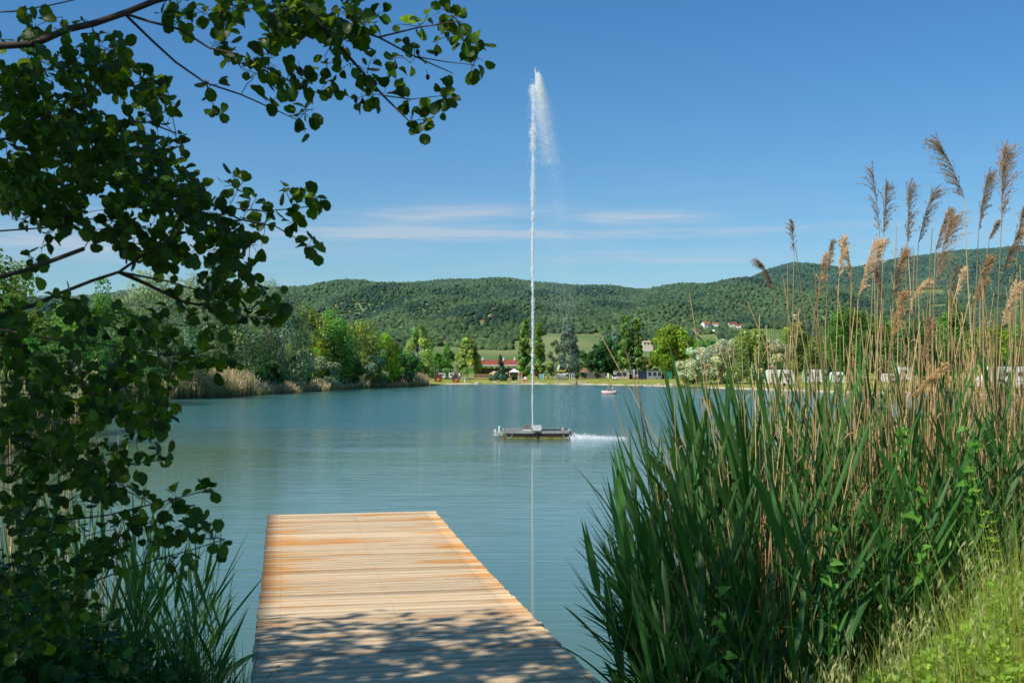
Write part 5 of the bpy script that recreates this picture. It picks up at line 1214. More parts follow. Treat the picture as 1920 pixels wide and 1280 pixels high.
# where the rain meets the lake: dancing drops and foam
n = 4200; a_ = g.random(n)**1.5; px_ = 1069+a_*105+g.normal(0, 2, n); yo = g.normal(0, .8, n)+.2; zz = np.abs(g.normal(0, 1, n))*(.085*(1-a_)**1.5+.010)
pos = np.stack([PX(px_, RD)-jx, RD+yo-JD, zz-dz+.01], -1); V4, F4 = drops(pos, (.008+.016*g.random(n)**2)*(1.1-.6*a_), 1.0)
link('splash_foam', mesh_np('splash_foam', V4, F4), FOAM, jet)
# ------------------------------------------------------------------ alder tree over the left of the view
ALD = np.array([-4.9, 4.4, 0.0]); ALD[2] = gz(ALD[0], ALD[1])
alder = thing('alder_tree', 'alder tree with round dark leaves whose branches hang over the left side', 'tree', tuple(ALD))
g = np.random.default_rng(101)
LEAF_EDGE = np.array([(.08, .03), (.21, .13), (.32, .27), (.40, .43), (.44, .58), (.42, .73), (.35, .85), (.23, .95), (.10, .99)])
ser = np.array([0, .03, -.02, .035, -.025, .035, -.03, .03, 0])
ed = LEAF_EDGE*(1+ser[:, None])
midy = np.array([0, .14, .27, .42, .56, .70, .82, .91, .955])
def leaf_template(fold, curl, droop):
    V = []
    for k in range(9): V.append((0, midy[k], -.0+droop*midy[k]**2))
    for s_ in (-1, 1):
        for k in range(9):
            x_, y_ = ed[k]; V.append((s_*x_*.98, y_, fold*abs(x_)+curl*x_*x_*4*.1+droop*y_**2+.02*((k % 2)*2-1)*abs(x_)))
    Q = []
    for k in range(8):
        Q.append((k, k+1, 9+k+1, 9+k)); Q.append((k+1, k, 18+k, 18+k+1))
    # petiole
    n0 = len(V); V += [(-.012, -.34, .03), (.012, -.34, .03), (.012, .02, 0), (-.012, .02, 0)]; Q.append((n0, n0+1, n0+2, n0+3))
    return np.array(V, float), [np.array(Q)]
LT = [leaf_template(f_, c_, d_) for f_, c_, d_ in ((.25, .2, -.12), (.45, .3, -.25), (.1, -.4, .10), (.35, .6, -.35))]
nodes = []            # skeleton nodes: position, parent
par = []; 
def add_limb(pts, r0, r1, parent=None, seg=.11):
    """pts: world points of a limb; returns node ids"""
    pts = np.array(pts, float); L_ = np.concatenate([[0], np.cumsum(np.linalg.norm(np.diff(pts, axis=0), axis=1))])
    m = max(3, int(L_[-1]/seg)); s = np.linspace(0, L_[-1], m)
    # smooth Catmull-like resampling
    sm = np.stack([np.interp(s, L_, pts[:, k]) for k in range(3)], -1)
    for _ in range(3):
        q = sm.copy(); q[1:-1] = (sm[:-2]+2*sm[1:-1]+sm[2:])/4; sm = q
    sm[1:-1] += g.normal(0, .008, (m-2, 3))
    ids = []
    for k in range(m):
        nodes.append(sm[k]); par.append(parent if k == 0 else ids[-1]); ids.append(len(nodes)-1)
    LIMBS.append((sm, np.linspace(r0, r1, m))); return ids
LIMBS = []
W = lambda px, py, d: np.array(P(px, py, d))
T0 = ALD+np.array([0, 0, -.1])
trunk_pts = [T0, ALD+[.05, .05, 1.2], ALD+[.15, .1, 2.6], ALD+[.1, .3, 4.2], ALD+[-.1, .5, 6.0], ALD+[-.2, .6, 7.8], ALD+[-.1, .7, 9.2]]
tr_ids = add_limb(trunk_pts, .15, .03)
def near_trunk(z): k = int(np.argmin([abs(nodes[i_][2]-z) for i_ in tr_ids])); return tr_ids[k]
def limb(px_pts, r0, r1, zt):
    """a limb from the trunk at height zt that enters the view and follows photo positions (col, row, metres ahead)"""
    p = near_trunk(zt); pts = [nodes[p]]+[W(*q) for q in px_pts]; return add_limb(pts, r0, r1, p)
def branch(ids, px_pts, r0, r1):
    st = W(*px_pts[0]); k = ids[int(np.argmin([np.linalg.norm(nodes[i_]-st) for i_ in ids]))]
    return add_limb([nodes[k]]+[W(*q) for q in px_pts[1:]], r0, r1, k)
B1 = limb([(-120, 120, 4.5), (0, 95, 4.5), (70, 77, 4.5), (150, 52, 4.55), (210, 40, 4.6), (270, 12, 4.6), (330, -25, 4.6), (450, -45, 4.7), (540, -15, 4.7)], .026, .010, 4.3)
B1b = branch(B1, [(210, 45, 4.6), (260, 75, 4.6), (310, 108, 4.65), (345, 130, 4.7), (380, 152, 4.7), (440, 180, 4.75), (500, 205, 4.8), (560, 226, 4.8)], .006, .002)
B1c = branch(B1, [(250, 28, 4.6), (320, 52, 4.5), (400, 75, 4.5), (450, 102, 4.5), (500, 135, 4.5), (560, 165, 4.5), (620, 182, 4.5)], .006, .002)
B2 = branch(B1, [(540, -15, 4.7), (580, 25, 4.6), (605, 55, 4.6), (635, 92, 4.6), (665, 135, 4.6), (700, 168, 4.6), (735, 190, 4.6), (770, 230, 4.6)], .010, .003)
B2b = branch(B2, [(590, 40, 4.6), (650, 45, 4.6), (700, 62, 4.6), (745, 85, 4.6), (780, 110, 4.6), (830, 132, 4.6), (850, 138, 4.6)], .007, .002)
B2c = branch(B2b, [(700, 62, 4.6), (755, 55, 4.6), (800, 62, 4.6), (830, 48, 4.6), (860, 40, 4.6)], .004, .002)
B2d = branch(B2b, [(790, 112, 4.6), (820, 100, 4.6), (860, 110, 4.6), (890, 122, 4.6)], .003, .0015)
B2e = branch(B2, [(735, 190, 4.6), (760, 215, 4.6), (800, 200, 4.6), (825, 180, 4.6)], .003, .0015)
B3 = limb([(-100, 280, 4.4), (0, 262, 4.4), (90, 250, 4.4), (160, 237, 4.4), (240, 220, 4.4), (300, 212, 4.4), (330, 250, 4.4)], .016, .003, 3.8)
B4 = limb([(-80, 530, 4.2), (0, 518, 4.2), (45, 511, 4.2), (100, 490, 4.2), (158, 466, 4.2)], .014, .008, 3.0)
B5 = limb([(-90, 612, 4.3), (0, 592, 4.3), (60, 574, 4.3), (150, 545, 4.35), (200, 530, 4.4), (240, 512, 4.4), (290, 478, 4.4), (330, 440, 4.4), (345, 400, 4.4)], .024, .004, 2.9)
B5b = branch(B5, [(235, 520, 4.4), (290, 545, 4.5), (335, 567, 4.6), (390, 582, 4.65), (440, 592, 4.7), (520, 600, 4.7)], .008, .002)
B5c = branch(B5, [(240, 515, 4.4), (320, 500, 4.4), (370, 520, 4.4), (420, 560, 4.4)], .005, .002)
B6 = limb([(-60, 625, 4.2), (40, 612, 4.2), (80, 625, 4.2), (130, 650, 4.2), (180, 656, 4.2), (240, 646, 4.2), (300, 660, 4.3), (345, 665, 4.3)], .012, .002, 2.8)
B7 = limb([(-60, 330, 4.6), (60, 328, 4.6), (150, 345, 4.6), (250, 355, 4.6), (330, 368, 4.6), (390, 380, 4.6), (450, 399, 4.6), (520, 404, 4.6), (575, 398, 4.6), (595, 385, 4.6)], .012, .002, 3.6)
B7b = branch(B7, [(400, 385, 4.6), (450, 408, 4.6), (510, 430, 4.6), (560, 450, 4.6), (582, 462, 4.6)], .005, .0015)
B7c = branch(B7, [(250, 355, 4.6), (310, 400, 4.5), (370, 430, 4.5), (440, 440, 4.5), (480, 455, 4.5)], .005, .0015)
B8 = limb([(-60, 800, 3.9), (0, 792, 3.9), (60, 815, 3.9), (110, 850, 3.95), (150, 890, 4.0), (200, 905, 4.0), (250, 880, 4.0), (300, 862, 4.0)], .012, .002, 2.2)
B9 = limb([(-60, 960, 3.9), (60, 965, 3.9), (130, 978, 3.9), (200, 975, 3.9), (260, 962, 3.95), (310, 945, 4.0), (350, 930, 4.0), (390, 918, 4.0)], .010, .0018, 1.9)
B10 = limb([(-60, 1120, 3.8), (60, 1115, 3.8), (150, 1105, 3.8), (230, 1080, 3.85), (300, 1050, 3.9), (360, 1030, 3.9), (422, 1010, 3.9)], .010, .0018, 1.75)
B11 = limb([(-60, 700, 4.1), (60, 720, 4.1), (150, 750, 4.1), (230, 780, 4.1), (300, 790, 4.1)], .010, .002, 2.5)
B12 = limb([(-60, 180, 4.5), (60, 200, 4.5), (140, 190, 4.5), (220, 160, 4.5), (300, 150, 4.5)], .010, .002, 4.1)
B13 = limb([(-60, 440, 4.4), (60, 425, 4.4), (150, 410, 4.4), (240, 420, 4.4), (320, 445, 4.4)], .010, .002, 3.3)
B14 = limb([(-60, 30, 4.5), (60, 20, 4.5), (140, 5, 4.5), (200, -20, 4.5)], .010, .002, 4.6)
# bare dead twigs in the gap of sky
for q in range(16):
    b = [B4, B13, B5][q % 3]; k = b[int(g.uniform(.45, .95)*len(b))]; p0 = nodes[k]; dirv = np.array([g.uniform(.3, 1), g.normal(0, .3), g.uniform(-.5, .6)]); LL = g.uniform(.12, .32)
    pts = [p0+dirv*LL*u+np.array([0, 0, -.08*u*u])+g.normal(0, .008, 3) for u in np.linspace(0, 1, 5)]; add_limb(pts, .0022, .0008, k, .05)
skeleton_n = len(nodes)
# ---- where the foliage sits: (outline in photo columns/rows, leafy twig ends, nearest, farthest)
REG = [([(0, 110), (80, 90), (150, 75), (210, 65), (260, 105), (290, 150), (330, 165), (330, 205), (240, 230), (0, 250)], 130, 3.9, 5.2),
       ([(0, 230), (250, 235), (330, 240), (350, 290), (380, 310), (390, 350), (380, 395), (300, 400), (180, 370), (0, 390)], 190, 3.9, 5.2),
       ([(0, 380), (200, 375), (330, 380), (430, 390), (450, 450), (470, 490), (420, 520), (350, 500), (250, 480), (180, 430), (0, 420)], 104, 4.1, 5.0),
       ([(310, 0), (560, 0), (600, 40), (540, 75), (450, 60), (380, 50), (300, 45)], 66, 4.2, 5.0),
       ([(560, 0), (680, 0), (690, 60), (640, 90), (600, 60)], 28, 4.4, 4.9),
       ([(40, 30), (130, 20), (180, 40), (150, 60), (60, 80)], 8, 4.2, 4.8), ([(80, 440), (160, 410), (180, 430), (60, 520), (30, 480)], 6, 4.0, 4.6),
       ([(370, 60), (520, 90), (600, 150), (560, 180), (420, 120)], 20, 4.4, 4.9), ([(300, 500), (480, 500), (520, 590), (430, 600), (320, 560)], 18, 4.2, 4.9),
       ([(0, 590), (150, 580), (250, 600), (330, 600), (400, 620), (430, 680), (340, 700), (270, 720), (150, 700), (0, 700)], 58, 3.7, 4.9),
       ([(0, 690), (200, 700), (300, 710), (320, 760), (310, 800), (230, 800), (120, 810), (0, 800)], 66, 3.6, 4.8),
       ([(0, 800), (170, 810), (260, 840), (310, 880), (230, 930), (120, 960), (0, 980)], 52, 3.5, 4.4),
       ([(0, 970), (160, 950), (290, 930), (330, 990), (280, 1040), (160, 1090), (0, 1120)], 36, 3.4, 4.3),
       ([(0, 1040), (130, 1060), (210, 1110), (170, 1180), (60, 1240), (0, 1250)], 22, 3.3, 4.0)]
TIPS = [(590, 232), (572, 247), (556, 218), (640, 180), (622, 150), (588, 205), (690, 42), (705, 108), (742, 150), (762, 78), (800, 30), (828, 18), (858, 38), (880, 58), (890, 92), (904, 112), (872, 98), (838, 162), (846, 187), (828, 208), (800, 232), (786, 246), (770, 222), (722, 170), (700, 190), (678, 62), (738, 48), (770, 118), (652, 108), (662, 72), (602, 168), (400, 205), (412, 214), (408, 160), (388, 168), (498, 190), (530, 168), (480, 138), (452, 128), (612, 120), (866, 74), (842, 64), (815, 92), (730, 110), (690, 150), (640, 130), (665, 190), (720, 30), (780, 50), (845, 30), (900, 80), (885, 125), (755, 190), (690, 178), (795, 215), (850, 170),
        (598, 384), (590, 366), (570, 378), (560, 368), (536, 356), (505, 384), (480, 368), (455, 344), (440, 330), (470, 392), (430, 378), (580, 456), (592, 448), (584, 470), (490, 458), (496, 438), (480, 470), (540, 420), (560, 404), (450, 440), (462, 418), (430, 458), (530, 352), (555, 388), (420, 350), (410, 420), (440, 485), (400, 470), (445, 352), (500, 402),
        (520, 574), (530, 558), (508, 592), (480, 540), (452, 588), (430, 522), (400, 560), (422, 640), (440, 682), (372, 620), (390, 602), (334, 560), (418, 545), (462, 505), (380, 530), (405, 690), (350, 700), (330, 650),
        (300, 868), (312, 856), (272, 915), (330, 930), (390, 924), (396, 914), (350, 980), (376, 986), (402, 1014), (396, 1000), (322, 1000), (300, 960), (360, 1042), (414, 1022), (282, 830), (312, 760), (302, 788), (252, 780), (345, 945), (262, 1008), (385, 975), (330, 1060), (240, 900), (225, 850), (285, 745), (318, 735), (265, 870)]
REG += [([(0, 560), (170, 560), (220, 640), (250, 760), (190, 960), (0, 985)], 85, 3.6, 4.9), ([(0, 60), (90, 90), (170, 230), (150, 400), (0, 430)], 60, 3.9, 5.2), ([(0, 950), (120, 960), (200, 1080), (120, 1200), (0, 1260)], 34, 3.4, 4.2)]
att = []
for poly, cnt, d0, d1 in REG:
    pa = np.array(poly, float); k = 0; lo, hi = pa.min(0), pa.max(0)
    while k < cnt:
        c = g.uniform(lo, hi)
        if in_poly(c[:1], c[1:2], poly)[0]:
            cl_ = np.sin(c[0]*.035+1)*np.sin(c[1]*.041+c[0]*.012)
            if g.random() < .62+.5*cl_: att.append(W(c[0], c[1], g.uniform(d0, d1))); k += 1
for px, py in TIPS:
    dd = 4.65 if py < 500 else 4.5 if py < 720 else 3.95
    att.append(W(px, py, dd+g.normal(0, .05)))
# the rest of the crown, above and to the left of the view: it shades the branches, the pier end and the near reeds
cr = []
while len(cr) < 760:
    u = g.uniform(-1, 1, 3)
    if np.linalg.norm(u) > 1: continue
    p = np.array([-5.1, 3.75, 7.2])+u*np.array([3.1, 3.3, 2.9]) if len(cr) < 520 else np.array([-5.2, 1.7, 5.3])+u*np.array([2.2, 2.2, 2.0])  # second lobe, unseen, added to deepen the shade at the lower left
    px, py = CX+p[0]/max(p[1], .2)*F, HY-(p[2]-HC)/max(p[1], .2)*F
    if p[1] > .3 and px > -60 and py > -70: continue
    cr.append(p)
nview = len(att); att = att+cr; att = np.array(att)
# grow thin twigs: every leafy end joins the nearest node of what has already grown
TW, ENDSL = [], []
NP = np.array(nodes); PARN = list(range(len(NP)))
order = np.argsort([np.min(np.linalg.norm(NP-a, axis=1)) for a in att])
for oi in order:
    a = att[oi]; dist = np.linalg.norm(NP-a, axis=1)+.25*np.maximum(0, a[0]*0); k = int(np.argmin(dist)); p0 = NP[k]; Ld = dist[k]
    if Ld < .02: p0 = p0+np.array([-.03, 0, 0])
    m = max(4, int(Ld/.09)+2); s = np.linspace(0, 1, m)[:, None]; bend = g.normal(0, .07, 3)*Ld+np.array([0, 0, .10*Ld])
    pts = p0+(a-p0)*s+bend*np.sin(math.pi*s)+g.normal(0, .004, (m, 3))*np.minimum(1, s*3)
    pts[0] = p0; pts[-1] = a
    TW.append((pts, np.linspace(.0015+.0034*min(1, Ld), .0011, m))); NP = np.concatenate([NP, pts[1:]]); ENDSL.append((oi, pts))
v, f = tubes_np(LIMBS, 8)
v2, f2 = tubes_np(TW, 4)
ABARK = simple('alder bark', (.085, .062, .045), .85, .35, 14, bump=.6)
link('trunk', mesh_np('trunk', v-ALD, [f], smooth=True), ABARK, alder)
link('twigs', mesh_np('twigs', v2-ALD, [f2], smooth=True), simple('alder twig', (.055, .036, .028), .7, .3, 30), alder)
# leaves
LP, LY, LN, LS, LTi = [], [], [], [], []
for oi, pts in ENDSL:
    inview = oi < nview; nl = g.integers(3, 7) if inview else 15
    Ltot = np.linalg.norm(pts[-1]-pts[0]); tail = min(Ltot, .20 if inview else .5); bt = float(np.exp(g.normal(0, .18)))
    axis = unit(pts[-1]-pts[max(0, len(pts)-3)])
    for q in range(nl):
        u = 1-(q/nl)*tail/max(Ltot, 1e-3); u = max(0, u); i0 = min(len(pts)-2, int(u*(len(pts)-1))); p = pts[i0]+(pts[i0+1]-pts[i0])*(u*(len(pts)-1)-i0)
        if not inview: p = p+g.normal(0, .16, 3)
        az_ = q*2.4+g.uniform(0, 1.2); side = unit(np.cross(axis, np.array([math.cos(az_), math.sin(az_)*.8, .5*math.sin(az_*1.7)])))
        yv = unit(axis*g.uniform(.1, .9)+side*1.0+np.array([0, 0, g.uniform(-.55, .25)])); nv = unit(np.array([g.normal(0, .5), g.normal(-.15, .5), 1.0]))
        if g.random() < .35: nv = unit(np.array([g.normal(0, .6), -1.0, g.normal(.2, .5)]))
        sz = g.uniform(.032, .060) if inview else g.uniform(.10, .15)
        sz *= float(np.clip(p[1]/4.75, .68, 1.06)) if inview else 1
        LP.append(p+yv*.33*sz); LY.append(yv); LN.append(nv); LS.append(sz)
        hue = g.normal(0, .10); br = bt*float(np.exp(g.normal(0, .25)))
        lime_leaf = g.random() < .07  # a few leaves tinted brighter yellow-green at random
        LTi.append(np.array([2.0, 1.75, .8])*br if lime_leaf else np.array([1+hue, 1, 1-hue])*br)
LP, LY, LN, LS, LTi = map(np.array, (LP, LY, LN, LS, LTi))
M = frames(LY, LN)*LS[:, None, None]
which = g.integers(0, 4, len(LP)); VV, FF, TT, n0 = [], [], [], 0
for k in range(4):
    q = which == k; V, F_ = inst_np(LT[k][0], LT[k][1], M[q], LP[q]); VV.append(V); FF.append(F_[0]+n0); n0 += len(V)
    vt = np.ones(len(LT[k][0])); vt[:9] = 1.22; vt[-4:] = 1.1
    TT.append((LTi[q][:, None, :]*vt[None, :, None]).reshape(-1, 3))
ALEAF = leafy('alder leaf', (.030, .068, .009), .42, .33, .22, (.17, .30, .014))
link('crown', mesh_np('crown', np.concatenate(VV)-ALD, [np.concatenate(FF)], np.concatenate(TT), smooth=True), ALEAF, alder)
CONE = simple('alder cone', (.035, .018, .014), .8, .3, 40, bump=.5)
for k_, (px, py) in enumerate([(667, 188), (680, 190), (802, 145), (818, 101), (783, 98), (742, 125), (562, 130), (552, 145), (570, 165), (300, 590), (408, 525), (438, 545)]):
    p = W(px, py, 4.6); pr = [(.002, -.011), (.0065, -.007), (.008, 0), (.007, .006), (.003, .011)]
    o = MB().lathe(tuple(p-ALD), [(r_, z_) for r_, z_ in pr], 9).tube([tuple(p-ALD+np.array([0, 0, .01])), tuple(p-ALD+np.array([-.006, 0, .03]))], .0012, 5).build('cone', CONE, alder, smooth=True)
# ------------------------------------------------------------------ reeds in the foreground
GREENR = leafy('green reed leaf', (.052, .150, .032), .46, .26, .26, (.16, .40, .04))
DRYR = leafy('dry reed', (.60, .42, .20), .6, .12, .25, (.6, .42, .2)); PLUME = leafy('reed plume', (.38, .30, .20), .85, .35, .1, (.54, .42, .27))
def blade_tpl(n=7):
    """a lanceolate blade along +Y, V folded, unit length and unit half width"""
    s = np.linspace(0, 1, n); wd = np.interp(s, [0, .08, .28, .55, .8, 1], [.35, .75, 1.0, .78, .40, .02])
    return s, wd
BS, BW = blade_tpl(8)
def blades(P0, D0, L_, Wd, droop, side, roll, tint, tipdark=.85):
    """many leaf blades: start, direction, length, half width, downward bend, sideways vector"""
    n = len(P0); k = len(BS); s = BS[None, :, None]
    D = unit(D0)[:, None, :]; g_ = np.array([0, 0, -1.0])[None, None]
    C = P0[:, None, :]+D*s*L_[:, None, None]+g_*(droop*L_)[:, None, None]*s**2.2
    S = unit(side)[:, None, :]; Nn = unit(np.cross(np.broadcast_to(S, C.shape), np.gradient(C, axis=1)))
    w_ = (BW[None]*Wd[:, None])[:, :, None]; ro = roll[:, None, None]*s
    Sr = S*np.cos(ro)+Nn*np.sin(ro)
    A = C+Sr*w_+Nn*w_*.30; B = C-Sr*w_+Nn*w_*.30
    V = np.stack([A, C, B], 2).reshape(n, k*3, 3)
    q = []
    for i_ in range(k-1):
        a = i_*3; q += [(a, a+1, a+4, a+3), (a+1, a+2, a+5, a+4)]
    Q = (np.arange(n)*k*3)[:, None, None]+np.array(q)[None]
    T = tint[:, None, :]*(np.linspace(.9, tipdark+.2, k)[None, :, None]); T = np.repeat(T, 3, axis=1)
    return V.reshape(-1, 3), Q.reshape(-1, 4), T.reshape(-1, 3)
def reed_proto(seed, h, lean, nl, lmax, fan, sweep):
    """one green reed: stem mesh and leaf mesh with its foot at the origin; sweep = sideways drift of the leaves"""
    g = np.random.default_rng(seed)
    u = np.linspace(0, 1, 12); st = np.stack([lean[0]*h*u**1.6, lean[1]*h*u**1.6, h*.86*u], -1)
    v, f = tubes_np([(st, .0052*(1.15-u)+.0012)], 6)
    j = float(np.exp(g.normal(0, .1)))
    sm = mesh_np('stem', v, [f], np.ones((len(v), 3))*np.array([1.25, 1.25, .9])*j, smooth=True); sm.materials.append(GREENR)
    tt = np.linspace(.24, .99, nl)+g.normal(0, .012, nl); tt = np.clip(tt, .1, 1); P0 = np.stack([np.interp(tt, u, st[:, q]) for q in range(3)], -1)
    a = fan+np.where(np.arange(nl) % 2 == 0, 0, math.pi)+g.normal(0, .45, nl)
    op = np.interp(tt, [.2, .6, .9, 1], [.62, .52, .36, .10])*g.uniform(.8, 1.25, nl)
    D0 = np.stack([np.cos(a)*np.sin(op)+sweep[0], np.sin(a)*np.sin(op)*.8+sweep[1], np.cos(op)], -1)
    L_ = lmax*np.interp(tt, [.2, .5, .8, 1], [.75, 1, .95, .72])*g.uniform(.8, 1.15, nl); Wd = L_*g.uniform(.027, .041, nl)
    side = np.stack([-np.sin(a), np.cos(a), 0*a], -1)+g.normal(0, .35, (nl, 3))
    dro = np.interp(tt, [.2, .7, 1], [.34, .16, .03])*g.uniform(.5, 1.6, nl)
    ti = j*np.exp(g.normal(0, .16, (nl, 1)))*np.array([[1, 1, 1]])*(1+g.normal(0, .06, (nl, 3)))
    low = (tt < .34) & (g.random(nl) < .5); ti = np.where(low[:, None], np.array([[4.5, 2.0, 2.2]])*.9, ti)
    V, Q, T = blades(P0, D0, L_, Wd, dro, side, g.normal(0, .5, nl), ti)
    lm = mesh_np('leaves', V, [Q], T, smooth=True); lm.materials.append(GREENR)
    return sm, lm, h
g = np.random.default_rng(55)
PROTO = [reed_proto(300+k, h_, (lx, g.normal(0, .06)), nl_, lm_, fan_, (sx_, g.normal(-.05, .08))) for k, (h_, lx, nl_, lm_, fan_, sx_) in enumerate([
    (1.9, -.10, 12, .52, .2, -.20), (1.9, -.15, 11, .56, .6, -.28), (1.8, -.06, 12, .50, -.3, -.15), (2.3, -.08, 11, .64, .1, -.18), (2.4, -.04, 12, .68, .4, -.12), (2.3, .03, 11, .62, -.2, -.05),
    (2.6, -.06, 12, .70, 0, -.10), (2.6, .02, 12, .72, .3, .02), (2.5, .06, 11, .64, -.4, .06), (2.2, -.10, 12, .60, .9, -.20), (2.7, 0, 12, .72, .15, 0), (2.1, -.13, 11, .55, .3, -.25)])]
GRP_G = 'green reeds at the water edge'
def reed_plant(x, y, h, ids, label, group, sx=1, rz=None, zf=None):
    k = int(ids[g.integers(0, len(ids))]); sm, lm, h0 = PROTO[k]; s_ = h/h0
    t = thing('green_reed', label, 'reed', (x, y, gz(x, y)-.03 if zf is None else zf), float(g.normal(0, .35)) if rz is None else rz, group)
    t.scale = (s_*sx, s_, s_)
    link('stem', sm, None, t); link('leaves', lm, None, t)
    return t
# outline of the green mass: height of the leaf tips (photo row) by column
TOPG = [(1090, 1080), (1130, 1040), (1165, 1000), (1210, 925), (1260, 850), (1320, 775), (1380, 715), (1450, 660), (1550, 670), (1650, 690), (1750, 650), (1850, 690), (1950, 700)]
rows = [(7.4, 1255, 1960, 30, .68), (8.0, 1235, 1960, 38, .82), (8.7, 1215, 1950, 44, .98), (9.4, 1205, 1950, 48, 1.03), (10.2, 1195, 1950, 42, 1.05), (11.0, 1200, 1940, 32, 1.04)]
cnt = 0
for d, p0, p1, n, kh in rows:
    for i_ in range(n):
        px = p0+(p1-p0)*(i_+g.uniform(-.4, 1.4))/n
        if px > 1500 and g.random() < .12: continue
        dd = d+g.uniform(-.35, .35); x = PX(px, dd); zg = max(gz(x, dd), -.35)
        top = np.interp(px, *np.array(TOPG).T)+g.normal(0, 34)+ (g.random() < .3)*60; ztop = HC+(HY-top)/F*dd
        h = float(np.clip((ztop-zg)*kh, .9, 3.6))
        ids = [0, 1, 2, 9, 11] if px < 1300 else [3, 4, 9, 6, 2] if px < 1480 else [4, 5, 6, 7, 8, 10, 3]
        edge = px < 1260
        lab = 'green reed leaning left over the water beside the pier' if edge else 'long leaved green reed standing in the dense bed right of the pier'
        reed_plant(x, dd, h, ids, lab, 'green reeds leaning out beside the pier' if edge else 'green reeds in the bed right of the pier', zf=zg-.02); cnt += 1
# fan shaped showy reeds in front
for px, base, top, d, idk in [(1510, 1180, 720, 7.1, 4), (1590, 1240, 800, 6.9, 6), (1770, 1080, 650, 7.6, 10), (1735, 1150, 850, 7.0, 7), (1440, 1250, 830, 7.0, 3), (1370, 1240, 850, 7.3, 9), (1300, 1280, 900, 7.2, 9), (1840, 1100, 760, 7.3, 8), (1655, 1160, 760, 7.3, 10), (1560, 1130, 640, 8.2, 10)]:
    x = PX(px, d); zg = gz(x, d); h = HC+(HY-top)/F*d-zg
    reed_plant(x, d, h, [idk], 'broad leaved green reed at the front of the bed right of the pier', 'broad leaved reeds at the front', zf=zg-.02)
for i_ in range(16):
    d = g.uniform(8.4, 10.2); px = g.uniform(1215, 1300); x = PX(px, d); zg = max(gz(x, d), -.3); h = float(np.clip(HC+(HY-g.uniform(800, 960))/F*d-zg, .9, 2.4))
    reed_plant(x, d, h, [1, 11, 9], 'green reed leaning left over the water beside the pier', 'green reeds leaning out beside the pier', sx=1.12, rz=0.1, zf=zg-.02)
for i_ in range(30):
    d = g.uniform(7.2, 8.3); px = g.uniform(1500, 1935); x = PX(px, d); zg = gz(x, d); top = g.uniform(650, 880); h = float(np.clip(HC+(HY-top)/F*d-zg, 1.0, 3.0))
    reed_plant(x, d, h, [4, 6, 7, 8, 10], 'upright green reed before the dry stalks near the right edge', 'green reeds before the dry stalks', zf=zg-.02)
# reeds left of the pier, in the alder's shade
for i_ in range(46):
    d = g.uniform(7.6, 10.2); px = g.uniform(60, 400) if i_ < 34 else g.uniform(330, 455); top = np.interp(px, [60, 200, 300, 400, 460], [900, 930, 980, 1090, 1160])+g.normal(0, 40); x = PX(px, d); zg = max(gz(x, d), -.3)
    h = float(np.clip(HC+(HY-top)/F*d-zg, .7, 2.6)); t = reed_plant(x, d, h, [3, 4, 5, 8, 7, 2], 'shaded green reed left of the pier under the alder', 'shaded reeds left of the pier', sx=-1 if g.random() < .72 else 1, zf=zg-.02)

# ---- dry stalks of last year
def stalk_mesh(seed, h, bend, r=.0045, leaves=3, tone=1.0):
    g = np.random.default_rng(seed); u = np.linspace(0, 1, 10); st = np.stack([bend*h*u**2+.012*np.sin(u*7+seed), .02*np.sin(u*5+seed), h*u], -1)
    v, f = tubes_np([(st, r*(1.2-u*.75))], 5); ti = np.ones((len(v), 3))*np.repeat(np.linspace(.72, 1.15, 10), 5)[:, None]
    Fs = [f]; 
    if leaves:
        tt = g.uniform(.3, .9, leaves); P0 = np.stack([np.interp(tt, u, st[:, q]) for q in range(3)], -1); a = g.uniform(0, 6.28, leaves)
        D0 = np.stack([np.cos(a)*.5, np.sin(a)*.3, np.ones(leaves)], -1); L_ = g.uniform(.15, .42, leaves)
        V, Q, T = blades(P0, D0, L_, L_*.017, g.uniform(.5, 1.5, leaves), np.stack([-np.sin(a), np.cos(a), 0*a], -1), g.normal(0, 1.5, leaves), np.ones((leaves, 3))*g.uniform(.7, 1.1, (leaves, 1)))
        Fs.append(Q+len(v)); v = np.concatenate([v, V]); ti = np.concatenate([ti, T])
    ti = ti*tone*(np.array([1, .96, .92]) if tone < .8 else 1); me = mesh_np('dry_stalk', v, Fs, ti, smooth=True); me.materials.append(DRYR); return me
SMESH = [stalk_mesh(700+k, 2.6, b_, .0054, n_, (.55, .8, 1.0, 1.25, .7, 1.1, .9, 1.35, .62, 1.0)[k]) for k, (b_, n_) in enumerate([(.0, 2), (.03, 3), (-.04, 1), (.06, 2), (-.02, 4), (.015, 0), (-.07, 2), (.02, 3), (.0, 1), (-.03, 2)])]
def dry_stalk(px, d, top, lean, label, group):
    x = PX(px, d); zg = max(gz(x, d), -.3); h = HC+(HY-top)/F*d-zg
    o = link('dry_reed_stalk', SMESH[g.integers(0, len(SMESH))]); o.location = (x, d, zg-.03); o.rotation_euler = (float(g.normal(0, .03)), lean, float(g.uniform(-.5, .5))); s_ = h/2.6; o.scale = (s_**.5, s_**.5, s_)
    return tag(o, label, 'reed stalk', group)
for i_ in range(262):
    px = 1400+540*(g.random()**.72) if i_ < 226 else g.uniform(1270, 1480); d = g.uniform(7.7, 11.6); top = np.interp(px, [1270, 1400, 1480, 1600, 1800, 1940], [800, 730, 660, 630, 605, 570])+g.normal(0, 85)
    dry_stalk(px, d, max(420, top), float(g.normal(.02, .07)) if g.random() < .8 else float(g.normal(0, .24)), 'plain tan reed stalk without plume in the dry reeds on the right', 'plain dry reed stalks on the right')
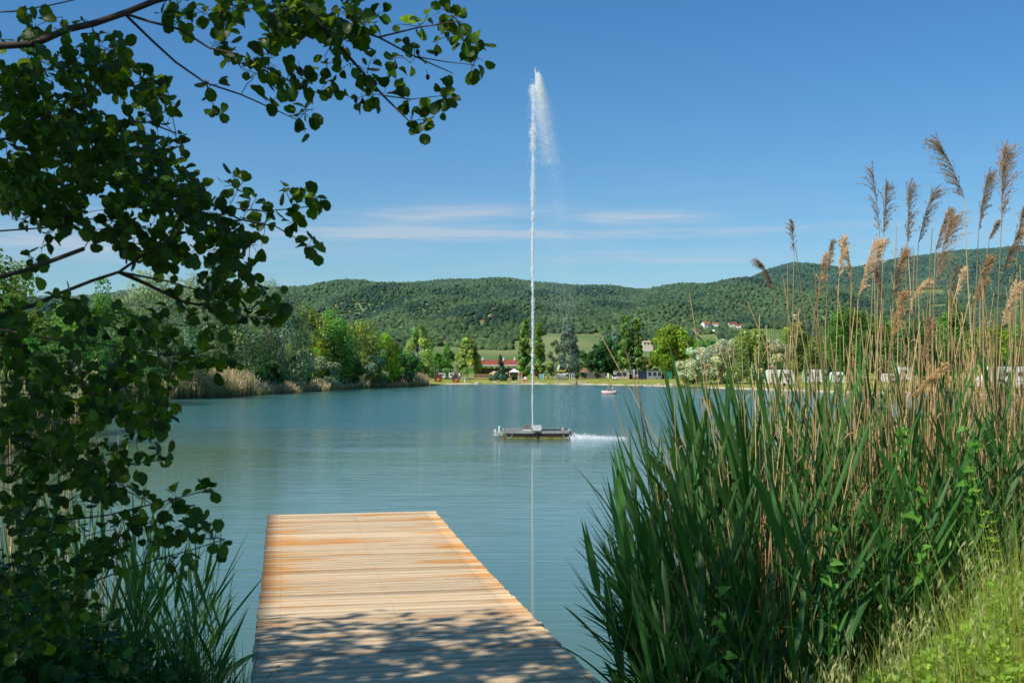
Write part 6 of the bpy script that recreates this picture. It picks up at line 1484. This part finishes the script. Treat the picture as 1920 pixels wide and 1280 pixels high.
for i_ in range(26):
    px = g.uniform(-20, 150) if i_ < 20 else g.uniform(150, 240); d = g.uniform(8.5, 12); dry_stalk(px, d, g.uniform(770, 900), float(g.normal(0, .05)), 'plain tan reed stalk behind the alder leaves on the left', 'plain dry reed stalks on the left')
# dense low thatch of broken dry stems between the green reeds
def thatch(name, label, n, pxs, ds, hs, seed, mat, lo=.3):
    gg = np.random.default_rng(seed); d = gg.uniform(*ds, n); px = pxs[0]+(pxs[1]-pxs[0])*gg.random(n)**.75; x = PX(px, d); z = np.maximum(ground_z(x, d), -.3); h = gg.uniform(*hs, n)
    lines = []
    for i_ in range(n):
        ln = gg.normal(0, .10, 2); u = np.linspace(0, 1, 4); lines.append((np.stack([x[i_]+ln[0]*h[i_]*u, d[i_]+ln[1]*h[i_]*u, z[i_]+h[i_]*u-.02], -1), np.full(4, gg.uniform(.0024, .0050))*(1.1-.5*u)))
    v, f = tubes_np(lines, 4); T = np.repeat(np.exp(gg.normal(-.15, .3, (n, 1)))*np.array([[1, .95, .88]]), 16, axis=0)
    o = link(name, mesh_np(name, v, [f], T), mat); tag(o, label, kind='stuff')
thatch('dry_reed_stems', 'mass of thin dry reed stems standing between the green reeds', 3900, (1330, 1960), (8.3, 12.0), (1.2, 3.1), 61, DRYR)
thatch('dry_reed_stems', 'thin dry reed stems on the left bank under the alder', 130, (-60, 220), (9, 12.5), (1.2, 2.3), 62, DRYR)
# ---- stalks with feathery plumes, one by one: tip, foot of the plume, foot of the stalk (photo columns/rows), metres ahead, colour, fullness
PL = [(1424, 494, 1453, 546, 1462, 9.4, 'd', .7, 'short dark plume nodding left, leftmost of all'), (1485, 419, 1489, 476, 1497, 10.2, 'd', .35, 'very thin grey plume standing alone left of the others'),
      (1559, 457, 1552, 508, 1548, 9.8, 'd', .55, 'small dark upright plume beside an orange one'), (1545, 485, 1534, 560, 1526, 9.2, 'o', .8, 'narrow orange plume left of the pale pair'),
      (1580, 454, 1573, 522, 1570, 9.0, 'p', .75, 'pale upright plume on a pale stalk, left of a pair'), (1584, 458, 1598, 526, 1590, 9.3, 'o', .6, 'brownish plume right beside the pale upright one'),
      (1641, 463, 1609, 560, 1607, 8.6, 'p', 1.2, 'bright creamy plume bending right, full and broad'), (1651, 458, 1637, 516, 1628, 9.4, 'd', .8, 'dark plume touching the bright creamy one'),
      (1636, 326, 1649, 440, 1654, 9.6, 'd', .45, 'tall thin dark plume above the creamy ones'), (1661, 356, 1657, 442, 1656, 9.2, 'd', .8, 'tall dark upright plume next to the thin one'),
      (1705, 357, 1701, 456, 1703, 9.0, 'd', .85, 'tall dark plume between its two forked neighbours'), (1750, 365, 1722, 456, 1714, 9.1, 'd', .8, 'dark forked plume leaning right'),
      (1778, 402, 1754, 470, 1748, 8.9, 'd', 1.0, 'dark curved plume over the big brown one'), (1783, 420, 1752, 545, 1745, 8.7, 'b', 1.5, 'big brown ragged plume in the middle of the dry reeds'),
      (1757, 271, 1808, 372, 1890, 8.2, 'g', 1.1, 'highest plume hanging left on a slanting pale stalk'), (1851, 335, 1835, 432, 1832, 8.6, 'd', 1.0, 'tall brown plume left of the largest one'),
      (1881, 295, 1878, 420, 1875, 8.1, 'b', 1.6, 'largest brown plume near the right edge'), (1868, 420, 1853, 458, 1843, 9.0, 'd', .5, 'small dark plume under the tall brown ones'),
      (1912, 437, 1881, 512, 1878, 8.8, 'o', .9, 'orange brown plume at the right edge'), (1850, 493, 1827, 572, 1820, 8.8, 'b', 1.1, 'long brown drooping plume right of the middle'),
      (1692, 480, 1674, 566, 1672, 8.7, 'b', 1.25, 'full brown plume below the tall dark ones'), (1737, 530, 1707, 566, 1704, 9.3, 'p', .8, 'pale plume bent far to the right'),
      (1904, 541, 1878, 614, 1874, 8.5, 'p', 1.1, 'cream plume hanging near the right edge'), (1805, 510, 1794, 557, 1790, 9.6, 'p', .6, 'faint whitish plume against the dark hill'),
      (1645, 510, 1656, 560, 1652, 9.5, 'd', .6, 'brown plume nodding left below the creamy one'), (1844, 530, 1822, 576, 1812, 9.2, 'o', .8, 'orange plume below the long drooping one'),
      (1765, 692, 1716, 742, 1702, 7.9, 'o', 1.1, 'low bent tawny plume among the green blades'), (1690, 560, 1668, 650, 1664, 9.0, 'o', 1.1, 'tawny plume in front of the green trees'),
      (1790, 505, 1781, 560, 1778, 9.8, 'd', .6, 'slim dark plume right of the big ragged one'), (1917, 400, 1908, 470, 1900, 9.2, 'd', .7, 'dark plume cut by the right edge'), (1741, 610, 1730, 690, 1728, 9.4, 'b', .9, 'brown plume low between the stalks')]
PCOL = {'d': (1.05, 1.0, .98), 'g': (1.3, 1.26, 1.2), 'o': (1.8, 1.55, 1.2), 'p': (2.2, 2.15, 2.0), 'b': (1.45, 1.28, 1.08)}
for k_, (tx, ty, bx_, by_, fx, d, c, full, lab) in enumerate(PL):
    gg = np.random.default_rng(900+k_); tip = np.array(P(tx, ty, d)); pb = np.array(P(bx_, by_, d)); fx_ = PX(fx, d); foot = np.array([fx_, d+.1, max(gz(fx_, d+.1), -.3)-.03])
    t = thing('plumed_reed', lab, 'reed', tuple(foot), group='dry reeds with plumes')
    m = 14; u = np.linspace(0, 1, m)[:, None]; tang = (pb-foot)/np.linalg.norm(pb-foot); ctrl = pb+(tip-pb)*.5+tang*np.linalg.norm(tip-pb)*.25
    st = foot+(pb-foot)*u+np.array([.02, 0, 0])*np.sin(u*math.pi*2)
    v, f = tubes_np([(st-foot, .0058-.0032*u[:, 0])], 6); pale = 1.35 if c in 'pg' or k_ in (4, 14) else .62+.5*gg.random()
    link('stem', mesh_np('stem', v, [f], np.ones((len(v), 3))*pale, smooth=True), DRYR, t)
    # panicle: many fine hanging branchlets, each carrying small spikelets
    Lp = np.linalg.norm(tip-pb)*1.04; nb = int(95*full**.8); uu = np.sort(gg.random(nb)**.9); rach = (1-uu)[:, None]**2*pb+2*((1-uu)*uu)[:, None]*ctrl+(uu**2)[:, None]*tip
    sgn_ = np.sign(tip[0]-pb[0]) or 1; lines = []; SP, SD, SLn = [], [], []
    ru = np.linspace(0, 1, 10)[:, None]; lines.append(((1-ru)**2*pb+2*(1-ru)*ru*ctrl+ru**2*tip-foot, np.linspace(.0024, .0007, 10)))
    for q in range(nb):
        bl = Lp*(.20+.26*full**.5*math.sin(math.pi*min(1, (1-uu[q])*.9+.12)))*gg.uniform(.55, 1.1); ax = unit(tip-pb)
        dv = unit(ax*.95+np.array([sgn_*gg.uniform(-.10, .5), gg.normal(0, .3), gg.normal(-.05, .12)])+gg.normal(0, .13, 3)); s = np.linspace(0, 1, 5)[:, None]
        bp_ = rach[q]+dv*bl*s+np.array([sgn_*.04, 0, -.30])*bl*s**2; lines.append((bp_-foot, np.linspace(.0010, .0004, 5)))
        ns = int(14+12*gg.random()); si = gg.random(ns)**.8; SP.append(np.stack([np.interp(si, s[:, 0], bp_[:, w_]) for w_ in range(3)], -1)-foot); SD.append(dv+gg.normal(0, .38, (ns, 3))+np.array([0, 0, -.15])); SLn.append(gg.uniform(.010, .026, ns))
    SP, SD, SLn = np.concatenate(SP), np.concatenate(SD), np.concatenate(SLn)
    V, F_ = inst_np(np.array([[-.06, 0, 0], [0, -.0, .0], [.06, 0, 0], [.065, .5, .02], [0, 1.0, 0], [-.065, .5, .02]]), [np.array([[0, 1, 4, 5], [1, 2, 3, 4]])], frames(SD, gg.normal(0, 1, SD.shape))*SLn[:, None, None], SP)
    v, f = tubes_np(lines, 3); T = np.concatenate([np.ones((len(v), 3))*.8, np.repeat(np.exp(gg.normal(0, .22, (len(SP), 1))), 6, axis=0)*np.ones((1, 3))])*np.array(PCOL[c])
    link('plume', mesh_np('plume', np.concatenate([v, V]), [f, F_[0]+len(v)], T), PLUME, t)

# ------------------------------------------------------------------ grass, weeds and climbers
WEED_SHADE_TINT = leafy('shade tinted weed', (.042, .110, .020), .5, .3, .2, (.09, .22, .02)); GRASS = leafy('sunlit grass', (.36, .46, .07), .5, .44, .25, (.52, .66, .08)); CLEAV = leafy('cleavers leaf', (.27, .43, .05), .5, .42, .25, (.48, .68, .07)); WEED = leafy('weed leaf', (.075, .185, .03), .5, .36, .25, (.17, .38, .03))  # lower left weed green is darkened, shade painted into the colour
def grass(name, label, n, pxs, ds, hfun, seed, mat, wid=.0022, keepf=None):
    gg = np.random.default_rng(seed); d = gg.uniform(*ds, n); px = gg.uniform(*pxs, n); x = PX(px, d)
    if keepf is not None: k = keepf(px, d, gg); d, px, x = d[k], px[k], x[k]
    n = len(x); z = ground_z(x, d)-.02; h = hfun(px, d)*np.exp(gg.normal(0, .28, n)); a = gg.uniform(0, 6.28, n); ln = gg.uniform(.05, .5, n)
    D0 = np.stack([np.cos(a)*ln-.08, np.sin(a)*ln, np.ones(n)], -1); side = np.stack([-np.sin(a), np.cos(a), 0*a], -1)
    tone = .8+.25*np.sin(x*3.1+d*1.7)*np.sin(d*2.3); hue = gg.normal(0, .12, n); dryb = gg.random(n) < .12
    ti = (tone*np.exp(gg.normal(0, .22, n)))[:, None]*np.stack([1+hue, np.ones(n), 1-hue], -1); ti = np.where(dryb[:, None], ti*np.array([1.9, 1.25, 1.6]), ti)
    V, Q, T = blades(np.stack([x, d, z], -1), D0, h, np.full(n, wid)*np.exp(gg.normal(0, .3, n)), gg.uniform(.05, .55, n)*ln*2, side, gg.normal(0, .6, n), ti, 1.05)
    o = link(name, mesh_np(name, V, [Q], T, smooth=True), mat); tag(o, label, kind='stuff')
gh = lambda px, d: np.interp(px, [1150, 1300, 1450, 1600, 1750, 1900, 2000], [.20, .26, .34, .42, .54, .74, .80])*np.interp(d, [4.4, 6.5, 7.4], [.75, 1, .8])
grass('grass', 'sunlit yellow green meadow grass in the lower right corner', 8500, (1230, 2000), (4.4, 7.2), gh, 71, GRASS, .0024, lambda px, d, gg: gg.random(len(px)) < np.interp(px, [1230, 1400, 1550, 1750], [.22, .42, .85, 1]))
grass('grass', 'grass darkened for shade in the lower left corner', 9000, (-60, 460), (5.2, 8.6), lambda px, d: np.interp(px, [0, 250, 460], [.80, .62, .42]), 72, WEED_SHADE_TINT, .0030)
grass('grass', 'meadow grass on the bank beyond the right edge', 6000, (1960, 3400), (3.5, 8.5), lambda px, d: .55+0*px, 77, GRASS, .003)
thatch('dry_reed_stems', 'dry reed stems beyond the right edge', 900, (1960, 2900), (8.0, 13), (1.2, 2.6), 63, DRYR)
# seed heads of brome and the fine cleavers mat
def seedheads(name, label, n, pxs, ds, hfun, seed):
    gg = np.random.default_rng(seed); lines, SP, SD, SL_ = [], [], [], []
    for i_ in range(n):
        d = gg.uniform(*ds); px = gg.uniform(*pxs); x = PX(px, d); z = gz(x, d); h = float(hfun(px, d))*gg.uniform(.75, 1.2); a = gg.uniform(0, 6.28); u = np.linspace(0, 1, 8)
        st = np.stack([x+math.cos(a)*.16*h*u**2.5, d+math.sin(a)*.12*h*u**2.5, z+h*(u-.12*u**4)], -1); lines.append((st, np.full(8, .0012)*(1.2-.6*u)))
        for q in range(int(gg.integers(4, 8))):
            w_ = gg.uniform(.72, 1); p = np.array([np.interp(w_, u, st[:, c_]) for c_ in range(3)]); dv = np.array([gg.normal(-.05, .35), gg.normal(0, .35), -1.0]); L_ = gg.uniform(.025, .055)
            SP.append(p+np.array([gg.normal(0, .018), gg.normal(0, .018), -.01])); SD.append(dv); SL_.append(L_)
    SP, SD, SL_ = map(np.array, (SP, SD, SL_))
    V, F_ = inst_np(np.array([[0, 0, 0], [.10, .35, .03], [0, 1.0, 0], [-.10, .35, .03], [0, .4, -.05]]), [np.array([[0, 1, 4], [1, 2, 4], [2, 3, 4], [3, 0, 4]])], frames(SD, gg.normal(0, 1, SD.shape))*SL_[:, None, None], SP)
    v, f = tubes_np(lines, 3); T = np.concatenate([np.ones((len(v), 3)), np.repeat(np.exp(gg.normal(0, .15, (len(SP), 1))), 5, axis=0)*np.ones((1, 3))])
    o = link(name, mesh_np(name, np.concatenate([v, V]), [f, F_[0]+len(v)], T), leafy('seed head', (.52, .52, .22), .6, .4, .2, (.7, .7, .25))); tag(o, label, kind='stuff')
seedheads('seeding_grass', 'drooping pale brome seed heads above the sunlit grass', 230, (1480, 1980), (5.0, 7.1), lambda px, d: gh(px, d)*1.25+.10, 73)
def leafy_stuff(name, label, n, pxs, ds, hfun, seed, mat, leaf, keepf=None):
    gg = np.random.default_rng(seed); d = gg.uniform(*ds, n); px = gg.uniform(*pxs, n)
    if keepf is not None: k = keepf(px, d, gg); d, px = d[k], px[k]
    n = len(d); x = PX(px, d); z = ground_z(x, d)+hfun(px, d)*gg.random(n)**.7; N_ = unit(gg.normal(0, .6, (n, 3))+np.array([-.1, -.25, .8])); M = frames(unit(np.cross(N_, gg.normal(0, 1, (n, 3)))), N_)*(leaf*np.exp(gg.normal(0, .35, n)))[:, None, None]
    tv = np.array([[0, 0, 0], [.24, .22, .05], [.30, .5, .06], [.16, .8, .03], [0, 1, -.05], [-.16, .8, .03], [-.30, .5, .06], [-.24, .22, .05], [0, .5, -.02]]); tf = [np.array([[0, 1, 2, 8], [8, 2, 3, 4], [0, 8, 6, 7], [8, 4, 5, 6]])]
    V, F_ = inst_np(tv, tf, M, np.stack([x, d, z], -1)); T = np.repeat(np.exp(gg.normal(0, .28, (n, 1)))*np.ones((1, 3)), 9, axis=0)
    o = link(name, mesh_np(name, V, F_, T), mat); tag(o, label, kind='stuff')
leafy_stuff('cleavers', 'fine leaved yellow green cleavers mat in the lower right corner', 26000, (1330, 2000), (4.5, 6.9), lambda px, d: gh(px, d)*.85, 74, CLEAV, .036, lambda px, d, gg: gg.random(len(px)) < np.interp(px, [1330, 1500, 1650, 1850], [.15, .35, .8, 1])*(.55+.45*np.sin(px*.02)*np.sin(d*4)))
leafy_stuff('nettles', 'broad leaved weeds darkened for shade in the lower left corner', 4600, (-80, 400), (4.6, 8.0), lambda px, d: np.interp(px, [0, 150, 330, 400], [.85, .66, .38, .22]), 75, WEED_SHADE_TINT, .056)
leafy_stuff('bank_weeds', 'low weeds at the foot of the reeds right of the pier', 2600, (1080, 1700), (6.2, 8.2), lambda px, d: .34+0*px, 76, WEED, .06)
# bindweed climbing the reeds
def bindweed(px, bot, top, d, label):
    gg = np.random.default_rng(int(px)); u = np.linspace(0, 1, 24); z0, z1 = HC+(HY-bot)/F*d, HC+(HY-top)/F*d; x = PX(px, d)
    st = np.stack([x+.022*np.cos(u*22), d+.022*np.sin(u*22), z0+(z1-z0)*u], -1); z_b = gz(x, d)
    st = np.concatenate([[[x, d, z_b]], st]); t = thing('bindweed', label, 'climber', (x, d, z_b), group='bindweed climbing in the reeds'); off = np.array([x, d, z_b])
    v, f = tubes_np([(st-off, np.full(len(st), .0016))], 5); link('stem', mesh_np('stem', v, [f], np.ones((len(v), 3))*1.3), WEED, t)
    n = 15; k = gg.integers(1, len(st), n); dv = np.stack([gg.normal(0, .7, n), gg.normal(-.5, .4, n), gg.normal(-.35, .3, n)], -1); nn = np.stack([gg.normal(0, .4, n), gg.normal(-.7, .3, n), np.ones(n)*.7], -1)
    tv = np.array([[0, .08, 0], [.30, -.10, .03], [.36, .16, .05], [.2, .58, .03], [0, 1, -.08], [-.2, .58, .03], [-.36, .16, .05], [-.30, -.10, .03], [0, .45, -.03]]); tf = [np.array([[0, 1, 2, 8], [8, 2, 3, 4], [0, 8, 6, 7], [8, 4, 5, 6]])]
    V, F_ = inst_np(tv, tf, frames(dv, nn)*(gg.uniform(.045, .085, n))[:, None, None], st[k]-off+unit(dv)*.01); link('leaves', mesh_np('leaves', V, F_, np.repeat(np.exp(gg.normal(.3, .2, (n, 1)))*np.array([[1.05, 1.15, .8]]), 9, axis=0)), WEED, t)
bindweed(1550, 1170, 960, 6.9, 'heart leaved bindweed twining up a reed left of the middle'); bindweed(1722, 1080, 905, 7.0, 'bright bindweed twining in the centre of the reed bed'); bindweed(1818, 960, 800, 7.3, 'bindweed high in the broad leaved fan of reeds'); bindweed(1352, 1265, 1110, 6.8, 'large leaved bindweed low in the reeds right of the pier'); bindweed(1690, 860, 790, 7.6, 'small bindweed high among the dry stalks')
# tall light weed at the right edge
gg = np.random.default_rng(4); x = PX(1900, 6.3); z = gz(x, 6.3); t = thing('tall_weed', 'tall pale green weed with small leaflets at the right edge', 'plant', (x, 6.3, z)); L1 = []; LPp, LDd = [], []
for q in range(9):
    a = gg.uniform(0, 6.28); h = gg.uniform(.75, 1.28); u = np.linspace(0, 1, 10); st = np.stack([math.cos(a)*.22*u**1.4, math.sin(a)*.18*u**1.4, h*u], -1); L1.append((st, .0028*(1.2-u)+.0006))
    for w_ in np.linspace(.25, 1, 15):
        p = np.array([np.interp(w_, u, st[:, c_]) for c_ in range(3)])
        for s_ in range(5): LPp.append(p); LDd.append(np.array([math.cos(s_*1.26+w_*9), math.sin(s_*1.26+w_*9), .55]))
v, f = tubes_np(L1, 5); link('stem', mesh_np('stem', v, [f], np.ones((len(v), 3))), GRASS, t); LPp, LDd = np.array(LPp), np.array(LDd)
V, F_ = inst_np(np.array([[0, 0, 0], [.18, .5, .02], [0, 1, 0], [-.18, .5, .02]]), [np.array([[0, 1, 2, 3]])], frames(LDd, gg.normal(0, .3, LDd.shape)+np.array([0, 0, 1]))*gg.uniform(.022, .045, len(LPp))[:, None, None], LPp)
link('leaves', mesh_np('leaves', V, F_, np.ones((len(V), 3))*np.array([1.15, 1.2, .9])), GRASS, t)
# grass tufts at the pier's near end
for k_, (px, d, lab) in enumerate([(1205, 6.9, 'grass tuft bending over the right edge of the pier'), (1150, 7.0, 'small grass tuft at the near end of the pier')]):
    gg = np.random.default_rng(40+k_); n = 26; x = PX(px, d); z = 1.0; t = None; a = gg.uniform(0, 6.28, n); V, Q, T = blades(np.stack([gg.normal(0, .05, n), gg.normal(0, .05, n), 0*a], -1), np.stack([np.cos(a)*.5-.15, np.sin(a)*.4, np.ones(n)], -1), gg.uniform(.3, .62, n), np.full(n, .0028), gg.uniform(.2, .7, n), np.stack([-np.sin(a), np.cos(a), 0*a], -1), gg.normal(0, .5, n), np.exp(gg.normal(0, .2, (n, 1)))*np.ones((1, 3)))
    o = link('grass_tuft', mesh_np('grass_tuft', V, [Q], T, smooth=True), WEED); o.location = (x, d, gz(x, d)-.02); tag(o, lab, 'grass tuft')
